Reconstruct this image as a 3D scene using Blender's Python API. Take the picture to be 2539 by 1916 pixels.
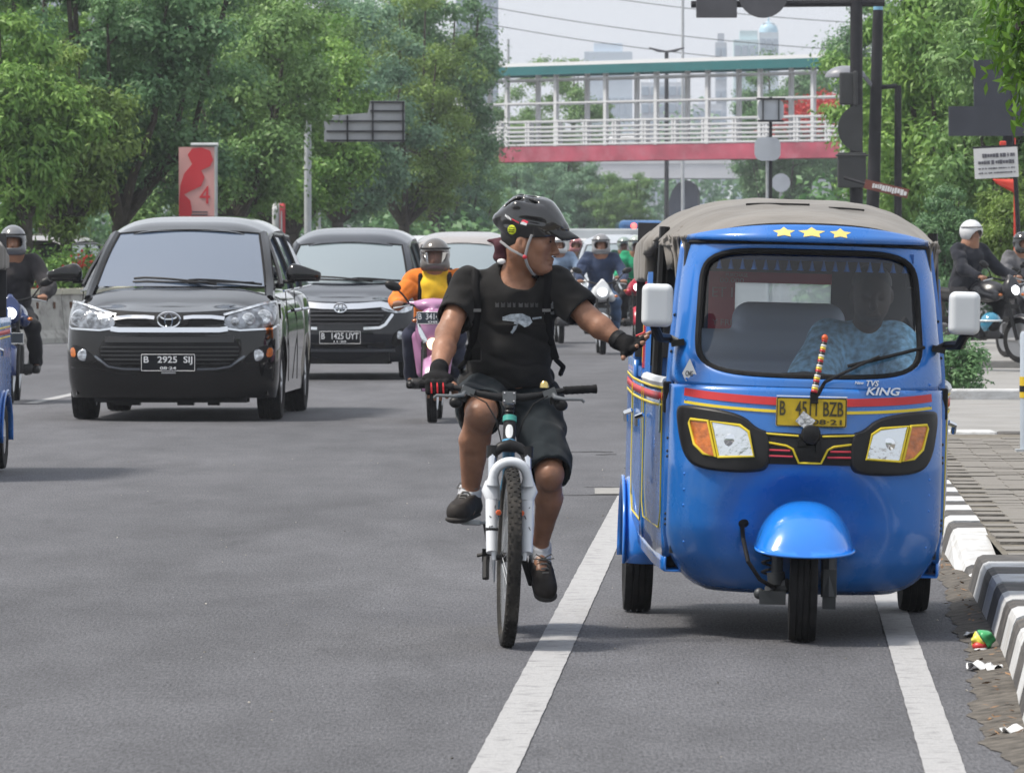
import bpy, bmesh, math, random
import numpy as np
from mathutils import Vector, Matrix

for _o in list(bpy.data.objects):
    bpy.data.objects.remove(_o, do_unlink=True)
SC = bpy.context.scene
COL = SC.collection
R = math.radians

# ------------------------------------------------------------------ camera
cam = bpy.data.cameras.new('camera')
cam.lens = 222.6
cam.sensor_width = 36.0
cam.shift_y = -0.1377
cam.clip_start = 0.5
cam.clip_end = 6000
cam.dof.use_dof = True
cam.dof.focus_distance = 31.0
cam.dof.aperture_fstop = 21.0
CAM = bpy.data.objects.new('camera', cam)
COL.objects.link(CAM)
CAM.location = (0, 0, 1.5)
CAM.rotation_euler = (R(90), 0, 0)
SC.camera = CAM

# ------------------------------------------------------------------ sky + sun (bright hazy overcast, weak sun high behind left)
SUN_EL, SUN_AZ = R(58), R(-98)          # azimuth from +Y towards +X
world = bpy.data.worlds.new('World')
SC.world = world
world.use_nodes = True
nt = world.node_tree
nt.nodes.clear()
wo = nt.nodes.new('ShaderNodeOutputWorld')
bg = nt.nodes.new('ShaderNodeBackground')
sky = nt.nodes.new('ShaderNodeTexSky')
sky.sky_type = 'NISHITA'
sky.sun_disc = False
sky.sun_elevation = SUN_EL
sky.sun_rotation = SUN_AZ
sky.air_density = 1.6
sky.dust_density = 6.0
sky.ozone_density = 1.5
mixn = nt.nodes.new('ShaderNodeMix')
mixn.data_type = 'RGBA'
mixn.inputs['Factor'].default_value = 0.78
mixn.clamp_result = False
hue = nt.nodes.new('ShaderNodeVectorMath')      # even grey cloud cover
hue.operation = 'SCALE'
hue.inputs[0].default_value = (0.93, 0.97, 1.04)
hue.inputs['Scale'].default_value = 8.0
nt.links.new(sky.outputs[0], mixn.inputs['A'])
nt.links.new(hue.outputs[0], mixn.inputs['B'])
nt.links.new(mixn.outputs['Result'], bg.inputs['Color'])
bg.inputs['Strength'].default_value = 0.1
nt.links.new(bg.outputs[0], wo.inputs['Surface'])

sl = bpy.data.lights.new('sun', 'SUN')
sl.energy = 3.3
sl.angle = R(10)
sl.color = (1.0, 0.94, 0.85)
SUN = bpy.data.objects.new('sun', sl)
COL.objects.link(SUN)
_sd = Vector((math.sin(SUN_AZ) * math.cos(SUN_EL), math.cos(SUN_AZ) * math.cos(SUN_EL), math.sin(SUN_EL)))
SUN.rotation_euler = _sd.to_track_quat('Z', 'Y').to_euler()
SUN.location = (-10, 30, 40)

SC.view_settings.view_transform = 'Standard'
SC.view_settings.look = 'None'
SC.view_settings.exposure = 0.45
SC.view_settings.gamma = 1.0
SC.view_settings.use_curve_mapping = False
SC.render.engine = 'CYCLES'
SC.cycles.max_bounces = 7
SC.cycles.diffuse_bounces = 3
SC.cycles.glossy_bounces = 3
SC.cycles.transmission_bounces = 4
SC.cycles.transparent_max_bounces = 12
SC.cycles.volume_bounces = 0
SC.cycles.use_denoising = True
SC.cycles.caustics_reflective = False
SC.cycles.caustics_refractive = False

# ------------------------------------------------------------------ materials
MATS = {}

def lin(c):
    return tuple((x / 12.92 if x <= 0.04045 else ((x + 0.055) / 1.055) ** 2.4) for x in c)

def pm(name, col, rough=0.5, metal=0.0, coat=0.0, spec=0.5, noise=None, bump=None, emit=None, sheen=0.0,
       trans=0.0, ior=1.5, dirt=None, coord='Object', island=None):
    """procedural Principled material; noise=(scale, amount), bump=(scale, strength), dirt=(colour, scale, amount)"""
    if name in MATS:
        return MATS[name]
    m = bpy.data.materials.new(name)
    m.use_nodes = True
    n = m.node_tree.nodes
    l = m.node_tree.links
    b = n['Principled BSDF']
    b.inputs['Base Color'].default_value = (*col, 1)
    b.inputs['Roughness'].default_value = rough
    b.inputs['Metallic'].default_value = metal
    b.inputs['Coat Weight'].default_value = coat
    b.inputs['Coat Roughness'].default_value = 0.04
    b.inputs['Coat IOR'].default_value = 1.5
    b.inputs['Specular IOR Level'].default_value = spec
    b.inputs['IOR'].default_value = ior
    b.inputs['Sheen Weight'].default_value = sheen
    b.inputs['Transmission Weight'].default_value = trans
    if emit:
        b.inputs['Emission Color'].default_value = (*emit[0], 1)
        b.inputs['Emission Strength'].default_value = emit[1]
    tc = None
    if noise or bump or dirt:
        tc = n.new('ShaderNodeTexCoord')
    last = None
    if noise:
        t = n.new('ShaderNodeTexNoise')
        t.inputs['Scale'].default_value = noise[0]
        t.inputs['Detail'].default_value = 5
        l.new(tc.outputs[coord], t.inputs['Vector'])
        mr = n.new('ShaderNodeMapRange')
        mr.inputs['From Min'].default_value = 0.3
        mr.inputs['From Max'].default_value = 0.7
        mr.inputs['To Min'].default_value = 1 - noise[1]
        mr.inputs['To Max'].default_value = 1 + noise[1]
        l.new(t.outputs['Fac'], mr.inputs['Value'])
        vm = n.new('ShaderNodeVectorMath')
        vm.operation = 'SCALE'
        vm.inputs[0].default_value = col
        l.new(mr.outputs['Result'], vm.inputs['Scale'])
        last = vm.outputs['Vector']
    if island:
        gi = n.new('ShaderNodeNewGeometry')
        mr = n.new('ShaderNodeMapRange')
        mr.inputs['To Min'].default_value = 1 - island
        mr.inputs['To Max'].default_value = 1 + island
        l.new(gi.outputs['Random Per Island'], mr.inputs['Value'])
        vm = n.new('ShaderNodeVectorMath')
        vm.operation = 'SCALE'
        vm.inputs[0].default_value = col
        if last:
            l.new(last, vm.inputs[0])
        l.new(mr.outputs['Result'], vm.inputs['Scale'])
        last = vm.outputs['Vector']
    if dirt:
        t = n.new('ShaderNodeTexNoise')
        t.inputs['Scale'].default_value = dirt[1]
        t.inputs['Detail'].default_value = 7
        t.inputs['Roughness'].default_value = 0.65
        l.new(tc.outputs[coord], t.inputs['Vector'])
        mr = n.new('ShaderNodeMapRange')
        mr.inputs['From Min'].default_value = 0.48
        mr.inputs['From Max'].default_value = 0.72
        mr.inputs['To Max'].default_value = dirt[2]
        l.new(t.outputs['Fac'], mr.inputs['Value'])
        mx = n.new('ShaderNodeMix')
        mx.data_type = 'RGBA'
        l.new(mr.outputs['Result'], mx.inputs['Factor'])
        if last:
            l.new(last, mx.inputs['A'])
        else:
            mx.inputs['A'].default_value = (*col, 1)
        mx.inputs['B'].default_value = (*dirt[0], 1)
        last = mx.outputs['Result']
        mr2 = n.new('ShaderNodeMapRange')
        mr2.inputs['To Min'].default_value = rough
        mr2.inputs['To Max'].default_value = min(1.0, rough + 0.45)
        l.new(mr.outputs['Result'], mr2.inputs['Value'])
        l.new(mr2.outputs['Result'], b.inputs['Roughness'])
    if last:
        l.new(last, b.inputs['Base Color'])
    if bump:
        t = n.new('ShaderNodeTexNoise')
        t.inputs['Scale'].default_value = bump[0]
        t.inputs['Detail'].default_value = 4
        l.new(tc.outputs[coord], t.inputs['Vector'])
        bp = n.new('ShaderNodeBump')
        bp.inputs['Strength'].default_value = bump[1]
        bp.inputs['Distance'].default_value = bump[2] if len(bump) > 2 else 0.02
        l.new(t.outputs['Fac'], bp.inputs['Height'])
        l.new(bp.outputs['Normal'], b.inputs['Normal'])
    MATS[name] = m
    return m

def glass(name, tint=(0.8, 0.85, 0.85), ior=1.5, rough=0.0):
    """thin see-through pane: tinted transparency under a fresnel reflection"""
    if name in MATS:
        return MATS[name]
    m = bpy.data.materials.new(name)
    m.use_nodes = True
    n = m.node_tree.nodes
    l = m.node_tree.links
    n.clear()
    o = n.new('ShaderNodeOutputMaterial')
    t = n.new('ShaderNodeBsdfTransparent')
    t.inputs[0].default_value = (*tint, 1)
    g = n.new('ShaderNodeBsdfGlossy')
    g.inputs['Roughness'].default_value = rough
    f = n.new('ShaderNodeFresnel')
    f.inputs['IOR'].default_value = ior
    mx = n.new('ShaderNodeMixShader')
    l.new(f.outputs[0], mx.inputs[0])
    l.new(t.outputs[0], mx.inputs[1])
    l.new(g.outputs[0], mx.inputs[2])
    l.new(mx.outputs[0], o.inputs['Surface'])
    MATS[name] = m
    return m

def leafmat(name, col, col2, sat=1.0):
    """foliage: diffuse + translucent, each leaf its own shade"""
    if name in MATS:
        return MATS[name]
    m = bpy.data.materials.new(name)
    m.use_nodes = True
    n = m.node_tree.nodes
    l = m.node_tree.links
    n.clear()
    o = n.new('ShaderNodeOutputMaterial')
    gi = n.new('ShaderNodeNewGeometry')
    tc = n.new('ShaderNodeTexCoord')
    nz = n.new('ShaderNodeTexNoise')
    nz.inputs['Scale'].default_value = 0.9
    nz.inputs['Detail'].default_value = 3
    l.new(tc.outputs['Object'], nz.inputs['Vector'])
    ad = n.new('ShaderNodeMath')
    ad.operation = 'MULTIPLY_ADD'
    ad.inputs[1].default_value = 0.55
    l.new(gi.outputs['Random Per Island'], ad.inputs[0])
    mr = n.new('ShaderNodeMapRange')
    mr.inputs['From Min'].default_value = 0.3
    mr.inputs['From Max'].default_value = 0.7
    mr.inputs['To Min'].default_value = -0.1
    mr.inputs['To Max'].default_value = 0.5
    l.new(nz.outputs['Fac'], mr.inputs['Value'])
    l.new(mr.outputs['Result'], ad.inputs[2])
    mx = n.new('ShaderNodeMix')
    mx.data_type = 'RGBA'
    mx.inputs['A'].default_value = (*col, 1)
    mx.inputs['B'].default_value = (*col2, 1)
    l.new(ad.outputs[0], mx.inputs['Factor'])
    d = n.new('ShaderNodeBsdfPrincipled')
    d.inputs['Roughness'].default_value = 0.45
    d.inputs['Specular IOR Level'].default_value = 0.35
    t = n.new('ShaderNodeBsdfTranslucent')
    ms = n.new('ShaderNodeMixShader')
    ms.inputs[0].default_value = 0.3
    l.new(mx.outputs['Result'], d.inputs['Base Color'])
    l.new(mx.outputs['Result'], t.inputs['Color'])
    l.new(d.outputs[0], ms.inputs[1])
    l.new(t.outputs[0], ms.inputs[2])
    l.new(ms.outputs[0], o.inputs['Surface'])
    MATS[name] = m
    return m

# ------------------------------------------------------------------ scene graph helpers
def tag(o, label=None, cat=None, group=None, kind=None):
    if label:
        o['label'] = label
    if cat:
        o['category'] = cat
    if group:
        o['group'] = group
    if kind:
        o['kind'] = kind
    return o

def thing(name, label, cat, loc=(0, 0, 0), rot=(0, 0, 0), group=None):
    o = bpy.data.objects.new(name, None)
    o.empty_display_size = 0.2
    COL.objects.link(o)
    o.location = loc
    o.rotation_euler = rot
    return tag(o, label, cat, group)

def link(name, me, mat=None, parent=None, loc=None, rot=None):
    o = bpy.data.objects.new(name, me)
    COL.objects.link(o)
    if mat is not None and not me.materials:
        me.materials.append(mat)
    if parent is not None:
        o.parent = parent
    if loc is not None:
        o.location = loc
    if rot is not None:
        o.rotation_euler = rot
    return o

def copy_tree(o, parent=None, mats=None):
    c = o.copy()
    COL.objects.link(c)
    c.parent = parent
    if mats and c.type == 'MESH' and c.data.materials and c.data.materials[0] and c.data.materials[0].name in mats:
        c.material_slots[0].link = 'OBJECT'
        c.material_slots[0].material = mats[c.data.materials[0].name]
    for ch in list(o.children):
        copy_tree(ch, c, mats)
    return c

def smooth(me, ang=40):
    me.shade_smooth()
    me.set_sharp_from_angle(angle=R(ang))

class MB:
    """collects shapes for ONE mesh"""
    def __init__(s):
        s.v = []
        s.f = []

    def add(s, vs, fs):
        o = len(s.v)
        s.v += [tuple(v) for v in vs]
        s.f += [tuple(i + o for i in f) for f in fs]
        return s

    def box(s, c, d, rot=None):
        x, y, z = (k / 2 for k in d)
        vs = [Vector(p) for p in ((-x, -y, -z), (x, -y, -z), (x, y, -z), (-x, y, -z), (-x, -y, z), (x, -y, z), (x, y, z), (-x, y, z))]
        if rot is not None:
            m = rot if isinstance(rot, Matrix) else Matrix.Rotation(rot[2], 3, 'Z') @ Matrix.Rotation(rot[1], 3, 'Y') @ Matrix.Rotation(rot[0], 3, 'X')
            vs = [m @ v for v in vs]
        c = Vector(c)
        return s.add([v + c for v in vs], [(0, 3, 2, 1), (4, 5, 6, 7), (0, 1, 5, 4), (1, 2, 6, 5), (2, 3, 7, 6), (3, 0, 4, 7)])

    def tube(s, pts, r, n=8, caps=True, closed=False, flat=None):
        """flat=(axis vector, factor): squash the section along an axis"""
        pts = [Vector(p) for p in pts]
        N = len(pts)
        rr = r if isinstance(r, (list, tuple)) else [r] * N
        vs = []
        up = None
        for i, p in enumerate(pts):
            a = pts[(i - 1) % N] if (closed or i > 0) else p
            b = pts[(i + 1) % N] if (closed or i < N - 1) else p
            t = (b - a)
            if t.length < 1e-9:
                t = Vector((0, 0, 1))
            t.normalize()
            if up is None:
                up = Vector((0, 0, 1)) if abs(t.z) < 0.9 else Vector((0, 1, 0))
            u = t.cross(up)
            if u.length < 1e-6:
                u = t.cross(Vector((1, 0, 0)))
            u.normalize()
            w = u.cross(t).normalized()
            up = w
            for k in range(n):
                an = 2 * math.pi * k / n
                off = (u * math.cos(an) + w * math.sin(an)) * rr[i]
                if flat:
                    ax = Vector(flat[0]).normalized()
                    off -= ax * off.dot(ax) * (1 - flat[1])
                vs.append(p + off)
        fs = []
        M = N if closed else N - 1
        for i in range(M):
            j = (i + 1) % N
            for k in range(n):
                k2 = (k + 1) % n
                fs.append((i * n + k, i * n + k2, j * n + k2, j * n + k))
        if caps and not closed:
            fs.append(tuple(range(n - 1, -1, -1)))
            fs.append(tuple((N - 1) * n + k for k in range(n)))
        return s.add(vs, fs)

    def lathe(s, prof, n=24, o=(0, 0, 0), axis='x', close=False):
        """prof = [(radius, along)] turned round the axis"""
        vs = []
        for (r, a) in prof:
            for k in range(n):
                t = 2 * math.pi * k / n
                c, q = r * math.cos(t), r * math.sin(t)
                p = {'x': (a, c, q), 'y': (c, a, q), 'z': (c, q, a)}[axis]
                vs.append((p[0] + o[0], p[1] + o[1], p[2] + o[2]))
        fs = []
        N = len(prof)
        for i in range(N if close else N - 1):
            j = (i + 1) % N
            for k in range(n):
                k2 = (k + 1) % n
                fs.append((i * n + k, i * n + k2, j * n + k2, j * n + k))
        if not close:
            if prof[0][0] > 1e-6:
                fs.append(tuple(range(n - 1, -1, -1)))
            if prof[-1][0] > 1e-6:
                fs.append(tuple((N - 1) * n + k for k in range(n)))
        return s.add(vs, fs)

    def grid(s, fn, nu, nv, closeu=False):
        vs = [fn(i / nu, j / nv) for j in range(nv + 1) for i in range(nu + (0 if closeu else 1))]
        w = nu if closeu else nu + 1
        fs = []
        for j in range(nv):
            for i in range(nu):
                i2 = (i + 1) % w if closeu else i + 1
                fs.append((j * w + i, j * w + i2, (j + 1) * w + i2, (j + 1) * w + i))
        return s.add(vs, fs)

    def ell(s, c, r, nu=16, nv=10, rot=None, v0=0.0, v1=1.0):
        c = Vector(c)
        m = rot if rot is not None else Matrix.Identity(3)
        return s.grid(lambda u, v: c + m @ Vector((r[0] * math.cos(2 * math.pi * u) * math.sin(math.pi * (v0 + (v1 - v0) * v)),
                                                   r[1] * math.sin(2 * math.pi * u) * math.sin(math.pi * (v0 + (v1 - v0) * v)),
                                                   r[2] * math.cos(math.pi * (v0 + (v1 - v0) * v)))), nu, nv, closeu=True)

    def prism(s, poly, depth, fn=None):
        """poly = [(a, b)] extruded by depth; fn(a, b, c) -> xyz"""
        fn = fn or (lambda a, b, c: (a, c, b))
        n = len(poly)
        vs = [fn(a, b, 0) for a, b in poly] + [fn(a, b, depth) for a, b in poly]
        fs = [tuple(range(n)), tuple(range(2 * n - 1, n - 1, -1))]
        fs += [(i, i + n, (i + 1) % n + n, (i + 1) % n) for i in range(n)]
        return s.add(vs, fs)

    def strip(s, pts, w, thick, surf):
        """ribbon in the (x, z) plane laid on a surface surf(x, z) -> y, proud by thick"""
        pts = [Vector((p[0], p[1])) for p in pts]
        L, Rr = [], []
        for i, p in enumerate(pts):
            a = pts[max(0, i - 1)]
            b = pts[min(len(pts) - 1, i + 1)]
            t = (b - a).normalized()
            nn = Vector((-t.y, t.x)) * (w / 2)
            L.append(p + nn)
            Rr.append(p - nn)
        vs = [(q.x, surf(q.x, q.y) - thick, q.y) for q in L] + [(q.x, surf(q.x, q.y) - thick, q.y) for q in Rr]
        vs += [(q.x, surf(q.x, q.y) + 0.004, q.y) for q in L] + [(q.x, surf(q.x, q.y) + 0.004, q.y) for q in Rr]
        n = len(pts)
        fs = []
        for i in range(n - 1):
            fs += [(i, i + 1, n + i + 1, n + i), (2 * n + i, 2 * n + i + 1, i + 1, i), (n + i, n + i + 1, 3 * n + i + 1, 3 * n + i)]
        fs += [(0, n, 3 * n, 2 * n), (n - 1, 3 * n - 1, 4 * n - 1, 2 * n - 1)]
        return s.add(vs, fs)

    def plate(s, poly, surf, proud=0.01, back=0.01, inset=0.0):
        """polygon in (x, z) laid on a surface, with side walls"""
        n = len(poly)
        cx = sum(p[0] for p in poly) / n
        cz = sum(p[1] for p in poly) / n
        vs = [(x, surf(x, z) + back, z) for x, z in poly]
        lv = [inset, 0.2, 0.4, 0.6, 0.8]
        for t in lv:
            for x, z in poly:
                qx, qz = x + (cx - x) * t, z + (cz - z) * t
                vs.append((qx, surf(qx, qz) - proud, qz))
        vs.append((cx, surf(cx, cz) - proud, cz))
        c = len(vs) - 1
        fs = []
        for k in range(len(lv)):
            fs += [(k * n + i, (k + 1) * n + i, (k + 1) * n + (i + 1) % n, k * n + (i + 1) % n) for i in range(n)]
        fs += [(len(lv) * n + i, len(lv) * n + (i + 1) % n, c) for i in range(n)]
        return s.add(vs, fs)

    def mesh(s, name, mat=None, sm=40):
        me = bpy.data.meshes.new(name)
        me.from_pydata(s.v, [], s.f)
        me.validate()
        bm = bmesh.new()
        bm.from_mesh(me)
        bmesh.ops.remove_doubles(bm, verts=bm.verts, dist=1e-5)
        bmesh.ops.recalc_face_normals(bm, faces=bm.faces)
        bm.to_mesh(me)
        bm.free()
        if sm:
            smooth(me, sm)
        if mat is not None:
            me.materials.append(mat)
        return me

    def build(s, name, mat, parent=None, sm=40, bevel=0, sub=0, solid=0, loc=None, rot=None):
        o = link(name, s.mesh(name, mat, sm), None, parent, loc, rot)
        if solid:
            md = o.modifiers.new('solid', 'SOLIDIFY')
            md.thickness = solid
            md.offset = 0
        if bevel:
            md = o.modifiers.new('bevel', 'BEVEL')
            md.width = bevel
            md.segments = 2
            md.limit_method = 'ANGLE'
            md.angle_limit = R(35)
        if sub:
            md = o.modifiers.new('sub', 'SUBSURF')
            md.levels = sub
            md.render_levels = sub
        return o

def rrect(w, h, r, n=5, cx=0, cy=0):
    pts = []
    for (sx, sy, a0) in ((1, 1, 0), (-1, 1, 90), (-1, -1, 180), (1, -1, 270)):
        for k in range(n + 1):
            a = R(a0 + 90 * k / n)
            pts.append((cx + sx * (w / 2 - r) + r * math.cos(a), cy + sy * (h / 2 - r) + r * math.sin(a)))
    return pts

def chaikin(p, n=2):
    for _ in range(n):
        q = []
        for i in range(len(p)):
            a, b = p[i], p[(i + 1) % len(p)]
            q += [(a[0] * 0.75 + b[0] * 0.25, a[1] * 0.75 + b[1] * 0.25), (a[0] * 0.25 + b[0] * 0.75, a[1] * 0.25 + b[1] * 0.75)]
        p = q
    return p

def ip(x, xs, ys):
    return float(np.interp(x, xs, ys))

def letters(txt, w, h, mat, parent, loc, rot=(R(90), 0, 0), depth=0.002, name='lettering', bold=0.0, shear=0.0, surf=None):
    """raised lettering fitted to w x h, centred on loc; local text plane turned by rot"""
    cu = bpy.data.curves.new(name, 'FONT')
    cu.body = txt
    cu.align_x = 'CENTER'
    cu.align_y = 'CENTER'
    cu.extrude = 0.5
    cu.offset = bold
    cu.shear = shear
    cu.resolution_u = 3
    tmp = bpy.data.objects.new('tmp', cu)
    COL.objects.link(tmp)
    dg = bpy.context.evaluated_depsgraph_get()
    me = bpy.data.meshes.new_from_object(tmp.evaluated_get(dg))
    bpy.data.objects.remove(tmp, do_unlink=True)
    co = np.array([v.co[:] for v in me.vertices])
    mn, mxx = co.min(0), co.max(0)
    sz = np.maximum(mxx - mn, 1e-6)
    co = (co - (mn + mxx) / 2) / sz * np.array([w, h, depth])
    if surf:
        m3 = Matrix.Rotation(rot[0], 3, 'X')
        for i, v in enumerate(me.vertices):
            q = m3 @ Vector(co[i])
            q += Vector(loc)
            v.co = (q.x, surf(q.x, q.z) + (q.y - loc[1]) - depth * 0.5 - 0.009, q.z)
        loc, rot = None, None
    else:
        for i, v in enumerate(me.vertices):
            v.co = co[i]
    me.name = name
    me.materials.clear()
    return link(name, me, mat, parent, loc, rot)

# ------------------------------------------------------------------ implicit surfaces for bodies and clothes
def vnoise(P, freq, seed=0):
    """value noise on (...,3) points"""
    Q = P * freq + seed * 17.31
    i = np.floor(Q).astype(np.int64)
    f = Q - i
    f = f * f * (3 - 2 * f)
    def hsh(a, b, c):
        h = (a * 374761393 + b * 668265263 + c * 2147483647 + seed * 1013904223) & 0xffffffff
        h = ((h ^ (h >> 13)) * 1274126177) & 0xffffffff
        return ((h ^ (h >> 16)) & 0xffff) / 65535.0
    r = 0
    for a in (0, 1):
        for b in (0, 1):
            for c in (0, 1):
                w = (f[..., 0] if a else 1 - f[..., 0]) * (f[..., 1] if b else 1 - f[..., 1]) * (f[..., 2] if c else 1 - f[..., 2])
                r = r + w * hsh(i[..., 0] + a, i[..., 1] + b, i[..., 2] + c)
    return r - 0.5

class SDF:
    def __init__(s, lo, hi, h):
        s.lo = np.array(lo, float)
        s.h = h
        s.n = np.ceil((np.array(hi) - s.lo) / h).astype(int) + 1
        s.d = np.full(s.n, 1.0, np.float32)

    def win(s, lo, hi, m):
        a = np.clip(np.floor((np.array(lo) - m - s.lo) / s.h).astype(int), 0, s.n)
        b = np.clip(np.ceil((np.array(hi) + m - s.lo) / s.h).astype(int) + 1, 0, s.n)
        sl_ = tuple(slice(a[i], b[i]) for i in range(3))
        ax = [s.lo[i] + s.h * np.arange(a[i], b[i]) for i in range(3)]
        P = np.stack(np.meshgrid(*ax, indexing='ij'), -1)
        return sl_, P

    def _mix(s, sl_, e, k, op):
        a = s.d[sl_]
        if op == 'sub':
            e = -e
            h = np.maximum(k - np.abs(a - e), 0) / k
            s.d[sl_] = np.maximum(a, e) + h * h * k * 0.25
        else:
            h = np.maximum(k - np.abs(a - e), 0) / k
            s.d[sl_] = np.minimum(a, e) - h * h * k * 0.25

    def cap(s, a, b, ra, rb=None, k=0.02, op='add', flat=None):
        a, b = np.array(a, float), np.array(b, float)
        rb = ra if rb is None else rb
        rm = max(ra, rb)
        sl_, P = s.win(np.minimum(a, b) - rm, np.maximum(a, b) + rm, k + 3 * s.h)
        ba = b - a
        q = P - a
        t = np.clip(q @ ba / max(ba @ ba, 1e-12), 0, 1)
        v = q - t[..., None] * ba
        if flat is not None:
            ax = np.array(flat[0], float)
            ax /= np.linalg.norm(ax)
            v = v + (v @ ax)[..., None] * ax * (1 / flat[1] - 1)
        e = np.linalg.norm(v, axis=-1) - (ra + (rb - ra) * t)
        if flat is not None and flat[1] < 1:
            e = e * max(flat[1], 0.4)
        s._mix(sl_, e, k, op)
        return s

    def ell(s, c, r, k=0.02, op='add', M=None):
        """M: 3x3 whose columns are the ellipsoid axes"""
        c, r = np.array(c, float), np.array(r, float)
        rm = r.max()
        sl_, P = s.win(c - rm, c + rm, k + 3 * s.h)
        q = P - c
        if M is not None:
            q = q @ np.array(M)
        k0 = np.linalg.norm(q / r, axis=-1)
        k1 = np.linalg.norm(q / (r * r), axis=-1)
        e = k0 * (k0 - 1) / np.maximum(k1, 1e-9)
        s._mix(sl_, e, k, op)
        return s

    def half(s, p, nrm, lo, hi, k=0.004):
        """cut away everything on the side nrm points to, inside a window"""
        nrm = np.array(nrm, float)
        nrm /= np.linalg.norm(nrm)
        sl_, P = s.win(lo, hi, 0)
        e = (P - np.array(p)) @ nrm
        s.d[sl_] = np.maximum(s.d[sl_], e)
        return s

    def wrinkle(s, amp, freq, seed=0, aniso=(1, 1, 1)):
        idx = np.where(np.abs(s.d) < 0.04)
        P = np.stack(idx, -1) * s.h + s.lo
        s.d[idx] += (amp * 2 * vnoise(P * np.array(aniso), freq, seed)).astype(np.float32)
        return s

    def fold(s, dr, freq, amp, seed=0, lo=None, hi=None):
        """drag folds: ridges running across dr, broken up by noise"""
        idx = np.where(np.abs(s.d) < 0.04)
        Pp = np.stack(idx, -1) * s.h + s.lo
        dr = np.array(dr, float)
        dr /= np.linalg.norm(dr)
        ph = Pp @ dr * freq * 6.283 + 7 * vnoise(Pp, 5.0, seed) + 3 * vnoise(Pp, 11.0, seed + 1)
        w = np.clip(vnoise(Pp, 4.0, seed + 2) * 2 + 0.5, 0, 1)
        if lo is not None:
            w = w * np.all((Pp > np.array(lo)) & (Pp < np.array(hi)), -1)
        s.d[idx] -= (amp * w * (np.abs(np.sin(ph * 0.5)) ** 0.7 - 0.5)).astype(np.float32)
        return s

    def mesh(s, name, mat, sm=180):
        d = s.d
        d[0], d[-1] = 1, 1
        d[:, 0], d[:, -1] = 1, 1
        d[:, :, 0], d[:, :, -1] = 1, 1
        ins = d < 0
        cnt = np.zeros(np.array(d.shape) - 1, np.uint8)
        for a in (0, 1):
            for b in (0, 1):
                for c in (0, 1):
                    cnt += ins[a:a + cnt.shape[0], b:b + cnt.shape[1], c:c + cnt.shape[2]]
        act = np.argwhere((cnt > 0) & (cnt < 8))
        vid = np.full(cnt.shape, -1, np.int32)
        vid[tuple(act.T)] = np.arange(len(act))
        acc = np.zeros((len(act), 3))
        num = np.zeros(len(act))
        cor = [(a, b, c) for a in (0, 1) for b in (0, 1) for c in (0, 1)]
        for i, p in enumerate(cor):
            for q in cor[i + 1:]:
                if sum(abs(p[k] - q[k]) for k in range(3)) != 1:
                    continue
                da = d[act[:, 0] + p[0], act[:, 1] + p[1], act[:, 2] + p[2]]
                db = d[act[:, 0] + q[0], act[:, 1] + q[1], act[:, 2] + q[2]]
                m = (da < 0) != (db < 0)
                t = np.where(m, da / np.where(m, da - db, 1), 0)
                pp = np.array(p)[None] + t[:, None] * (np.array(q) - np.array(p))[None]
                acc += pp * m[:, None]
                num += m
        V = (act + acc / num[:, None]) * s.h + s.lo
        Fs = []
        for ax in range(3):
            o1, o2 = [(1, 2), (2, 0), (0, 1)][ax]
            sa = [slice(None)] * 3
            sb = [slice(None)] * 3
            sa[ax] = slice(0, -1)
            sb[ax] = slice(1, None)
            A, B = ins[tuple(sa)], ins[tuple(sb)]
            e = np.argwhere(A != B)
            ok = (e[:, o1] > 0) & (e[:, o2] > 0) & (e[:, o1] < d.shape[o1] - 1) & (e[:, o2] < d.shape[o2] - 1)
            e = e[ok]
            fl = A[tuple(e.T)]
            def at(i, j):
                q = e.copy()
                q[:, o1] -= i
                q[:, o2] -= j
                return vid[tuple(q.T)]
            quad = np.stack([at(1, 1), at(0, 1), at(0, 0), at(1, 0)], -1)
            quad[~fl] = quad[~fl][:, ::-1]
            Fs.append(quad)
        Fq = np.concatenate(Fs)
        Fq = Fq[(Fq >= 0).all(1)]
        return quadmesh(name, V, Fq, mat, sm)

    def build(s, name, mat, parent=None, sm=180):
        return link(name, s.mesh(name, mat, sm), None, parent)

def quadmesh(name, V, Fq, mat=None, sm=0):
    me = bpy.data.meshes.new(name)
    V = np.asarray(V, np.float32)
    Fq = np.asarray(Fq, np.int32)
    me.vertices.add(len(V))
    me.vertices.foreach_set('co', V.ravel())
    me.loops.add(Fq.size)
    me.loops.foreach_set('vertex_index', Fq.ravel())
    me.polygons.add(len(Fq))
    me.polygons.foreach_set('loop_start', np.arange(0, Fq.size, Fq.shape[1], dtype=np.int32))
    me.polygons.foreach_set('loop_total', np.full(len(Fq), Fq.shape[1], np.int32))
    me.update(calc_edges=True)
    if sm:
        me.shade_smooth()
    if mat is not None:
        me.materials.append(mat)
    return me
# ================================================================== the setting
F_, CX_, CY_ = 13680.0, 1106.0, 530.0
def P(x, y, d):
    return Vector(((x - CX_) * d / F_, d, 1.5 - (y - CY_) * d / F_))
def rx(d, x0):                      # a line that runs along the road: x0 is its X at d = 0
    return x0 + 0.0405 * d

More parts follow.
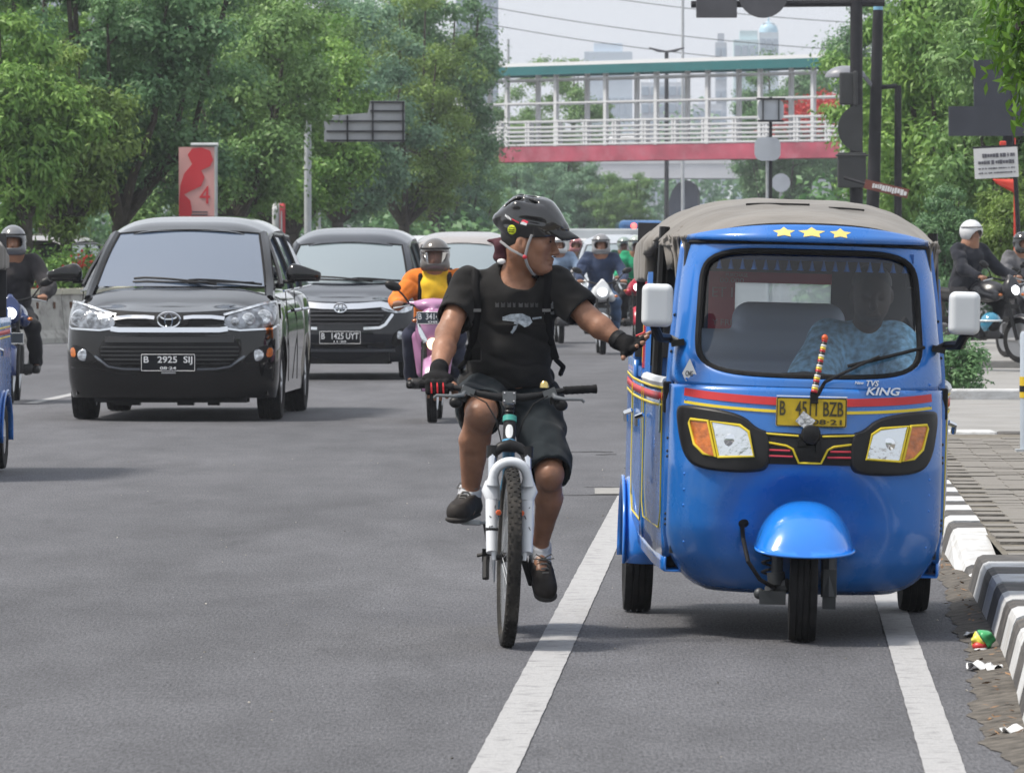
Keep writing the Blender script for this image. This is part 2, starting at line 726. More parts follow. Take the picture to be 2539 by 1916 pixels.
# ---- asphalt
def asphalt_mat():
    m = bpy.data.materials.new('asphalt')
    m.use_nodes = True
    n, l = m.node_tree.nodes, m.node_tree.links
    b = n['Principled BSDF']
    tc = n.new('ShaderNodeTexCoord')
    def nz(scale, detail=4, rough=0.6, st=None):
        t = n.new('ShaderNodeTexNoise')
        t.inputs['Scale'].default_value = scale
        t.inputs['Detail'].default_value = detail
        t.inputs['Roughness'].default_value = rough
        if st:
            mp = n.new('ShaderNodeMapping')
            mp.inputs['Scale'].default_value = st
            l.new(tc.outputs['Object'], mp.inputs['Vector'])
            l.new(mp.outputs[0], t.inputs['Vector'])
        else:
            l.new(tc.outputs['Object'], t.inputs['Vector'])
        return t.outputs['Fac']
    def mr(v, a, b_, c, d):
        k = n.new('ShaderNodeMapRange')
        k.inputs['From Min'].default_value = a
        k.inputs['From Max'].default_value = b_
        k.inputs['To Min'].default_value = c
        k.inputs['To Max'].default_value = d
        l.new(v, k.inputs['Value'])
        return k.outputs['Result']
    def mul(a, b_):
        k = n.new('ShaderNodeMath')
        k.operation = 'MULTIPLY'
        l.new(a, k.inputs[0])
        l.new(b_, k.inputs[1])
        return k.outputs[0]
    g1 = mr(nz(95, 4, 0.8, (1, 0.13, 1)), 0.25, 0.75, 0.25, 1.8)            # stone grain
    g2 = mr(nz(2.2, 8, 0.7, (1, 0.25, 1)), 0.3, 0.7, 0.8, 1.2)             # patches
    g3 = mr(nz(0.35, 4, 0.6, (1.0, 0.18, 1)), 0.3, 0.7, 0.7, 1.26)   # wheel-track tone, drawn out along the road
    g4 = mul(mr(nz(1.5, 6, 0.7, (1, 0.2, 1)), 0.58, 0.74, 1.0, 1.22), mr(nz(2.6, 6, 0.7, (1, 0.16, 1.7)), 0.6, 0.72, 1.0, 0.76))   # pale wear and dark oil blots
    v = mul(mul(g1, g2), mul(g3, g4))
    sp = n.new('ShaderNodeTexVoronoi')                             # pale chips
    sp.inputs['Scale'].default_value = 14.0
    mp_ = n.new('ShaderNodeMapping')
    mp_.inputs['Scale'].default_value = (1, 0.2, 1)
    l.new(tc.outputs['Object'], mp_.inputs['Vector'])
    l.new(mp_.outputs[0], sp.inputs['Vector'])
    chip = mr(sp.outputs['Distance'], 0.035, 0.05, 2.2, 1.0)
    v = mul(v, chip)
    vm = n.new('ShaderNodeVectorMath')
    vm.operation = 'SCALE'
    vm.inputs[0].default_value = (0.1, 0.101, 0.11)
    l.new(v, vm.inputs['Scale'])
    l.new(vm.outputs['Vector'], b.inputs['Base Color'])
    b.inputs['Roughness'].default_value = 0.78
    b.inputs['Specular IOR Level'].default_value = 0.22
    bp = n.new('ShaderNodeBump')
    bp.inputs['Strength'].default_value = 0.9
    bp.inputs['Distance'].default_value = 0.008
    l.new(nz(95, 4, 0.8, (1, 0.13, 1)), bp.inputs['Height'])
    l.new(bp.outputs[0], b.inputs['Normal'])
    return m

ASPH = asphalt_mat()
SOIL = pm('soil', (0.088, 0.078, 0.066), 0.95, noise=(14, 0.55), bump=(40, 0.6))
CONC = pm('concrete', (0.25, 0.246, 0.24), 0.85, noise=(2.2, 0.16), bump=(30, 0.25), dirt=((0.2, 0.19, 0.175), 1.2, 0.7))
PAVE = pm('paver', (0.19, 0.178, 0.162), 0.85, noise=(6, 0.2), bump=(60, 0.4), dirt=((0.13, 0.12, 0.1), 3.5, 0.75))
LINEW = pm('road_paint', (0.36, 0.36, 0.365), 0.75, noise=(9, 0.16), bump=(80, 0.4), dirt=((0.15, 0.15, 0.155), 9, 0.9))
KW = pm('kerb_white', (0.5, 0.51, 0.52), 0.75, noise=(7, 0.1), bump=(50, 0.3), dirt=((0.3, 0.28, 0.25), 6, 0.7))
KB = pm('kerb_black', (0.055, 0.052, 0.05), 0.75, noise=(8, 0.3), bump=(50, 0.3), dirt=((0.2, 0.18, 0.16), 7, 0.65))
STEEL = pm('galvanised', (0.42, 0.44, 0.46), 0.5, metal=0.3, noise=(5, 0.12))
DARKM = pm('dark_paint', (0.02, 0.02, 0.024), 0.55, spec=0.25, noise=(6, 0.3))
BLACKR = pm('black_rubber', (0.011, 0.011, 0.012), 0.75, spec=0.2, noise=(25, 0.35))
BLACKP = pm('black_plastic', (0.010, 0.010, 0.011), 0.42, spec=0.3, noise=(14, 0.2))

g = MB()
g.add([(-2500, -200, -0.06), (2500, -200, -0.06), (2500, 5000, -0.06), (-2500, 5000, -0.06)], [(0, 1, 2, 3)])
tag(g.build('ground', pm('earth', (0.2, 0.19, 0.16), 0.95, noise=(0.05, 0.2)), sm=0), kind='structure')

g = MB()
g.add([(rx(5, -40), 5, 0), (rx(5, 30), 5, 0), (rx(900, 30), 900, 0), (rx(900, -40), 900, 0)], [(0, 1, 2, 3)])
ROAD = tag(g.build('road', ASPH, sm=0), kind='structure')

def road_line(pts, w, name='lane_line', mat=LINEW, z=0.004, seg=0.12, jit=0.0016):
    """painted strip on the road with a slightly ragged edge"""
    b = MB()
    rnd = random.Random(len(name) + int(pts[0][1] * 10))
    out = []
    for (a, c) in zip(pts[:-1], pts[1:]):
        L = math.dist(a, c)
        k = max(1, int(L / seg))
        for i in range(k):
            t = i / k
            out.append((a[0] + (c[0] - a[0]) * t, a[1] + (c[1] - a[1]) * t))
    out.append(pts[-1])
    vs, fs = [], []
    for i, (x, y) in enumerate(out):
        vs += [(x - w / 2 + rnd.uniform(-jit, jit), y, z), (x + w / 2 + rnd.uniform(-jit, jit), y, z)]
        if i:
            k = 2 * i
            fs.append((k - 2, k - 1, k + 1, k))
    b.add(vs, fs)
    o = b.build(name, mat, ROAD, sm=0)
    return o

road_line([(-0.41, 9), (-0.0553, 18.0), (0.70, 37.9)], 0.137)
road_line([(0.86, 9), (1.233, 18.0), (1.617, 27.3), (2.05, 38)], 0.118)
for d0 in (60.0, 68.5, 77, 85.5):
    road_line([(rx(d0, -7.0), d0), (rx(d0 + 4.6, -7.0), d0 + 4.6)], 0.13)
road_line([(-16, 93.0), (-11, 93.4), (-8.2, 94.2), (-6.55, 95.5), (-5.9, 100), (-5.1, 120), (-3, 175)], 0.2, 'edge_line', seg=1)

TAR = pm('tar', (0.022, 0.021, 0.021), 0.7)
def crack(pts, w, rnd):
    b = MB()
    vs, fs = [], []
    for i, (x, y) in enumerate(pts):
        ww = w * rnd.uniform(0.4, 1.3)
        vs += [(x, y - ww, 0.003), (x, y + ww, 0.003)]
        if i:
            k = 2 * i
            fs.append((k - 2, k - 1, k + 1, k))
    b.add(vs, fs)
    return b.build('crack', TAR, ROAD, sm=0)
rn = random.Random(4)
crack([(0.15 + i * 0.06, 38.05 + rn.uniform(-0.05, 0.05)) for i in range(26)], 0.045, rn)
crack([(0.45 + i * 0.05, 39.3 + rn.uniform(-0.06, 0.06)) for i in range(6)], 0.03, rn)
crack([(0.38 + i * 0.05, 46 + rn.uniform(-0.06, 0.06)) for i in range(8)], 0.06, rn)
crack([(0.6 + i * 0.05, 45.4 + rn.uniform(-0.06, 0.06)) for i in range(4)], 0.05, rn)
b = MB()
b.add([(0.5, 38.2, 0.003), (0.78, 38.2, 0.003), (0.77, 39.2, 0.003), (0.51, 39.1, 0.003)], [(0, 1, 2, 3)])
b.build('patch', pm('patch_concrete', (0.25, 0.245, 0.235), 0.85, noise=(12, 0.2), bump=(50, 0.3)), ROAD, sm=0)
# little stones and chips
b = MB()
for k in range(140):
    d = rn.uniform(18.5, 46)
    x = rn.uniform(-1.5, 2.0) * d / 24
    s_ = rn.uniform(0.001, 0.0035)
    b.box((x, d, s_ * 0.5), (s_ * 2, s_ * 2.4, s_ * 1.4), (rn.uniform(0, 1), rn.uniform(0, 1), rn.uniform(0, 3)))
tag(b.build('road_grit', pm('grit', (0.3, 0.28, 0.25), 0.9, island=0.8), sm=0), 'scattered grit and small stone chips on the asphalt', 'grit', kind='stuff')

# ---- gutter soil, kerb, pavement on the right
K1 = [(19.0, 1.545), (20, 1.60), (21.0, 1.667), (22.67, 1.76), (24.5, 1.846), (26.9, 1.948), (28.2, 1.99), (31.2, 2.10), (36, 2.30), (40, 2.46), (47, 2.74)]
def kx(d):
    return ip(d, [a for a, _ in K1], [c for _, c in K1])
b = MB()
vs, fs = [], []
ds = np.arange(17.5, 36, 0.06)
for i, d in enumerate(ds):
    wdt = ip(d, [17.5, 21, 24, 27, 30, 33], [0.12, 0.13, 0.12, 0.1, 0.06, 0.03]) * (1 + 0.12 * math.sin(d * 1.3) + 0.09 * math.sin(d * 4.7) + 0.07 * math.sin(d * 11.3) + 0.05 * math.sin(d * 23.1) + 0.04 * rn.uniform(-1, 1))
    vs += [(kx(d) - wdt, d, 0.003), (kx(d) - wdt * 0.55, d, 0.012), (kx(d) + 0.05, d, 0.03)]
    if i:
        k = 3 * i
        fs += [(k - 3, k - 2, k + 1, k), (k - 2, k - 1, k + 2, k + 1)]
b.add(vs, fs)
tag(b.build('gutter_soil', SOIL), 'brown soil and grit gathered along the foot of the striped kerb', 'soil', kind='stuff')

KERB = bpy.data.objects.new('kerb', None)
COL.objects.link(KERB)
tag(KERB, kind='structure')
def kerb_block(d0, d1, mat, h0=0.17, h1=0.17, wd=0.3, off=0.0):
    x0, x1 = kx(d0) + off, kx(d1) + off
    lean = 0.035
    j = rn.uniform(-0.006, 0.006)
    prof = lambda h: [(0, 0.0), (lean, h - 0.035), (lean + 0.012, h - 0.01), (lean + 0.035, h), (wd, h), (wd, 0)]
    pa, pb = prof(h0 + j), prof(h1 + j)
    g_ = 0.004
    vs = [(x0 + x, d0 + g_, z) for x, z in pa] + [(x1 + x, d1 - g_, z) for x, z in pb]
    n_ = 6
    fs = [tuple(range(n_)), tuple(range(2 * n_ - 1, n_ - 1, -1))] + [(i, i + n_, (i + 1) % n_ + n_, (i + 1) % n_) for i in range(n_)]
    m_ = MB()
    m_.add(vs, fs)
    return m_.build('kerb_block', mat, KERB, sm=0)
d = 19.2
i = 0
while d < 26.8:
    kerb_block(d, d + 0.58, KB if i % 2 else KW)
    d += 0.58
    i += 1
# sloping white end of the next run, then its stripes
kerb_block(28.0, 28.25, KW, 0.03, 0.04, 0.2)
kerb_block(28.25, 28.6, KB, 0.04, 0.06, 0.2)
kerb_block(28.6, 30.4, KW, 0.06, 0.15, 0.2)
d, i = 30.4, 0
while d < 45:
    kerb_block(d, d + 0.62, KW if i % 2 else KB, 0.15, 0.15, 0.2)
    d += 0.62
    i += 1

b = MB()
vs, fs = [], []
for i, d in enumerate(np.arange(18, 46.1, 1.0)):
    vs += [(kx(d) + (0.28 if d < 27.4 else 0.19), d, 0.128), (kx(d) + 8, d, 0.128)]
    if i:
        fs.append((2 * i - 2, 2 * i - 1, 2 * i + 1, 2 * i))
b.add(vs, fs)
SIDE = tag(b.build('sidewalk', pm('joint_sand', (0.14, 0.125, 0.1), 0.95, noise=(20, 0.3)), sm=0), kind='structure')
tile_mesh = []
for k in range(5):
    t_ = MB()
    t_.box((0, 0, 0), (0.29, 0.29, 0.03))
    me = t_.mesh('paving_stone', PAVE, sm=0)
    tile_mesh.append(me)
for r_ in range(int((45.5 - 22) / 0.3)):
    d = 22 + r_ * 0.3
    for c in range(5):
        x = kx(d) + (0.28 if d < 27.4 else 0.19) + 0.17 + c * 0.3 + (0.15 if r_ % 2 else 0)
        if x > 0.083 * d + 0.25 or d > 45:
            continue
        o = link('paving_stone', tile_mesh[(r_ * 3 + c * 2) % 5], None, SIDE, (x, d, 0.122 + rn.uniform(-0.004, 0.004)), (rn.uniform(-0.01, 0.01), rn.uniform(-0.01, 0.01), rn.uniform(-0.015, 0.015)))

# concrete apron of the side road, a low white kerb before it
b = MB()
b.add([(2.8, 46, 0.02), (40, 46, 0.02), (40, 110, 0.02), (5.0, 110, 0.02)], [(0, 1, 2, 3)])
tag(b.build('side_road', CONC, sm=0), kind='structure')
b = MB()
b.box((3.15, 46.2, 0.075), (0.75, 0.5, 0.15))
kb = tag(b.build('kerb_stone', KW, bevel=0.02, sm=0), kind='structure')
b = MB()
b.box((4.2, 46.2, 0.07), (1.3, 0.45, 0.14))
tag(b.build('kerb_stone', KB, bevel=0.02, sm=0), kind='structure')
b = MB()
b.box((4.4, 60.9, 0.06), (1.6, 0.3, 0.12))
tag(b.build('planter_kerb', KW, bevel=0.02, sm=0), kind='structure')
b = MB()
b.box((6.5, 76.5, 0.06), (5.5, 0.3, 0.12))
tag(b.build('planter_kerb', CONC, bevel=0.02, sm=0), kind='structure')

# ---- foliage
def leaf_quads(C, ln, wd, rng, droop=0.0, jitter=1.0, nrm=None):
    """one kite-shaped leaf per point: returns verts (4n,3) and quads"""
    n_ = len(C)
    a = rng.normal(size=(n_, 3)) * jitter
    a[:, 2] = a[:, 2] * 0.7 - droop
    a /= np.linalg.norm(a, axis=1)[:, None] + 1e-9
    if nrm is None:
        r_ = rng.normal(size=(n_, 3))
        r_[:, 2] *= 0.5
    else:                              # leaves of a clump face outwards from it
        N = nrm + rng.normal(size=(n_, 3)) * 0.45 + np.array([0, 0, 0.35])
        N /= np.linalg.norm(N, axis=1)[:, None] + 1e-9
        a = a - N * (a * N).sum(1)[:, None]
        a /= np.linalg.norm(a, axis=1)[:, None] + 1e-9
        r_ = N
    s_ = np.cross(a, r_)
    s_ /= np.linalg.norm(s_, axis=1)[:, None] + 1e-9
    L = ln * rng.uniform(0.65, 1.35, (n_, 1))
    W = wd * rng.uniform(0.7, 1.3, (n_, 1))
    nn = np.cross(a, s_) * L * 0.12
    V = np.stack([C, C + a * L * 0.45 + s_ * W * 0.5 - nn, C + a * L, C + a * L * 0.45 - s_ * W * 0.5 - nn], 1).reshape(-1, 3)
    Fq = np.arange(4 * n_).reshape(-1, 4)
    return V, Fq

def tree_meshes(seed, H, Rc, base, n_leaf, ln=0.15, wd=0.06, droop=0.25, shape='round', clump=0.55, limbs=6):
    """trunk mesh and crown mesh data of a broad-leaved tree of height H"""
    rng = np.random.default_rng(seed)
    rnd = random.Random(seed)
    t = MB()
    fork = Vector((rnd.uniform(-.15, .15), rnd.uniform(-.15, .15), base * rnd.uniform(0.75, 0.95)))
    r0 = 0.05 + H * 0.016
    t.tube([(0, 0, -0.1), (0.02, 0, 0.3), fork * 0.55 + Vector((rnd.uniform(-.06, .06), 0, 0)), fork], [r0 * 1.4, r0 * 1.05, r0 * 0.92, r0 * 0.85], 9)
    cl = []
    for k in range(limbs):
        an = 2 * math.pi * (k + rnd.random() * 0.7) / limbs
        hh = rnd.uniform(0.3, 1.0)
        rr = Rc * (rnd.uniform(0.6, 0.95) if shape == 'round' else rnd.uniform(0.45, 0.8)) * math.sqrt(max(0.12, 1 - (hh - 0.45) ** 2 * 2.2))
        tip = Vector((math.cos(an) * rr, math.sin(an) * rr, base + (H - base) * hh))
        mid = fork.lerp(tip, 0.5) + Vector((math.cos(an) * 0.15 * Rc, math.sin(an) * 0.15 * Rc, -0.05 * H + rnd.uniform(-.2, .2)))
        t.tube([fork, fork.lerp(mid, 0.5) + Vector((rnd.uniform(-.1, .1), rnd.uniform(-.1, .1), 0)), mid, tip], [r0 * 0.6, r0 * 0.45, r0 * 0.33, r0 * 0.1], 7)
        for j in range(6):
            f = rnd.uniform(0.3, 1.0)
            st = mid.lerp(tip, (f - 0.5) * 2) if f > 0.5 else fork.lerp(mid, f * 2)
            dv = Vector((rnd.gauss(0, 1), rnd.gauss(0, 1), rnd.gauss(0.15, 0.7))).normalized() * Rc * rnd.uniform(0.25, 0.5)
            en = st + dv
            t.tube([st, st.lerp(en, 0.5) + Vector((0, 0, 0.06 * Rc)), en], [r0 * 0.2, r0 * 0.13, r0 * 0.04], 5)
            cl += [st.lerp(en, 0.6), en, en + Vector((rnd.gauss(0, .3), rnd.gauss(0, .3), rnd.gauss(-0.1, .25))) * Rc * 0.3]
        cl.append(tip)
    # fill the crown's volume and its ragged outline
    for k in range(limbs * 9):
        v = Vector((rnd.gauss(0, 1), rnd.gauss(0, 1), rnd.gauss(0, 1))).normalized() * (rnd.random() ** 0.4)
        z = base + (H - base) * (0.5 + 0.5 * v.z)
        wz = 1.0 if shape == 'round' else (1.15 - 0.75 * (z - base) / (H - base))
        cl.append(Vector((v.x * Rc * wz, v.y * Rc * wz, z)))
    C = np.array([c[:] for c in cl])
    C = C[C[:, 2] > base * 0.85]
    w_ = rng.uniform(0.35, 1.0, len(C))
    idx = rng.choice(len(C), n_leaf, p=w_ / w_.sum())
    rad = clump * rng.uniform(0.55, 1.25, len(C))
    off = rng.normal(size=(n_leaf, 3)) * np.array([1, 1, 0.62]) * rad[idx][:, None] * 0.62
    un = off / (np.linalg.norm(off, axis=1)[:, None] + 1e-9)
    V, Fq = leaf_quads(C[idx] + off, ln, wd, rng, droop, nrm=un)
    return t.mesh('trunk', None), quadmesh('crown', V, Fq)

BARK = pm('bark', (0.062, 0.052, 0.043), 0.9, noise=(7, 0.4), bump=(25, 0.8, 0.03))
LG = {
    'mid': leafmat('leaf_mid', (0.105, 0.22, 0.07), (0.27, 0.43, 0.14)),
    'dark': leafmat('leaf_dark', (0.085, 0.19, 0.09), (0.2, 0.35, 0.15)),
    'bright': leafmat('leaf_bright', (0.11, 0.25, 0.055), (0.3, 0.48, 0.11)),
    'yellow': leafmat('leaf_yellow', (0.115, 0.205, 0.05), (0.29, 0.42, 0.1)),
    'blue': leafmat('leaf_hazed', (0.13, 0.25, 0.16), (0.26, 0.42, 0.25)),  # distance haze is mixed into this leaf colour
    'red': leafmat('petal_red', (0.45, 0.03, 0.03), (0.65, 0.1, 0.08)),
}
TREES = {
    'a': tree_meshes(11, 9.0, 2.3, 2.2, 50000, 0.125, 0.06, 0.15, clump=0.36, limbs=8),
    'b': tree_meshes(23, 7.6, 2.0, 2.0, 46000, 0.118, 0.056, 0.3, clump=0.34, limbs=7),
    'c': tree_meshes(37, 5.2, 1.15, 2.2, 28000, 0.14, 0.048, 1.1, 'cone', 0.27, 7),
    'd': tree_meshes(51, 9.8, 2.3, 2.6, 48000, 0.14, 0.066, 0.35, clump=0.4, limbs=8),
    'e': tree_meshes(64, 7.0, 2.0, 1.4, 42000, 0.165, 0.058, 0.9, clump=0.36, limbs=7),
}
def tree(kind, loc, rz, sc, leaf, label, group=None, name='street_tree'):
    o = thing(name, label, 'tree', loc, (0, 0, rz), group)
    o.scale = (sc, sc, sc)
    tr, cr = TREES[kind]
    link('trunk', tr, None, o)
    if not tr.materials:
        tr.materials.append(BARK)
    c = link('crown', cr, None, o)
    if not cr.materials:
        cr.materials.append(LG[leaf])
    c.material_slots[0].link = 'OBJECT'
    c.material_slots[0].material = LG[leaf]
    return o

GT = 'trees along the central reservation'
def med(d):
    return -10.85 + 0.0405 * d
# (kind, image column of the trunk, distance, rot, scale, leaf, label)
for (k, px, d, rz, sc, lf, lab) in (
    ('c', 42, 104, 0.5, 1.0, 'bright', 'low drooping bushy tree nearest the left edge above the hedge'),
    ('c', 140, 107, 2.5, 0.92, 'yellow', 'yellowish drooping tree second from the left edge above the hedge'),
    ('a', 262, 110, 1.0, 0.9, 'dark', 'dark airy tree standing left of the red and pink banner'),
    ('b', 505, 128, 3.9, 1.0, 'mid', 'green tree with forked dark trunk just right of the red banner'),
    ('b', 625, 141, 4.4, 0.95, 'bright', 'light green rounded tree above the right shoulder of the black minivan'),
    ('d', 575, 158, 0.2, 0.9, 'mid', 'taller tree behind the forked one, reaching the top of the picture'),
    ('b', 745, 178, 2.2, 1.15, 'blue', 'haze-tinted tree behind the left end of the grey sign back'),
    ('a', 872, 186, 5.2, 1.0, 'yellow', 'yellow-tinged tree right of the grey sign back'),
    ('d', 935, 205, 1.9, 1.1, 'dark', 'tall dark tree whose ragged edge meets the open sky'),
    ('a', 962, 222, 0.9, 0.72, 'blue', 'tree above the cyclist whose crown hangs before the footbridge'),
    ('b', 1010, 240, 3.3, 0.78, 'mid', 'small tree half hiding the left end of the footbridge railing'),
    ('b', 830, 215, 1.3, 1.2, 'dark', 'shaded tree deep behind the grey sign back'),
):
    tree(k, (P(px, 0, d).x, d, 0), rz, sc, lf, lab, GT)
GF = 'trees across the far carriageway'
for (k, px, d, rz, sc, lf, lab) in (
    ('a', 100, 142, 2.0, 1.1, 'bright', 'tall airy tree at the top left corner behind the drooping trees'),
    ('d', 395, 172, 1.1, 1.1, 'mid', 'tall tree deep behind the banner on the far side of the road'),
    ('b', -60, 150, 0.4, 1.3, 'mid', 'tall tree cut off by the left edge at the top'),
    ('d', 700, 225, 4.4, 1.15, 'blue', 'far bluish tree in the gap between the median crowns'),
):
    tree(k, (P(px, 0, d).x, d, 0), rz, sc, lf, lab, GF)
GB = 'hazy trees beyond the footbridge'
for (k, px, d, rz, sc, lf, lab) in (
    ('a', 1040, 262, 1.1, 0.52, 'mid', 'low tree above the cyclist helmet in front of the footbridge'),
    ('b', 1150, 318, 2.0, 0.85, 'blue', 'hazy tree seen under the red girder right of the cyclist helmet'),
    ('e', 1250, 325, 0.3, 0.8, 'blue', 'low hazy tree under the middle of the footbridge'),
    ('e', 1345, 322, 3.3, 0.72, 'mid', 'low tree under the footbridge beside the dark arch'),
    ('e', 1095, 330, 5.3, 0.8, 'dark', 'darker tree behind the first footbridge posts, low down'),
    ('a', 1190, 335, 4.1, 1.28, 'mid', 'broad tree rising above the footbridge roof in the middle'),
    ('b', 1110, 345, 0.1, 1.1, 'dark', 'tree behind the left half of the footbridge railing'),
    ('d', 1700, 318, 2.7, 1.12, 'dark', 'dark tree rising over the right part of the footbridge roof'),
    ('a', 1790, 322, 4.6, 1.25, 'dark', 'dark tree behind the traffic signal poles'),
    ('b', 1560, 345, 1.2, 0.55, 'mid', 'low tree in the haze beneath the right part of the footbridge'),
    ('b', 1740, 310, 3.1, 0.6, 'bright', 'light green tree under the right end of the red girder'),
):
    tree(k, (P(px, 0, d).x, d, 0), rz, sc, lf, lab, GB)
GR = 'trees on the right side of the road'
for (k, px, d, rz, sc, lf, lab) in (
    ('e', 2075, 112, 0.3, 0.95, 'bright', 'bright drooping tree between the dark pole and the white notice'),
    ('e', 1995, 130, 2.9, 0.85, 'bright', 'soft green tree right behind the dark signal poles'),
    ('e', 2220, 104, 4.4, 0.9, 'mid', 'green tree behind the white notice at the right edge'),
    ('d', 2090, 150, 1.4, 0.95, 'mid', 'tall darker tree rising at the top right behind the poles'),
    ('d', 1960, 185, 3.4, 0.95, 'dark', 'far dark tree at the right, behind the lamp head'),
    ('c', 2185, 92, 0.4, 0.5, 'yellow', 'small yellow-green shrub tree behind the motorcyclist in the white helmet'),
    ('c', 2040, 96, 3.4, 0.45, 'dark', 'small dark shrub tree just right of the auto rickshaw canopy'),
):
    tree(k, (P(px, 0, d).x, d, 0), rz, sc, lf, lab, GR)

# flame tree: red blossom over a dark crown behind the footbridge
ft = tree('b', (P(1690, 0, 308).x, 308, 0), 0.9, 1.25, 'dark', 'flame tree with red blossom seen through the footbridge', GB, 'flame_tree')
rng = np.random.default_rng(5)
cc = np.array([(rng.normal(0.6, 1.3), rng.normal(0, 0.5) - 1.6, 6.3 + rng.normal(0, 0.35)) for _ in range(26)])
pc = cc[rng.integers(0, 26, 3600)] + rng.normal(size=(3600, 3)) * np.array([0.45, 0.4, 0.2])
V, Fq = leaf_quads(pc, 0.17, 0.12, rng)
link('blossom', quadmesh('blossom', V, Fq, LG['red']), None, ft)

# overhanging branch close to the camera at the top right
br = thing('overhanging_branch', 'bright leafy branch hanging into the top right corner', 'branch', (3.75, 44, 0))
t = MB()
t.tube([(1.2, 0.3, 0.0), (1.15, 0.3, 1.8), (0.9, 0.2, 3.9)], [0.13, 0.11, 0.09], 9)
t.tube([(0.9, 0.2, 3.9), (0.45, 0.05, 3.85), (0.0, 0, 3.5), (-0.25, 0, 2.95)], [0.07, 0.05, 0.03, 0.012], 7)
t.tube([(0.9, 0.2, 3.7), (0.5, -0.1, 3.3), (0.1, -0.1, 2.75), (0.02, -0.1, 2.35)], [0.05, 0.035, 0.02, 0.008], 7)
t.build('trunk', BARK, br)
rng = np.random.default_rng(8)
cen = []
for (a, c, n_) in (((0.5, 0.05, 3.95), (-0.42, 0, 2.95), 26), ((0.45, -.1, 3.4), (-0.12, -.1, 2.4), 20), ((0.3, 0, 3.6), (-0.3, 0, 2.72), 18), ((0.5, 0, 3.0), (0.12, 0, 2.2), 14), ((0.3, 0, 3.7), (-0.45, 0, 3.3), 12), ((0.6, 0, 3.6), (0.2, 0, 2.9), 18), ((0.2, 0, 3.3), (0.02, 0, 2.28), 14)):
    for _ in range(n_):
        tt = rng.random()
        cen.append(np.array(a) + (np.array(c) - np.array(a)) * tt + rng.normal(size=3) * 0.07)
cen = np.array(cen)
pc = cen[rng.integers(0, len(cen), 3600)] + rng.normal(size=(3600, 3)) * np.array([0.085, 0.1, 0.1])
V, Fq = leaf_quads(pc, 0.115, 0.036, rng, 1.3)
link('crown', quadmesh('crown', V, Fq, leafmat('leaf_near', (0.06, 0.17, 0.02), (0.2, 0.36, 0.035))), None, br)

def bush(name, label, cat, loc, dims, n_, ln, wd, leaf, seed, flowers=None):
    o = thing(name, label, cat, loc)
    rng = np.random.default_rng(seed)
    k = max(12, int(n_ / 60))
    C = rng.uniform(-1, 1, (k, 3)) * np.array(dims) * 0.5
    C[:, 2] += dims[2] * 0.5
    C[:, 2] *= 1 - 0.25 * np.abs(rng.normal(size=k)) * (np.abs(C[:, 0]) / (dims[0] * 0.5)) ** 3
    of = rng.normal(size=(n_, 3)) * min(dims) * 0.13
    pc = C[rng.integers(0, k, n_)] + of
    V, Fq = leaf_quads(pc, ln, wd, rng, -0.1, nrm=of / (np.linalg.norm(of, axis=1)[:, None] + 1e-9))
    link('foliage', quadmesh('foliage', V, Fq, LG[leaf]), None, o)
    st = MB()
    for i_ in range(int(max(4, dims[0] * 3))):
        x = rng.uniform(-0.5, 0.5) * dims[0]
        st.tube([(x, 0, -0.02), (x + rng.normal() * 0.1, 0, dims[2] * 0.7)], [0.02, 0.008], 5)
    st.build('stem', BARK, o)
    if flowers:
        fc = np.array([(a[0], a[1], a[2]) for a in flowers])
        pc = fc[rng.integers(0, len(fc), len(fc) * 45)] + rng.normal(size=(len(fc) * 45, 3)) * np.array([0.1, 0.05, 0.07])
        V, Fq = leaf_quads(pc, 0.07, 0.06, rng)
        link('blossom', quadmesh('blossom', V, Fq, LG['red']), None, o)
    return o

bush('flowering_hedge', 'clipped green hedge with red blossom behind the concrete barrier', 'hedge', (-7.7, 103.5, 0.1), (5.5, 1.0, 1.2), 26000, 0.09, 0.05, 'bright', 3,
     [(-0.55 + 0.17 * i_ + rng.normal() * 0.05, -0.62, 1.02 - 0.15 * i_ + rng.normal() * 0.05) for i_ in range(6)] + [(0.35, -0.62, 0.33), (0.1, -0.62, 0.4), (-0.3, -0.62, 0.95), (0.7, -0.6, 1.1)])
bush('roadside_shrub', 'small dense green shrub beside the right flank of the auto rickshaw', 'shrub', (4.02, 61.6, 0.1), (1.05, 0.6, 0.46), 5000, 0.06, 0.028, 'dark', 6)
bush('dark_hedge', 'dark unlit hedge under the trees of the far roadside', 'hedge', (-11.5, 200, 0), (26, 3, 2.4), 16000, 0.3, 0.16, 'dark', 9)
bush('dark_hedge', 'dark hedge under the central trees behind the two dark cars', 'hedge', (-1.5, 250, 0), (7, 3, 3.0), 10000, 0.3, 0.16, 'blue', 10)
bush('dark_hedge', 'dark undergrowth behind the riders at the right edge', 'hedge', (10.5, 128, 0), (9, 2, 2.5), 16000, 0.2, 0.1, 'dark', 12)
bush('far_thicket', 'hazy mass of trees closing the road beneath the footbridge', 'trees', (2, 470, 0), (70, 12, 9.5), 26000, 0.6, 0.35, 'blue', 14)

# unseen trees added behind the camera to give the paintwork dark reflections
bush('unseen_tree_belt', 'unseen tree belt added behind the camera to darken reflections in the paintwork', 'trees', (-4, -60, 0), (90, 8, 14), 24000, 0.9, 0.5, 'dark', 21)
tag(bpy.data.objects['unseen_tree_belt'], kind='stuff')

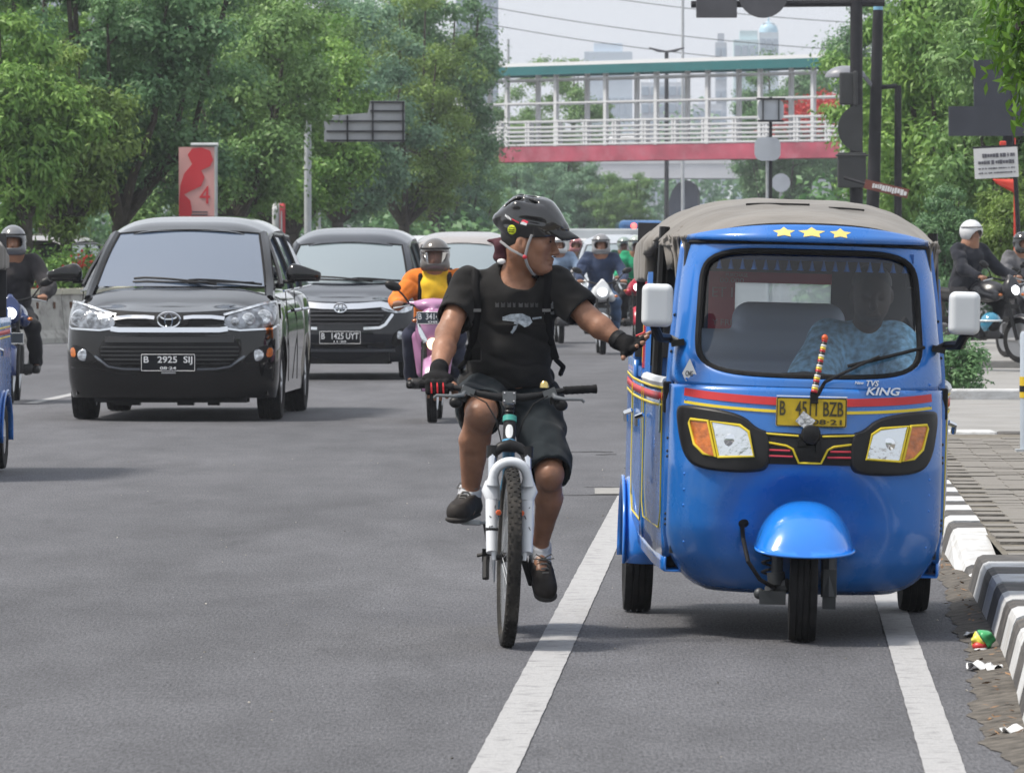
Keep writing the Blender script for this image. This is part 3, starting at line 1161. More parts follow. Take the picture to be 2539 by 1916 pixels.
# ---- median barrier: separate concrete units
BARC = pm('barrier_concrete', (0.4, 0.39, 0.36), 0.85, noise=(3, 0.15), bump=(30, 0.3), dirt=((0.12, 0.11, 0.1), 4, 0.9))
bar_path = [(-15.5, 94.6), (-11.5, 95.0), (-9.2, 95.5), (-7.6, 96.4), (-6.7, 98.2), (-6.35, 101), (-5.9, 110), (-5.2, 127), (-4.2, 150)]
def along(path, s_):
    for a, c in zip(path[:-1], path[1:]):
        L = math.dist(a, c)
        if s_ <= L:
            t_ = s_ / L
            return (a[0] + (c[0] - a[0]) * t_, a[1] + (c[1] - a[1]) * t_), math.atan2(c[1] - a[1], c[0] - a[0])
        s_ -= L
    return path[-1], math.atan2(c[1] - a[1], c[0] - a[0])
bm_ = MB()
prof = [(-0.26, 0), (-0.25, 0.08), (-0.15, 0.2), (-0.09, 0.72), (-0.1, 0.74), (-0.1, 0.82), (0.1, 0.82), (0.1, 0.74), (0.09, 0.72), (0.15, 0.2), (0.25, 0.08), (0.26, 0)]
bm_.prism([(a, c) for a, c in prof], 0.98, lambda a, c, e: (e - 0.49, a, c))
bmesh_ = bm_.mesh('concrete_barrier', BARC, sm=0)
cap_ = MB()
cap_.box((0, 0, 0.79), (0.985, 0.23, 0.085))
capm = cap_.mesh('coping', pm('barrier_cap', (0.52, 0.5, 0.4), 0.8, noise=(5, 0.15), dirt=((0.25, 0.23, 0.18), 5, 0.7)), sm=0)
hole_ = MB()
hole_.box((0, -0.115, 0.58), (0.045, 0.02, 0.1))
holem = hole_.mesh('slot', pm('rust_dark', (0.12, 0.06, 0.035), 0.9), sm=0)
s_, i = 2.0, 0
while s_ < 34:
    (x, y), an = along(bar_path, s_)
    o = thing('concrete_barrier', 'stained concrete barrier unit in the row below the flowering hedge', 'barrier', (x, y, 0), (0, 0, an), 'concrete barrier row')
    link('body', bmesh_, None, o)
    link('coping', capm, None, o)
    for k in (-0.25, 0.25):
        link('slot', holem, None, o, (k, 0, 0))
    s_ += 1.0
    i += 1
b = MB()
b.prism([(-15.5, 95.2), (-9, 96.1), (-7.2, 97.2), (-6.3, 99.5), (-5.2, 126), (-2.0, 205), (1.5, 290), (-4, 290), (-8, 200), (-11.5, 126), (-16, 108)], 0.11, lambda a, c, e: (a, c, e))
tag(b.build('median_ground', pm('median_earth', (0.09, 0.1, 0.05), 0.95, noise=(2, 0.4)), sm=0), kind='structure')

# ---- footbridge
BW = pm('bridge_white', (0.6, 0.61, 0.63), 0.6, noise=(1.5, 0.08))
BRED = pm('bridge_red', (0.36, 0.06, 0.1), 0.7, noise=(0.8, 0.3), dirt=((0.42, 0.2, 0.24), 1.4, 0.55))
TEAL = pm('bridge_teal', (0.01, 0.13, 0.14), 0.5, noise=(1, 0.1))
A0, A1 = Vector((-9.5, 301.5, 0)), Vector((15.4, 275, 0))
BL = (A1 - A0).length
ba = math.atan2(A1.y - A0.y, A1.x - A0.x)
fb = thing('footbridge', 'white railed pedestrian footbridge with red girder and teal roof edge', 'footbridge', A0, (0, 0, ba))
def fpart(name, mat, boxes):
    m_ = MB()
    for (c, d_) in boxes:
        m_.box(c, d_)
    return m_.build(name, mat, fb, sm=0)
fpart('girder', BRED, [((BL / 2, -0.9, 5.66), (BL, 0.3, 0.7)), ((BL / 2, 0.9, 5.66), (BL, 0.3, 0.7))])
fpart('deck', CONC, [((BL / 2, 0, 5.95), (BL, 1.9, 0.14))])
fpart('roof', pm('roof_white', (0.72, 0.73, 0.75), 0.5), [((BL / 2, 0, 9.72), (BL + 1.2, 2.9, 0.16))])
fpart('roof_edge', TEAL, [((BL / 2, -1.42, 9.44), (BL + 1.2, 0.08, 0.4)), ((BL / 2, 1.42, 9.44), (BL + 1.2, 0.08, 0.4))])
pst = MB()
pst.box((0, 0, 7.7), (0.18, 0.18, 3.4))
pstm = pst.mesh('post', BW, sm=0)
rp = MB()
rp.box((-0.09, 0, 6.6), (0.1, 0.09, 1.18))
rp.box((0.09, 0, 6.6), (0.1, 0.09, 1.18))
rpm = rp.mesh('railing_post', BW, sm=0)
nb = int(BL / 3.25)
for k in range(nb + 1):
    for s2 in (-1, 1):
        link('post', pstm, None, fb, (1.6 + k * 3.25, s2 * 0.98, 0))
for k in range(int(BL / 1.9)):
    for s2 in (-1, 1):
        link('railing_post', rpm, None, fb, (0.8 + k * 1.9, s2 * 1.02, 0))
rl = MB()
rl.box((BL / 2, 0, 0), (BL, 0.06, 0.075))
rlm = rl.mesh('rail', BW, sm=0)
for s2 in (-1, 1):
    for z in (6.08, 6.28, 6.48, 6.68, 6.88, 7.14, 7.97, 9.05):
        link('rail', rlm, None, fb, (0, s2 * 1.05, z))
pier = MB()
pier.box((BL - 0.4, 0, 2.7), (0.8, 1.4, 5.3))
pier.box((BL + 0.6, 0, 5.6), (2.4, 2.2, 1.1))
pier.build('pier', BW, fb, sm=0, bevel=0.05)
tow = MB()
for k in (0, 1):
    tow.box((BL - 0.1 + k * 0.0, -1.1 + k * 2.2, 7.5), (0.34, 0.25, 4.0))
tow.build('end_frame', BW, fb, sm=0)

# ---- elevated road and far city, inside the haze
FLY = pm('flyover_concrete', (0.62, 0.63, 0.66), 0.8, noise=(0.4, 0.1))
fo = thing('flyover', 'pale concrete flyover seen through and under the footbridge', 'flyover', (4.5, 420, 0), (0, 0, R(-4)))
m_ = MB()
m_.box((14, 0, 6.4), (30, 7, 1.0))
m_.build('deck', FLY, fo, sm=0)
m_ = MB()
m_.box((14, -3.4, 7.25), (30, 0.3, 0.8))
m_.build('parapet', BW, fo, sm=0)
m_ = MB()
m_.prism([(6.0, 0), (7.9, 0), (7.9, 5.0), (7.7, 5.5), (7.2, 5.8), (6.6, 5.6), (6.2, 5.1), (6.0, 4.4)], 4, lambda a, c, e: (a, e - 2, c))
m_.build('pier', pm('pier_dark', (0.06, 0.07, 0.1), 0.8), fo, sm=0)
m_ = MB()
m_.box((15.5, 0, 2.95), (1.6, 3, 5.9))
m_.build('pier', FLY, fo, sm=0)
def tower(x0, x1, ytop, d, col, label, rows=10, cols=4, dome=None):
    a, c = P(x0, ytop, d), P(x1, ytop, d)
    w, h_ = c.x - a.x, a.z
    o = thing('tower_block', label, 'building', ((a.x + c.x) / 2, d, 0))
    wall = MB()
    wall.box((0, w * 0.4, h_ / 2), (w, w * 0.8, h_))
    wm = pm('hazed_facade_%d%d' % (int(x0), int(d)), col, 0.7, noise=(0.05, 0.08))  # facade and window colours paled to deepen the distance haze
    wall.build('wall', wm, o, sm=0)
    gl = pm('hazed_glass', (0.4, 0.47, 0.55), 0.4)
    z0 = max(2, h_ * 0.1)
    for r_ in range(rows):
        m_ = MB()
        zz = z0 + (h_ - z0) * (r_ + 0.5) / rows
        for q in range(cols):
            m_.box((-w / 2 + w * (q + 0.5) / cols, -0.03, zz), (w / cols * 0.72, 0.2, (h_ - z0) / rows * 0.5))
        m_.build('window_row', gl, o, sm=0)
    pr = MB()
    pr.box((0, w * 0.4, h_ + 0.02 * h_), (w * 0.6, w * 0.45, h_ * 0.045))
    pr.build('plant_room', wm, o, sm=0)
    if dome:
        m_ = MB()
        m_.ell((0, w * 0.4, h_), (w * 0.5, w * 0.4, w * 0.55), 16, 8, None, 0.0, 0.5)
        m_.tube([(0, w * 0.4, h_ + w * 0.5), (0, w * 0.4, h_ + w * 1.5)], [w * 0.05, w * 0.01], 6)
        m_.build('dome', pm('dome_blue', (0.4, 0.58, 0.7), 0.4), o)
    return o
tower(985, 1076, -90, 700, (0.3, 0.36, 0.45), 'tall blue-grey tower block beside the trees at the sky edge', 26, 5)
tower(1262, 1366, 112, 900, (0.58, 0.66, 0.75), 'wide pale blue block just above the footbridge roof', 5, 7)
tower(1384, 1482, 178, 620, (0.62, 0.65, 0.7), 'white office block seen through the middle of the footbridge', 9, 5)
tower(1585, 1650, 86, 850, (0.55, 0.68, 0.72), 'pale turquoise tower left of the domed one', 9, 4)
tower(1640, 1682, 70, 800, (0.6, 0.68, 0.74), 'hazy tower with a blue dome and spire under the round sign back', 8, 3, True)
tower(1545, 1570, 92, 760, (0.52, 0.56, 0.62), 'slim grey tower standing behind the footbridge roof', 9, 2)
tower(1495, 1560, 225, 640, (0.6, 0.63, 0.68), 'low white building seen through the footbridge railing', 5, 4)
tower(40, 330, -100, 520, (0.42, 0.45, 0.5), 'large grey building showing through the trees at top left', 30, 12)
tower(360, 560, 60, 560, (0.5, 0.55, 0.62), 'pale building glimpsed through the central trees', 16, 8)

# street furniture in the distance
def pole(name, label, cat, x, d, z1, r0, mat, z0=0):
    o = thing(name, label, cat, (x, d, 0))
    m_ = MB()
    m_.tube([(0, 0, z0), (0, 0, z1)], [r0, r0 * 0.8], 10)
    m_.build('pole', mat, o)
    return o
lp = pole('street_lamp', 'twin-armed street lamp standing above the footbridge roof', 'lamp', P(1440, 0, 360).x, 360, P(0, 112, 360).z, 0.14, DARKM)
m_ = MB()
zt = P(0, 112, 360).z
for s2 in (-1, 1):
    m_.tube([(0, 0, zt), (s2 * 0.45, 0, zt + 0.05), (s2 * 1.0, 0, zt + 0.22)], [0.1, 0.16, 0.07], 8, flat=((0, 0, 1), 0.5))
m_.build('lamp_head', DARKM, lp)
pole('mast', 'tall thin grey mast rising into the sky beside the twin lamp', 'mast', P(1475, 0, 380).x, 380, 18.0, 0.1, STEEL)
pole('mast', 'thin pale pole against the sky by the tree edge', 'mast', P(1098, 0, 370).x, 370, P(0, 85, 370).z, 0.09, STEEL)
for q, (y0, y1) in enumerate(((-40, 22), (22, 82), (60, 118))):
    m_ = MB()
    a, c = P(1040, y0 - 10 + 0 * q, 440), P(1900, y1 + 30, 440)
    pts = []
    for k in range(25):
        t_ = k / 24
        p_ = a.lerp(c, t_)
        pts.append((p_.x, p_.y, p_.z - 0.5 * 4 * t_ * (1 - t_)))
    m_.tube(pts, 0.028, 5)
    o = m_.build('power_cable', DARKM)
    tag(o, ['topmost thin overhead cable crossing the pale sky', 'middle thin overhead cable crossing the pale sky', 'lowest overhead cable above the footbridge roof'][q], 'cable', 'overhead cables')

# gantry arm with sign backs, signal poles (seen from behind)
SIGNB = pm('sign_back', (0.075, 0.075, 0.085), 0.6, noise=(2, 0.2))
d = 90.0
px_m = F_ / d
gp = thing('signal_gantry', 'dark gantry pole carrying sign backs and traffic signal housings', 'gantry', (P(1850, 0, d).x, d, 0))
m_ = MB()
m_.tube([(0, 0, 0), (0, 0, 6.0)], [0.1, 0.085], 12)
m_.build('pole', DARKM, gp)
m_ = MB()
m_.tube([(0.4, 0, P(0, 6, d).z), (-2.35, 0, P(0, 10, d).z)], [0.055, 0.05], 8)
m_.tube([(0.4, 0, P(0, -60, d).z), (-2.35, 0, P(0, -56, d).z)], [0.055, 0.05], 8)
m_.build('arm', DARKM, gp)
m_ = MB()
m_.box((-1.99, -0.09, P(0, -35, d).z), (0.58, 0.05, 0.98))
m_.build('sign_panel', SIGNB, gp, sm=0, bevel=0.01)
m_ = MB()
m_.lathe([(0.0, -0.03), (0.36, -0.03), (0.36, 0.03), (0.0, 0.03)], 32, (-1.33, -0.09, P(0, -15, d).z), 'y')
m_.build('sign_disc', SIGNB, gp, sm=30)
hs = pm('signal_housing', (0.03, 0.032, 0.034), 0.5, noise=(4, 0.2))
m_ = MB()
m_.box((-0.13, -0.02, P(0, 192, d).z), (0.22, 0.2, 0.46))
m_.box((-0.02, -0.02, P(0, 192, d).z), (0.06, 0.3, 0.5))
m_.build('signal_housing', hs, gp, sm=0, bevel=0.02)
m_ = MB()
m_.prism([(0.07, 0.34)] + [(0.07 + 0.34 * math.cos(a), 0.34 * math.sin(a)) for a in np.linspace(R(90), R(270), 20)], 0.04, lambda a, c, e: (a, e - 0.14, P(0, 278, d).z + c))
m_.build('backing_disc', hs, gp, sm=30)
m_ = MB()
m_.box((-0.07, -0.08, P(0, 368, d).z), (0.4, 0.22, 0.5))
m_.box((-0.07, -0.08, P(0, 336, d).z), (0.46, 0.26, 0.03))
m_.build('signal_housing', hs, gp, sm=0, bevel=0.02)
lampp = thing('roadside_lamp', 'dark pole with pale blue cap and grey domed lamp head', 'lamp', (P(1888, 0, d + 2).x, d + 2, 0))
m_ = MB()
m_.tube([(-0.1, 0, 0), (0, 0, 2.5), (0.06, 0, P(0, 22, d + 2).z)], [0.1, 0.095, 0.075], 12)
m_.build('pole', DARKM, lampp)
m_ = MB()
m_.tube([(0.06, 0, P(0, 24, d + 2).z), (0.062, 0, P(0, 6, d + 2).z)], 0.07, 12)
m_.build('cap', pm('cap_blue', (0.2, 0.42, 0.6), 0.5), lampp)
m_ = MB()
m_.ell((-0.42, -0.15, P(0, 168, d + 2).z), (0.3, 0.2, 0.17), 20, 8, None, 0, 0.5)
m_.tube([(0, 0, P(0, 190, d + 2).z), (-0.15, -0.1, P(0, 165, d + 2).z)], 0.03, 6)
m_.build('lamp_head', pm('lamp_grey', (0.2, 0.21, 0.24), 0.4), lampp)
m_ = MB()
m_.tube([(0.0, 0, P(0, 175, d + 2).z), (0.02, 0, P(0, 190, d + 2).z), (0.34, 0, P(0, 186, d + 2).z)], 0.035, 8)
m_.build('bracket', DARKM, lampp)
pole('thin_post', 'thin black post right of the capped lamp pole', 'post', P(1940, 0, d + 2).x, d + 2, P(0, 185, d + 2).z, 0.062, DARKM)
# leaning street name board
sb = thing('street_name_board', 'tilted red-brown direction board with white lettering on the signal pole', 'sign', P(1915, 408, 88), (0, R(13), 0))
m_ = MB()
m_.box((0, 0, 0), (0.62, 0.03, 0.13))
m_.build('board', pm('board_red', (0.17, 0.05, 0.035), 0.6), sb, sm=0)
m_ = MB()
rn = random.Random(3)
x = -0.2
while x < 0.28:
    w = rn.uniform(0.018, 0.045)
    m_.box((x + w / 2, -0.02, rn.uniform(-0.008, 0.008)), (w, 0.012, rn.uniform(0.05, 0.085)))
    x += w + 0.008
m_.build('lettering', pm('letter_white', (0.7, 0.7, 0.7), 0.6), sb, sm=0)
m_ = MB()
m_.tube([(-0.3, 0.02, 0), (-0.6, 0.1, 0.02)], 0.025, 6)
m_.build('bracket', DARKM, sb)
# white notice and dark boards among the right trees
nb_ = thing('notice_board', 'white notice with lines of dark print hanging in the right trees', 'sign', P(2152, 352, 84), (0, R(-3), 0))
m_ = MB()
m_.box((0, 0, 0), (0.58, 0.03, 0.4))
m_.build('panel', pm('notice_white', (0.66, 0.66, 0.66), 0.5), nb_, sm=0)
m_ = MB()
for (z, h_, a) in ((0.1, 0.055, -0.18), (0.01, 0.055, -0.24), (-0.07, 0.02, -0.24), (-0.13, 0.02, -0.24)):
    x = a
    while x < 0.24:
        w = rn.uniform(0.015, 0.04)
        m_.box((x + w / 2, -0.02, z), (w, 0.012, h_ * rn.uniform(0.6, 1)))
        x += w + rn.choice((0.006, 0.006, 0.02))
m_.build('print', pm('print_grey', (0.1, 0.1, 0.12), 0.6), nb_, sm=0)
m_ = MB()
m_.box((0, 0.03, 0.215), (0.6, 0.04, 0.03))
m_.tube([(0.25, 0.05, 0.2), (0.25, 0.05, 1.0)], 0.012, 6)
m_.tube([(0.25, 0.05, -0.2), (0.25, 0.05, -2.65)], 0.03, 6)
m_.build('frame', DARKM, nb_, sm=0)
fl = thing('red_pennant', 'small red flag tail hanging below the white notice', 'flag', P(2170, 395, 85))
m_ = MB()
m_.grid(lambda u, v: (-0.16 + 0.3 * u + 0.05 * v, 0.03 * math.sin(4 * u), 0.05 - (0.06 + 0.16 * u) * v), 6, 3)
m_.tube([(0.14, 0.03, 0.6), (0.14, 0.03, -2.5)], 0.012, 6)
m_.build('cloth', pm('flag_red', (0.6, 0.05, 0.03), 0.7), fl, solid=0.006)
m_ = MB()
m_.box((-0.02, 0.02, 0.5), (0.09, 0.03, 0.12))
m_.build('tip', pm('flag_red', (0.6, 0.05, 0.03), 0.7), fl, sm=0, bevel=0.02)
db = thing('dark_board', 'large dark board back partly hidden by the hanging leaves', 'sign', (P(2135, 0, 92).x, 92, 0))
m_ = MB()
m_.box((0.05, 0, P(0, 262, 92).z), (1.25, 0.12, 0.43))
m_.box((0.12, 0.05, P(0, 180, 92).z), (0.65, 0.1, 0.68))
m_.build('panel', pm('board_navy', (0.035, 0.04, 0.055), 0.6, noise=(3, 0.2)), db, sm=0)
m_ = MB()
m_.tube([(0.3, 0.1, 0), (0.3, 0.1, 4.2)], 0.08, 10)
m_.build('pole', DARKM, db)
# far round sign backs on thin posts seen over the canopy
for (x, y, dd, w, sq, lab) in ((1665, 238, 150, 0.62, True, 'square framed sign back in front of the footbridge, the higher one'),
                               (1658, 322, 150, 0.62, True, 'pale square sign back hanging before the red girder'),
                               (1687, 395, 170, 0.5, False, 'round pale sign back over the rickshaw canopy, left one'),
                               (1775, 408, 160, 0.5, False, 'round pale sign back over the rickshaw canopy, right one')):
    c = P(x, y, dd)
    o = thing('road_sign', lab, 'sign', (c.x, dd, 0), (0, 0, 0), 'sign backs before the footbridge')
    m_ = MB()
    if sq:
        m_.prism(rrect(w, w * 0.9, w * 0.3), 0.04, lambda a, c2, e: (a, e - 0.05, c.z + c2))
    else:
        m_.lathe([(0, -0.05), (w / 2, -0.05), (w / 2, -0.01), (0, -0.01)], 28, (0, 0, c.z), 'y')
    m_.build('panel', pm('sign_pale', (0.5, 0.53, 0.58), 0.6, noise=(2, 0.1)), o, sm=30)
    m_ = MB()
    m_.tube([(0, 0.05, 0), (0, 0.05, c.z + w / 2)], 0.04, 8)
    if y == 238:
        m_.box((-w * 0.3, -0.09, c.z), (0.03, 0.04, w * 0.9))
        m_.box((w * 0.3, -0.09, c.z), (0.03, 0.04, w * 0.9))
        m_.box((0, -0.09, c.z + w * 0.42), (w * 1.1, 0.05, 0.05))
        m_.box((0, -0.09, c.z - w * 0.42), (w * 1.0, 0.05, 0.05))
    m_.build('post', DARKM if y == 238 else STEEL, o, sm=30)

# grey sign back among the median trees
gs = thing('road_sign', 'large grey ribbed sign back sticking out of the median trees', 'sign', (P(795, 0, 137).x, 137, 0), (0, 0, R(6)))
zc = P(0, 264, 137).z
m_ = MB()
m_.prism([(-0.95, -0.43), (0.8, -0.43), (0.8, 0.46), (0.05, 0.46), (0.0, 0.2), (-0.95, 0.12)], 0.05, lambda a, c, e: (a, e, zc + c))
m_.build('panel', pm('sign_grey', (0.36, 0.37, 0.39), 0.5, noise=(2, 0.12)), gs, sm=0)
for z in (-0.4, -0.2, 0.02, 0.24, 0.43):
    m_ = MB()
    m_.box((-0.05 if z < 0.1 else 0.42, -0.03, zc + z), (1.7 if z < 0.1 else 0.74, 0.05, 0.035))
    m_.build('stiffener', DARKM, gs, sm=0)
for x in (-0.45, 0.1, 0.76):
    m_ = MB()
    m_.box((x, -0.03, zc - (0.15 if x < 0.05 else 0)), (0.035, 0.05, 0.58 if x < 0.05 else 0.86))
    m_.build('stiffener', DARKM, gs, sm=0)
m_ = MB()
m_.tube([(-1.3, 0.1, 0), (-1.3, 0.1, zc + 0.6)], 0.08, 10)
m_.tube([(-1.3, 0.1, zc + 0.1), (0.8, 0.1, zc + 0.1)], 0.05, 8)
m_.build('pole', STEEL, gs)
pole('lamp_post', 'plain grey post standing left of the second dark car roof', 'post', P(688, 0, 150).x, 150, P(0, 345, 150).z, 0.06, STEEL)

# red / pink advertising banner in the median
bn = thing('banner', 'tall pink advertising banner with red swirls and a red figure four', 'banner', (P(425, 0, 107.5).x, 107.5, 0), (0, 0, R(-8)))
zb, zt = P(0, 500, 107.5).z, P(0, 318, 107.5).z
m_ = MB()
m_.box((0, 0, (zb + zt) / 2), (0.62, 0.02, zt - zb))
m_.build('cloth', pm('banner_pink', (0.62, 0.33, 0.32), 0.7, noise=(1.5, 0.12)), bn, sm=0)
m_ = MB()
red = pm('banner_red', (0.58, 0.03, 0.045), 0.6)
sw = [(-0.39, 0.0), (-0.3, 0.02), (-0.16, 0.12), (-0.1, 0.28), (-0.14, 0.5), (-0.28, 0.62), (-0.1, 0.7), (0.1, 0.78), (0.18, 0.95), (0.1, 1.08), (0.3, 1.16), (0.37, 1.28), (0.3, 1.46), (0.1, 1.52), (-0.1, 1.5), (-0.2, 1.38), (-0.1, 1.2), (-0.28, 1.02), (-0.36, 0.8), (-0.39, 0.5)]
m_.prism([(a * 0.77, zb + 0.08 + c * (zt - zb) / 1.62) for a, c in sw], 0.008, lambda a, c, e: (a, -0.014 - e, c))
m_.build('print', red, bn, sm=0)
letters('4', 0.18, 0.3, red, bn, (0.14, -0.018, zb + 0.62), depth=0.006)
m_ = MB()
for k in range(2):
    for q in range(7):
        m_.box((-0.1 + q * 0.045, -0.016, zb + 0.33 - k * 0.05), (0.04, 0.006, 0.022))
m_.build('print', pm('print_grey', (0.1, 0.1, 0.12), 0.6), bn, sm=0)
m_ = MB()
m_.tube([(0.33, 0, 0), (0.33, 0, zt + 0.06)], 0.03, 8)
m_.tube([(-0.1, 0, zt + 0.04), (0.37, 0, zt + 0.04)], 0.035, 8)
m_.build('frame', STEEL, bn)

# red-white bunting posts in the shade under the trees
for (x, col, lab) in ((596, (0.7, 0.7, 0.72), 'white half of a small flag post under the trees, left of the second car'), (608, (0.5, 0.05, 0.06), 'small red flag post under the trees beside the black minivan roof')):
    c = P(x, 470, 135)
    o = thing('flag_post', lab, 'flag', (c.x, 135, 0))
    m_ = MB()
    m_.tube([(0, 0, 0), (0, 0, c.z + 0.5)], 0.02, 6)
    m_.build('pole', STEEL, o)
    m_ = MB()
    m_.grid(lambda u, v: (-0.08 + 0.16 * u, 0.02 * math.sin(5 * v), c.z - 0.5 + 0.8 * v), 3, 6)
    m_.build('cloth', pm('flag_%d' % x, col, 0.7), o, solid=0.005)

# bollard at the right edge
bo = thing('bollard', 'pale grey bollard with yellow and black band at the right edge', 'bollard', (3.42, 42, 0.13))
m_ = MB()
m_.lathe([(0.05, 0), (0.05, 0.78), (0.04, 0.8), (0, 0.8)], 18, (0, 0, 0), 'z')
m_.build('post', pm('bollard_grey', (0.35, 0.4, 0.46), 0.5, noise=(4, 0.1)), bo)
m_ = MB()
m_.lathe([(0.053, 0.36), (0.053, 0.5)], 18, (0, 0, 0), 'z')
m_.build('band', pm('band_yellow', (0.6, 0.42, 0.02), 0.5), bo)
m_ = MB()
m_.lathe([(0.0545, 0.4), (0.0545, 0.44)], 18, (0, 0, 0), 'z')
m_.build('stripe', BLACKP, bo)
m_ = MB()
m_.box((0, 0, 0.01), (0.16, 0.16, 0.02))
m_.build('base', STEEL, bo, sm=0)

# litter in the gutter
lt = thing('crumpled_wrapper', 'round crumpled snack wrapper in green, yellow and red by the kerb', 'litter', (1.735, 23.35, 0.045))
rng = np.random.default_rng(2)
for (name, col, z0, z1) in (('green_side', (0.05, 0.35, 0.12), -0.2, 1.0), ('yellow_side', (0.65, 0.6, 0.08), -1.0, -0.2)):
    s = SDF((-0.06, -0.06, -0.06), (0.06, 0.06, 0.06), 0.003)
    s.ell((0, 0, 0), (0.042, 0.036, 0.04))
    s.wrinkle(0.009, 45, 3)
    s.half((0.002 * (1 if z0 > -0.5 else -1), 0, 0), (-0.8 if z0 > -0.5 else 0.8, 0, -0.5 if z0 > -0.5 else 0.5), (-0.06, -0.06, -0.06), (0.06, 0.06, 0.06))
    s.build(name, pm('wrap_' + name, col, 0.35), lt)
m_ = MB()
m_.ell((-0.012, -0.014, -0.02), (0.028, 0.026, 0.018), 12, 8)
m_.build('red_panel', pm('wrap_red', (0.55, 0.04, 0.04), 0.4), lt)
m_ = MB()
m_.ell((-0.008, -0.02, -0.032), (0.026, 0.022, 0.01), 12, 8)
m_.build('white_panel', pm('wrap_white', (0.75, 0.75, 0.75), 0.4), lt)
for q, (px, py, sz, lab) in enumerate(((2110, 1380, 0.045, 'white paper scrap above the crumpled wrapper in the gutter'), (2115, 1448, 0.04, 'torn white paper scrap below the crumpled wrapper'), (2200, 1590, 0.05, 'silvery foil scrap at the right edge near the kerb'), (2148, 1452, 0.03, 'small pale paper shred under the kerb face'))):
    d = F_ * 1.5 / (py - CY_)
    x = (px - CX_) * d / F_
    m_ = MB()
    m_.grid(lambda u, v: (x + sz * (u - 0.5) * 2 + rng.normal() * 0.004, d + sz * 3 * (v - 0.5), 0.02 + 0.016 * math.sin(7 * u + q) * math.cos(5 * v) + rng.normal() * 0.003), 6, 5)
    tag(m_.build('paper_scrap', pm('scrap', (0.7, 0.71, 0.72), 0.5), solid=0.001), lab, 'litter', 'litter scraps')
m_ = MB()
rn = random.Random(9)
for k in range(150):
    d = rn.uniform(19, 33)
    x = kx(d) - abs(rn.gauss(0.03, 0.05))
    an, s_ = rn.uniform(0, 6.28), rn.uniform(0.008, 0.022)
    u = Vector((math.cos(an), math.sin(an), rn.uniform(-0.3, 0.5)))
    w = Vector((-math.sin(an), math.cos(an), rn.uniform(-0.4, 0.4))) * 0.45
    c = Vector((x, d, 0.022 + rn.uniform(0, 0.01)))
    m_.add([c - u * s_, c + w * s_, c + u * s_, c - w * s_], [(0, 1, 2, 3)])
tag(m_.build('leaf_litter', pm('dry_leaf', (0.2, 0.11, 0.05), 0.8, island=0.7), sm=0), 'dry brown leaves scattered along the gutter', 'leaves', kind='stuff')

# ---- haze
m = bpy.data.materials.new('haze')
m.use_nodes = True
n = m.node_tree.nodes
n.clear()
o_ = n.new('ShaderNodeOutputMaterial')
pv = n.new('ShaderNodeVolumePrincipled')
pv.inputs['Color'].default_value = (0.86, 0.91, 1.0, 1)
pv.inputs['Density'].default_value = 0.00032
pv.inputs['Anisotropy'].default_value = 0.0
m.node_tree.links.new(pv.outputs[0], o_.inputs['Volume'])
hz = MB()
hz.box((0, 1190, 35), (1600, 2500, 75))
tag(hz.build('haze', m, sm=0), 'pale city haze over the whole road', 'haze', kind='stuff')
# ================================================================== auto rickshaw (local frame: front towards -y, ground at z = 0, front axle at y = 0)
BLUE = pm('rickshaw_blue', (0.014, 0.145, 0.5), 0.26, coat=0.6, noise=(2.2, 0.1), dirt=((0.09, 0.19, 0.4), 3.4, 0.45), bump=(3.2, 0.07, 0.02))
BLUE2 = pm('mudguard_blue', (0.014, 0.19, 0.68), 0.2, coat=0.8, noise=(5, 0.06))
YEL = pm('trim_yellow', (0.72, 0.56, 0.03), 0.45)
REDT = pm('trim_red', (0.5, 0.02, 0.025), 0.45)
CANV = pm('canopy_cloth', (0.16, 0.147, 0.132), 0.85, noise=(3, 0.2), bump=(9, 0.35, 0.03), sheen=0.2)
WHITEP = pm('mirror_white', (0.62, 0.65, 0.68), 0.35, noise=(6, 0.05))
CHROME = pm('chrome', (0.75, 0.77, 0.8), 0.12, metal=1.0)
TYRE = pm('tyre', (0.013, 0.013, 0.014), 0.82, spec=0.2, noise=(30, 0.3), dirt=((0.05, 0.047, 0.044), 6, 0.6), bump=(60, 0.3, 0.01))
ALU = pm('alloy', (0.45, 0.46, 0.48), 0.35, metal=0.9)
LENS = pm('lamp_lens', (0.7, 0.73, 0.75), 0.08, metal=0.85, bump=(16, 0.5, 0.02))
AMBER = pm('amber_lens', (0.5, 0.13, 0.01), 0.15, coat=0.8, noise=(30, 0.35), bump=(60, 0.4, 0.01))
INTER = pm('cabin_dark', (0.025, 0.027, 0.03), 0.8, noise=(4, 0.3))
SKIN = pm('skin', (0.29, 0.142, 0.085), 0.42, noise=(9, 0.24), bump=(90, 0.35, 0.004), dirt=((0.13, 0.055, 0.032), 7, 0.45))
PLW = pm('plate_white', (0.75, 0.76, 0.78), 0.45)
PLB = pm('plate_black', (0.008, 0.009, 0.012), 0.4, spec=0.2)

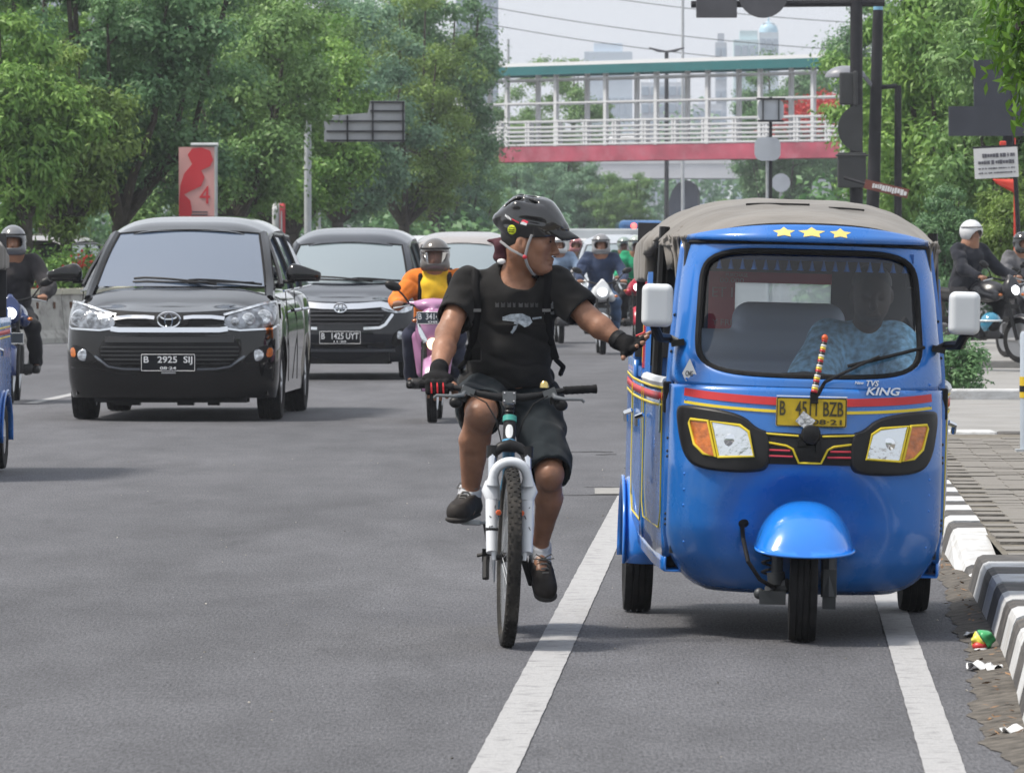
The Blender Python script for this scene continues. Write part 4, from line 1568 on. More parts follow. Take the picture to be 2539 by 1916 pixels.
def wheel_parts(parent, loc, ro, w, rim_r, rot=(0, 0, 0), spokes=5, rim_mat=None, name='wheel', groove=True):
    o = bpy.data.objects.new(name, None)
    COL.objects.link(o)
    o.parent = parent
    o.location = loc
    o.rotation_euler = rot
    t = MB()
    h = w / 2
    prof = [(rim_r, -h * 0.75), (rim_r + (ro - rim_r) * 0.45, -h), (ro * 0.965, -h * 0.93), (ro * 0.99, -h * 0.68)]
    if groove:
        for gx in (-0.42, 0.0, 0.42):
            prof += [(ro, h * (gx - 0.07)), (ro - 0.007, h * (gx - 0.05)), (ro - 0.007, h * (gx + 0.05)), (ro, h * (gx + 0.07))]
    prof += [(ro * 0.99, h * 0.68), (ro * 0.965, h * 0.93), (rim_r + (ro - rim_r) * 0.45, h), (rim_r, h * 0.75)]
    t.lathe(prof, 40, (0, 0, 0), 'x', close=True)
    t.build('tyre', TYRE, o, sm=35)
    r_ = MB()
    r_.lathe([(rim_r + 0.004, -h * 0.8), (rim_r - 0.012, -h * 0.72), (rim_r - 0.02, -h * 0.3), (rim_r - 0.02, h * 0.3), (rim_r - 0.012, h * 0.72), (rim_r + 0.004, h * 0.8)], 32, (0, 0, 0), 'x')
    for s2 in (-1, 1):
        for k in range(spokes):
            a = 2 * math.pi * k / spokes
            r_.tube([(s2 * h * 0.55, 0, 0), (s2 * h * 0.5, (rim_r - 0.015) * math.cos(a), (rim_r - 0.015) * math.sin(a))], [rim_r * 0.2, rim_r * 0.14], 6)
        r_.lathe([(rim_r * 0.28, s2 * h * 0.3), (rim_r * 0.26, s2 * h * 0.68), (0, s2 * h * 0.7)], 16, (0, 0, 0), 'x')
    r_.build('rim', rim_mat or ALU, o, sm=35)
    return o

def number_plate(parent, loc, w, h, top, bottom, fg, bgm, rot=(R(90), 0, 0), name='number_plate', yaw=0):
    o = bpy.data.objects.new(name, None)
    COL.objects.link(o)
    o.parent = parent
    o.location = loc
    o.rotation_euler = (0, 0, yaw)
    b = MB()
    b.prism(rrect(w, h, 0.008, 3), 0.006)
    b.build('panel', bgm, o, sm=30)
    b = MB()
    ring = rrect(w - 0.006, h - 0.006, 0.007, 3)
    b.tube([(x, -0.001, z) for x, z in ring], 0.0022, 4, closed=True)
    b.build('border', fg, o)
    if top:
        letters(top, w * 0.9 * (1 if len(top) > 8 else 0.8), h * 0.5, fg, o, (0, -0.003, h * 0.12), depth=0.003, bold=0.012)
    if bottom:
        letters(bottom, w * (0.3 if fg == PLW else 0.42), h * 0.17, fg, o, (0 if fg == PLW else w * 0.22, -0.003, -h * 0.32), depth=0.003, bold=0.015)
    return o

def film(name):
    """scuffed clear plastic: part see-through, part milky"""
    m = bpy.data.materials.new(name)
    m.use_nodes = True
    n, l = m.node_tree.nodes, m.node_tree.links
    n.clear()
    o = n.new('ShaderNodeOutputMaterial')
    t = n.new('ShaderNodeBsdfTransparent')
    d = n.new('ShaderNodeBsdfTranslucent')
    d.inputs[0].default_value = (0.8, 0.86, 0.84, 1)
    mx = n.new('ShaderNodeMixShader')
    mx.inputs[0].default_value = 0.5
    l.new(t.outputs[0], mx.inputs[1])
    l.new(d.outputs[0], mx.inputs[2])
    l.new(mx.outputs[0], o.inputs['Surface'])
    return m

def tk_W(z):
    w = ip(z, [0.18, 0.45, 1.0, 1.3, 1.53], [0.52, 0.522, 0.52, 0.495, 0.468])
    if z < 0.42:
        q = min(1.0, (0.42 - z) / 0.25)
        w = w - 0.2 + 0.2 * math.sqrt(max(0.0, 1 - q * q))
    return w
def tk_S(x, z):
    yc = ip(z, [0.17, 0.22, 0.3, 0.42, 0.65, 0.9, 1.0, 1.25, 1.53], [0.16, 0.08, 0.02, -0.02, -0.035, 0.005, 0.03, 0.115, 0.215])
    w = tk_W(z)
    q = min(abs(x) / w, 1.0)
    y = yc + 0.27 * (1 - max(0.0, 1 - q ** 2.5) ** 0.4) + 0.05 * q * q
    # hollow round the front mudguard
    r2 = (x / 0.27) ** 2 + ((z - 0.43) / 0.19) ** 2
    y += 0.10 * math.exp(-r2 * r2 * 0.8)
    # pressed step round the windscreen
    return y

def build_rickshaw(root, hero=True):
    E3 = lambda n_, p=root: n_
    # --- lower front panel
    b = MB()
    nz_ = 40
    def lowp(u, v):
        z = 0.175 + (0.9572 - 0.175) * v
        t_ = math.sin((u * 2 - 1) * math.pi / 2)
        w = tk_W(z)
        return (t_ * w, tk_S(t_ * w, z), z)
    b.grid(lowp, 56, nz_)
    b.build('front_panel', BLUE, root, sm=60, solid=0.012)
    # --- windscreen surround: ring between a rounded opening and the cab edge
    hx, hz, zc = 0.418, 0.232, 1.243
    def hole(a, k=1.0):
        c_, s_ = math.cos(a), math.sin(a)
        n_ = 6.0
        rr = (abs(c_) ** n_ + abs(s_) ** n_) ** (-1 / n_)
        x, z = hx * k * c_ * rr, hz * k * s_ * rr
        x *= 1 - 0.055 * (z / hz) * 0.6
        z -= 0.012 * (1 - (x / hx) ** 2) if z < 0 else 0
        return x, zc + z
    def outer(a):
        c_, s_ = math.cos(a), math.sin(a)
        rr = 1 / max(abs(c_) / 0.52, abs(s_) / 0.285)
        z = zc + s_ * rr
        x = max(-0.52, min(0.52, c_ * rr)) * tk_W(z) / 0.52
        return x * 0.9999, min(z, 1.53)
    b = MB()
    def ring(u, v):
        a = 2 * math.pi * u
        h_, o_ = hole(a), outer(a)
        x, z = h_[0] + (o_[0] - h_[0]) * v, h_[1] + (o_[1] - h_[1]) * v
        dip = 0.02 * (1 - min(1, v * 2.2)) ** 2
        return (x, tk_S(x, z) + dip, z)
    b.grid(ring, 120, 10, closeu=True)
    b.build('windscreen_surround', BLUE, root, sm=60, solid=0.012)
    ws = MB()
    def gl(u, v):
        a = 2 * math.pi * u
        x, z = hole(a)
        x, z = x * v, zc + (z - zc) * v
        return (x, tk_S(x, z) + 0.018, z)
    ws.grid(gl, 64, 8, closeu=True)
    wso = ws.build('windscreen', glass('windscreen_glass', (0.76, 0.81, 0.84), 1.6), root, sm=60)
    b = MB()
    b.tube([(hole(2 * math.pi * k / 96)[0], tk_S(*hole(2 * math.pi * k / 96)) + 0.008, hole(2 * math.pi * k / 96)[1]) for k in range(96)], 0.0125, 8, closed=True)
    b.build('gasket', BLACKR, wso)
    # --- peak over the windscreen with three stars
    b = MB()
    def peak_pt(x, t_):
        w = 0.462
        q = min(1, abs(x) / w)
        arch = 0.05 * (1 - q ** 2.3)
        y = tk_S(x * 0.98, 1.52) - 0.06 * (1 - t_ * 0.75) * (1 - q ** 6)
        return (x, y + 0.01, 1.512 + arch * t_ + (0.012 if t_ > 0 else 0) * 1)
    b.grid(lambda u, v: peak_pt((u * 2 - 1) * 0.46, v), 40, 6)
    b.add([peak_pt(-0.46, 0), peak_pt(0.46, 0), (0.46, 0.5, 1.51), (-0.46, 0.5, 1.51)], [(0, 1, 2, 3)])
    pk = b.build('peak', BLUE, root, sm=60, solid=0.014)
    for (sx, sw) in ((-0.108, 0.05), (-0.002, 0.062), (0.108, 0.05)):
        b = MB()
        st = []
        for k in range(10):
            a = math.pi / 2 + math.pi * k / 5
            r_ = 1.0 if k % 2 == 0 else 0.55
            st.append((sx + sw * r_ * math.cos(a) * 0.88, 0.5 + 0.42 * r_ * math.sin(a)))
        vs = []
        for (x, t_) in st:
            p = peak_pt(x, t_)
            vs.append((p[0], p[1] - 0.011, p[2]))
        p = peak_pt(sx, 0.5)
        vs.append((p[0], p[1] - 0.012, p[2]))
        b.add(vs, [(i, (i + 1) % 10, 10) for i in range(10)])
        b.build('star', pm('star_yellow', (0.72, 0.58, 0.18), 0.5), pk, sm=0)
    b = MB()
    b.tube([(x, tk_S(x * 0.98, 1.52) - 0.012, 1.508 - 0.006 * (x / 0.46) ** 2) for x in np.linspace(-0.455, 0.455, 31)], 0.008, 6)
    b.build('gutter_seal', BLACKR, pk)
    # --- red and yellow coachlines
    if hero:
        for (dz, w, m_) in ((0.0, 0.030, REDT), (-0.038, 0.011, YEL)):
            b = MB()
            b.strip([(x, 0.927 + dz - 0.022 * math.cos(x / 0.5 * math.pi / 2) + 0.008 * (abs(x) / 0.5) ** 6) for x in np.linspace(-0.505, 0.505, 61)], w, 0.010, tk_S)
            b.build('coachline', m_, root, sm=60)
    for s2 in (-1, 1):
        for z in (0.36, 0.5, 0.56, 0.62, 0.9, 0.98):
            b = MB()
            xx = s2 * (tk_W(z) - 0.055)
            b.ell((xx, tk_S(xx, z) - 0.008, z), (0.0055, 0.004, 0.0055), 8, 6)
            b.build('rivet', BLUE2, root)
    # --- lamp bezels and grille
    for s2 in (-1, 1):
        bez = MB()
        pl = [(0.145, 0.65), (0.2, 0.632), (0.31, 0.63), (0.43, 0.642), (0.478, 0.69), (0.5, 0.79), (0.507, 0.87), (0.485, 0.886), (0.36, 0.876), (0.25, 0.852), (0.2, 0.805), (0.145, 0.79)]
        pl = chaikin([(s2 * x, z) for x, z in pl], 2)
        bez.plate(pl, tk_S, proud=0.032, back=0.01, inset=0.05)
        bo_ = bez.build('headlamp_bezel', BLACKP, root, sm=50, bevel=0.008)
        surf = lambda x, z: tk_S(x, z) - 0.034
        cl = [(0.215, 0.70), (0.372, 0.686), (0.39, 0.83), (0.265, 0.805), (0.232, 0.785)] if False else [(0.213, 0.697), (0.345, 0.69), (0.375, 0.823), (0.268, 0.812), (0.235, 0.79)]
        am = [(0.356, 0.69), (0.40, 0.70), (0.435, 0.735), (0.455, 0.815), (0.45, 0.828), (0.386, 0.824)]
        for (nm, poly, mt) in (('headlamp', cl, LENS), ('indicator', am, AMBER)):
            poly = [(s2 * x, z) for x, z in poly]
            q = MB()
            q.plate(poly, surf, proud=0.004, back=0.004)
            lo = q.build(nm, mt, root, sm=30)
            q = MB()
            n_ = len(poly)
            q.tube([(x, surf(x, z) - 0.005, z) for x, z in poly], 0.0058, 6, closed=True)
            q.build('surround', YEL, lo)
            if nm == 'headlamp':
                q = MB()
                c_ = (s2 * 0.3, surf(s2 * 0.3, 0.755) - 0.001, 0.755)
                q.lathe([(0.0, -0.009), (0.012, -0.008), (0.024, -0.004), (0.026, 0.003)], 18, c_, 'y')
                q.build('bulb', pm('reflector', (0.8, 0.82, 0.84), 0.08, metal=1.0), lo)
    b = MB()
    gp_ = [(-0.2, 0.668), (0.2, 0.668), (0.205, 0.72), (0.2, 0.792), (-0.2, 0.792), (-0.205, 0.72)]
    b.plate(gp_, tk_S, proud=0.02, back=0.005, inset=0.03)
    gr = b.build('grille', BLACKP, root, sm=40, bevel=0.004)
    gs_ = lambda x, z: tk_S(x, z) - 0.021
    for s2 in (-1, 1):
        b = MB()
        pts = [(s2 * x, z) for x, z in ((0.045, 0.778), (0.185, 0.785), (0.178, 0.765), (0.155, 0.75), (0.09, 0.74), (0.066, 0.728), (0.042, 0.676), (0.0, 0.676))]
        dense = []
        for a, c in zip(pts[:-1], pts[1:]):
            dense += [(a[0] + (c[0] - a[0]) * t_, a[1] + (c[1] - a[1]) * t_) for t_ in (0, 0.5)]
        dense.append(pts[-1])
        b.tube([(x, gs_(x, z) - 0.003, z) for x, z in dense], 0.0042, 6)
        b.build('grille_outline', YEL, gr)
        for (z, x0, x1) in ((0.722, 0.076, 0.168), (0.7, 0.066, 0.158)):
            b = MB()
            b.tube([(s2 * x, gs_(x, z) - 0.003, z + 0.012 * (x - 0.1)) for x in np.linspace(x0, x1, 5)], 0.0042, 6)
            b.build('grille_bar', pm('bar_red', (0.5, 0.03, 0.05), 0.4), gr)
    b = MB()
    b.lathe([(0.0, -0.03), (0.018, -0.03), (0.034, -0.024), (0.038, -0.01), (0.034, 0.01), (0.0, 0.02)], 24, (0, tk_S(0, 0.78) - 0.035, 0.785), 'y')
    b.box((0.03, tk_S(0, 0.74) - 0.03, 0.745), (0.02, 0.02, 0.05))
    b.box((-0.035, tk_S(0, 0.75) - 0.03, 0.75), (0.03, 0.02, 0.02))
    b.build('horn', BLACKP, root, sm=40)
    # --- number plate with a chewed-up sticker, wiper, banded stick, badge
    if hero:
        yp = tk_S(0, 0.87)
        pl = number_plate(root, (0.002, yp - 0.03, 0.869), 0.268, 0.112, 'B   4511 BZB', '08·21', pm('plate_ink', (0.06, 0.05, 0.02), 0.6), pm('plate_yellow', (0.72, 0.5, 0.02), 0.5, noise=(20, 0.08), dirt=((0.4, 0.27, 0.03), 15, 0.6)))
        b = MB()
        b.tube([(-0.134, -0.002, 0.058), (0.134, -0.002, 0.058)], 0.004, 6)
        b.build('clip', CHROME, pl)
        b = MB()
        b.box((-0.023, -0.012, -0.033), (0.058, 0.004, 0.05), (0, R(38), 0))
        b.build('foil_tag', pm('foil', (0.6, 0.61, 0.62), 0.35, metal=0.4, noise=(60, 0.5), bump=(90, 0.8, 0.01)), pl, sm=0)
        stick = MB()
        cols = [(0.5, 0.02, 0.03), (0.72, 0.55, 0.03), (0.6, 0.6, 0.58), (0.02, 0.02, 0.02)]
        a, c = Vector((0.008, yp - 0.06, 0.945)), Vector((0.045, yp - 0.035, 1.145))
        so = bpy.data.objects.new('banded_stick', None)
        COL.objects.link(so)
        so.parent = root
        N = 21
        for k in range(N):
            q = MB()
            p0, p1 = a.lerp(c, k / N), a.lerp(c, (k + 1) / N)
            q.tube([p0, p0.lerp(p1, 0.5), p1], [0.0115 - 0.00012 * k, 0.0135 - 0.0001 * k, 0.0115 - 0.00012 * k], 10)
            q.build('band', pm('band_%d' % (k % 4), cols[k % 4], 0.4), so)
        q = MB()
        q.ell(c + Vector((0, 0, 0.006)), (0.0125, 0.0125, 0.014), 12, 8)
        q.build('tip', pm('stick_tip', (0.62, 0.1, 0.02), 0.35), so)
        wp = MB()
        wpts = [(0.02, yp - 0.03, 0.93), (0.05, yp - 0.035, 0.985), (0.2, tk_S(0.2, 1.06) - 0.03, 1.058), (0.26, tk_S(0.26, 1.085) - 0.028, 1.085)]
        wp.tube(wpts, [0.009, 0.007, 0.006, 0.006], 8)
        wp.box((0.01, yp - 0.035, 0.925), (0.03, 0.03, 0.045))
        wo_ = wp.build('wiper', BLACKP, root)
        q = MB()
        q.tube([(x, tk_S(min(x, 0.44), 1.04 + 0.22 * (x - 0.1)) - 0.012, 1.035 + 0.255 * (x - 0.1)) for x in np.linspace(0.14, 0.44, 8)], 0.0075, 6)
        q.build('wiper_blade', BLACKR, wo_)
        for (tx, w, h_, x, z) in (('New', 0.036, 0.012, 0.185, 0.984), ('TVS', 0.05, 0.022, 0.236, 0.983), ('KING', 0.135, 0.03, 0.278, 0.953)):
            letters(tx, w, h_, pm('badge_silver', (0.6, 0.63, 0.68), 0.3, metal=0.6), root, (x, 0, z), depth=0.005, shear=0.25, bold=0.02, surf=tk_S, name='badge')
        dia = MB()
        dsurf = lambda x, z: tk_S(x, z)
        dia.plate([(-0.482, 1.0), (-0.455, 0.943), (-0.43, 1.0), (-0.455, 1.057)], lambda x, z: tk_S(-0.456, 1.0) - 0.006 + (x + 0.456) * -0.9, proud=0.004, back=0.002)
        do = dia.build('cng_diamond', pm('sticker_white', (0.78, 0.8, 0.82), 0.5), root, sm=0)
        letters('CNG', 0.036, 0.02, PLB, do, (-0.456, tk_S(-0.456, 1.0) - 0.011, 1.0), rot=(R(90), 0, R(-42)), depth=0.002)
    # --- mudguard and steered front wheel with leading-link fork
    st = bpy.data.objects.new('front_suspension', None)
    COL.objects.link(st)
    st.parent = root
    st.location = (-0.012, -0.02, 0)
    st.rotation_euler = (0, 0, R(-3))
    b = MB()
    def mud(u, v):
        a = (u * 2 - 1) * 1.32
        t_ = (v * 2 - 1)
        w = 0.186
        x = w * math.sin(t_ * math.pi / 2)
        drop = 0.2 * (1 - max(0.0, 1 - abs(math.sin(t_ * math.pi / 2)) ** 2.4) ** 0.55)
        ang = a
        rr = 0.33
        y = -rr * math.sin(ang) * (1 - 0.25 * abs(t_) ** 3)
        z = 0.20 + rr * math.cos(ang) * 1.0 - drop * math.cos(ang * 0.9)
        return (x, y - 0.02, max(z, 0.335 + 0.03 * t_ * t_))
    b.grid(mud, 32, 32)
    b.build('mudguard', BLUE2, st, sm=60, solid=0.008)
    wheel_parts(st, (0.0, 0, 0.218), 0.218, 0.108, 0.112, spokes=4)
    b = MB()
    b.tube([(-0.1, 0.03, 0.42), (-0.1, 0.0, 0.24)], 0.022, 10)
    b.tube([(-0.105, 0.0, 0.26), (-0.1, 0.0, 0.215)], 0.034, 10)
    b.tube([(-0.13, 0.03, 0.185), (-0.055, -0.02, 0.215)], 0.026, 8)
    b.tube([(0.095, 0.06, 0.42), (0.098, 0.03, 0.17)], 0.03, 8)
    b.box((0.1, 0.06, 0.2), (0.05, 0.1, 0.15))
    b.box((-0.115, 0.0, 0.165), (0.1, 0.1, 0.05))
    b.ell((-0.165, -0.01, 0.178), (0.022, 0.022, 0.022), 10, 8)
    b.build('fork', pm('fork_grey', (0.06, 0.065, 0.07), 0.5, metal=0.4, noise=(10, 0.3)), st, sm=40)
    b = MB()
    b.tube([(-0.135 + 0.022 * math.cos(k * 0.8), 0.05 + 0.022 * math.sin(k * 0.8), 0.24 + 0.0045 * k) for k in range(40)], 0.0055, 6)
    b.build('spring', BLACKP, st)
    b = MB()
    b.tube([(-0.245, tk_S(-0.245, 0.435) - 0.005, 0.435), (-0.24, tk_S(-0.24, 0.4) - 0.02, 0.38), (-0.225, -0.06, 0.30), (-0.18, -0.07, 0.235), (-0.12, -0.04, 0.2)], 0.0085, 8)
    b.ell((-0.245, tk_S(-0.245, 0.44), 0.44), (0.026, 0.012, 0.02), 12, 8)
    b.build('brake_hose', BLACKR, root)
    # --- front corner flanges with bolts
    for s2 in (-1, 1):
        b = MB()
        zs = np.linspace(0.30, 1.52, 26)
        vs, fs = [], []
        for i, z in enumerate(zs):
            w = tk_W(z)
            y = tk_S(w, z)
            vs += [(s2 * (w - 0.012), y - 0.03, z), (s2 * (w + 0.012), y - 0.012, z), (s2 * (w + 0.012), y + 0.03, z)]
            if i:
                k = 3 * i
                fs += [(k - 3, k - 2, k + 1, k), (k - 2, k - 1, k + 2, k + 1)]
        b.add(vs, fs)
        b.build('corner_post', BLUE, root, sm=40, solid=0.008)
        for z in (0.42, 0.44, 0.46, 0.68, 0.7, 0.75, 1.08, 1.22):
            b = MB()
            w = tk_W(z)
            b.ell((s2 * (w + 0.006), tk_S(w, z) - 0.028, z), (0.006, 0.006, 0.006), 8, 6)
            b.build('bolt', BLACKP, root)
        b = MB()
        b.box((s2 * 0.53, 0.34, 0.905), (0.035, 0.06, 0.12))
        b.build('hinge', BLACKP, root, sm=0, bevel=0.006)
    # --- mirrors
    for s2 in (-1, 1):
        c_ = Vector((s2 * 0.586, 0.14, 1.257))
        mo = SDF(c_ - Vector((0.09, 0.08, 0.12)), c_ + Vector((0.09, 0.08, 0.12)), 0.004)
        Pm = mo.win(c_ - Vector((0.09, 0.08, 0.12)), c_ + Vector((0.09, 0.08, 0.12)), 0)
        q = np.abs(Pm[1] - np.array(c_)) - np.array([0.033, 0.012, 0.056])
        q[..., 0] += 0.06 * 0.0
        e = np.linalg.norm(np.maximum(q, 0), axis=-1) + np.minimum(q.max(-1), 0) - 0.026
        mo.d[Pm[0]] = e
        ob = mo.build('mirror', WHITEP, root)
        b = MB()
        b.tube([(s2 * 0.595, 0.16, 1.18), (s2 * 0.575, 0.2, 1.135), (s2 * 0.53, 0.28, 1.13), (s2 * 0.49, 0.25, 1.115)], [0.018, 0.02, 0.017, 0.012], 8)
        b.box((s2 * 0.5, 0.25, 1.115), (0.05, 0.05, 0.025), (0, s2 * R(10), 0))
        b.build('mirror_arm', BLACKP, ob)
    # --- sides: doors, rear quarter, waist rail
    side_x = lambda y, z: ip(y, [0.3, 0.6, 1.1, 1.6, 2.5], [0.525, 0.565, 0.592, 0.605, 0.60]) - 0.05 * max(0, (0.55 - z)) - 0.06 * max(0, z - 1.05)
    for s2 in (-1, 1):
        def panel(y0, y1, z0, z1, out=0.0, nu=10, nv=10, zf=None):
            q = MB()
            def fn(u, v):
                y = y0 + (y1 - y0) * u
                zb = z0(y) if callable(z0) else z0
                zt_ = z1(y) if callable(z1) else z1
                z = zb + (zt_ - zb) * v
                return (s2 * (side_x(y, z) + out), y, z)
            q.grid(fn, nu, nv)
            return q
        sill = lambda y: ip(y, [0.3, 1.4, 1.75], [0.29, 0.36, 0.42])
        dr = panel(0.34, 0.98, sill, 0.93).build('front_door_panel', BLUE, root, sm=50, solid=0.02)
        rd = panel(0.995, 1.62, sill, 0.95, 0.004).build('rear_door', BLUE, root, sm=50, solid=0.02)
        panel(1.635, 2.5, lambda y: 0.42, 1.02).build('rear_quarter', BLUE, root, sm=50, solid=0.02)
        for (pn, ya, yb) in ((dr, 0.37, 0.95), (rd, 1.02, 1.59)):
            q = MB()
            pts = [(ya, 0.93), (ya, 0.46), (ya + 0.05, 0.40), (yb - 0.05, 0.42), (yb, 0.48), (yb, 0.93)]
            q.tube([(s2 * (side_x(y, z) + 0.016), y, z) for y, z in pts], 0.003, 5)
            q.build('pinstripe', YEL, pn)
            q = MB()
            q.tube([(s2 * (side_x(yb - 0.06, 0.82) + 0.02), yb - 0.06, 0.82), (s2 * (side_x(yb - 0.06, 0.82) + 0.045), yb - 0.05, 0.81), (s2 * (side_x(yb, 0.8) + 0.04), yb - 0.02, 0.78)], 0.011, 7)
            q.build('handle', CHROME, pn)
        for (z, w, m_) in ((0.905, 0.03, REDT), (0.872, 0.010, YEL), (0.938, 0.010, YEL)):
            q = MB()
            q.grid(lambda u, v: (s2 * (side_x(0.36 + 2.0 * u, z) + 0.015), 0.36 + 2.0 * u, z + w * (v - 0.5) + 0.02 * u), 14, 1)
            q.build('coachline', m_, root, sm=50, solid=0.003)
        q = MB()
        q.tube([(s2 * side_x(y, 0.95), y, 0.955 + 0.01 * y) for y in np.linspace(0.35, 1.0, 6)], 0.022, 8)
        q.build('waist_rail', WHITEP, root)
        # upper door frame of the passenger bay with striped edge
        q = MB()
        q.prism([(1.0, 0.96), (1.12, 0.96), (1.32, 1.36), (1.25, 1.38)], 0.02, lambda a, c, e: (s2 * (0.575 + e - 0.03 * (c - 0.96)), a, c))
        q.prism([(1.12, 0.96), (1.6, 0.96), (1.6, 1.0), (1.14, 1.0)], 0.02, lambda a, c, e: (s2 * (0.59 + e * 0.5), a, c))
        uf = q.build('upper_door_frame', BLUE, root, sm=30)
        q = MB()
        q.prism([(1.135, 1.0), (1.16, 1.0), (1.32, 1.33), (1.3, 1.34)], 0.006, lambda a, c, e: (s2 * (0.596 + e - 0.03 * (c - 0.96)), a, c))
        q.build('frame_stripe', REDT, uf, sm=0)
        q = MB()
        q.prism([(1.165, 1.02), (1.175, 1.02), (1.3, 1.28), (1.295, 1.29)], 0.006, lambda a, c, e: (s2 * (0.597 + e - 0.03 * (c - 0.96)), a, c))
        q.build('frame_stripe', YEL, uf, sm=0)
        for (pa, pb) in (((0.47, 0.34, 0.95), (0.455, 0.42, 1.5)), ((0.55, 0.98, 0.95), (0.53, 1.02, 1.56)), ((0.56, 1.66, 1.0), (0.54, 1.7, 1.55))):
            q = MB()
            q.tube([(s2 * pa[0], pa[1], pa[2]), (s2 * pb[0], pb[1], pb[2])], 0.021, 8)
            q.build('pillar', BLACKP, root)
        # rear mudguard
        q = MB()
        def fend(u, v):
            a = R(-8) + u * R(196)
            w = 0.49 + 0.148 * v
            rr = 0.31 + 0.015 * math.sin(math.pi * v) - 0.02 * v ** 4
            return (s2 * w, 1.985 - rr * math.cos(a) * 1.08, 0.24 + rr * math.sin(a) * 0.95)
        q.grid(fend, 20, 6)
        q.grid(lambda u, v: (s2 * 0.637, 1.985 - (0.29 + 0.03 * v) * 1.08 * math.cos(R(-8) + u * R(196)), 0.24 + (0.29 + 0.03 * v) * 0.95 * math.sin(R(-8) + u * R(196))), 20, 1)
        q.build('rear_mudguard', BLUE2 if s2 < 0 else BLUE, root, sm=50, solid=0.012)
        q = MB()
        q.grid(lambda u, v: (s2 * (side_x(0.34 + 1.35 * u, 0.3) + 0.004), 0.34 + 1.35 * u, ip(0.34 + 1.35 * u, [0.3, 1.4, 1.75], [0.29, 0.36, 0.42]) - 0.055 * v), 12, 2)
        q.grid(lambda u, v: (s2 * (side_x(0.34 + 1.35 * u, 0.3) + 0.004 - 0.12 * v), 0.34 + 1.35 * u, ip(0.34 + 1.35 * u, [0.3, 1.4, 1.75], [0.29, 0.36, 0.42]) - 0.055), 12, 2)
        q.build('sill', BLUE2, root, sm=40, solid=0.008)
        wheel_parts(root, (s2 * 0.567, 1.985, 0.218 + s2 * 0.567 * 0.026), 0.218, 0.118, 0.112, spokes=4)
        q = MB()
        q.box((s2 * 0.56, 2.28, 0.2), (0.1, 0.012, 0.2))
        q.build('mud_flap', BLACKR, root, sm=0)
        if s2 < 0 and hero:
            b = MB()
            b.prism(rrect(0.05, 0.13, 0.005), 0.004, lambda a, c, e: (-(side_x(0.43, 0.83) + 0.012 + e), 0.43 + a, 0.83 + c))
            b.build('notice_sticker', pm('sticker_blue', (0.4, 0.55, 0.68), 0.5), root, sm=0)
    # --- floor, axle, back wall
    b = MB()
    b.box((0, 1.2, 0.34), (1.02, 1.9, 0.06))
    b.tube([(-0.5, 1.985, 0.22), (0.5, 1.985, 0.22)], 0.045, 8)
    b.box((0, 2.0, 0.33), (0.5, 0.6, 0.24))
    b.box((-0.42, 1.1, 0.29), (0.06, 1.4, 0.06))
    b.box((0.42, 1.1, 0.29), (0.06, 1.4, 0.06))
    b.box((-0.42, 1.72, 0.26), (0.2, 0.1, 0.1))
    b.build('chassis', INTER, root, sm=0)
    b = MB()
    b.box((0, 2.48, 0.75), (1.18, 0.04, 0.66))
    b.build('back_panel', BLUE, root, sm=0, bevel=0.01)
    # back wall of the hood: two cloth sides left and right of the clear rear window
    b = MB()
    b.box((-0.38, 2.44, 1.3), (0.41, 0.02, 0.56))
    b.box((0.405, 2.44, 1.3), (0.356, 0.02, 0.56))
    b.box((0.026, 2.44, 1.46), (0.402, 0.02, 0.236))
    b.box((0.026, 2.44, 1.09), (0.402, 0.02, 0.136))
    b.build('hood_back', pm('cloth_inside', (0.045, 0.045, 0.05), 0.9), root, sm=0)
    b = MB()
    b.add([(-0.175, 2.44, 1.158), (0.227, 2.44, 1.158), (0.227, 2.44, 1.342), (-0.175, 2.44, 1.342)], [(0, 1, 2, 3)])
    b.build('rear_window', film('rear_film'), root, sm=0)
    if hero:
        # red notice round the rear window
        red = pm('notice_red', (0.55, 0.03, 0.06), 0.6)
        nb2 = MB()
        nb2.box((-0.23, 2.405, 1.261), (0.11, 0.01, 0.25))
        nb2.box((0.026, 2.405, 1.364), (0.402, 0.01, 0.044))
        nb2.box((0.026, 2.405, 1.147), (0.402, 0.01, 0.022))
        no = nb2.build('red_notice', red, root, sm=0)
        pk_ = pm('notice_print', (0.55, 0.3, 0.3), 0.6)
        for (tx, w, h_, x, z) in (('PURCHASE', 0.09, 0.014, -0.17, 1.372), ('00.000', 0.1, 0.02, -0.19, 1.35), ('ET I', 0.085, 0.04, -0.228, 1.3), ('Y FRI', 0.08, 0.024, -0.228, 1.175)):
            letters(tx, w, h_, pk_, no, (x, 2.397, z), depth=0.002)
    # seats and driver's bench
    b = MB()
    b.box((0, 1.95, 0.68), (1.0, 0.5, 0.16))
    b.build('passenger_bench', pm('bench', (0.05, 0.055, 0.065), 0.6), root, sm=30, bevel=0.03)
    q = SDF((-0.5, 2.05, 0.66), (0.5, 2.38, 1.34), 0.012)
    q.cap((-0.38, 2.2, 0.78), (0.38, 2.2, 0.78), 0.07, k=0.02)
    q.cap((-0.38, 2.22, 1.08), (0.38, 2.22, 1.08), 0.07, k=0.02)
    q.cap((-0.12, 2.23, 1.19), (0.2, 2.23, 1.19), 0.075, k=0.03)
    q.cap((-0.38, 2.21, 0.93), (0.38, 2.21, 0.93), 0.08, k=0.03)
    q.build('bench_back', pm('bench_reflection_blue', (0.33, 0.4, 0.52), 0.5), root)  # pale blue and the raised middle imitate a reflection on the windscreen
    b = MB()
    b.box((0.1, 0.95, 0.62), (0.46, 0.36, 0.1))
    b.box((0.1, 1.14, 0.8), (0.5, 0.05, 0.3))
    b.build('driver_seat', INTER, root, sm=30, bevel=0.02)
    b = MB()
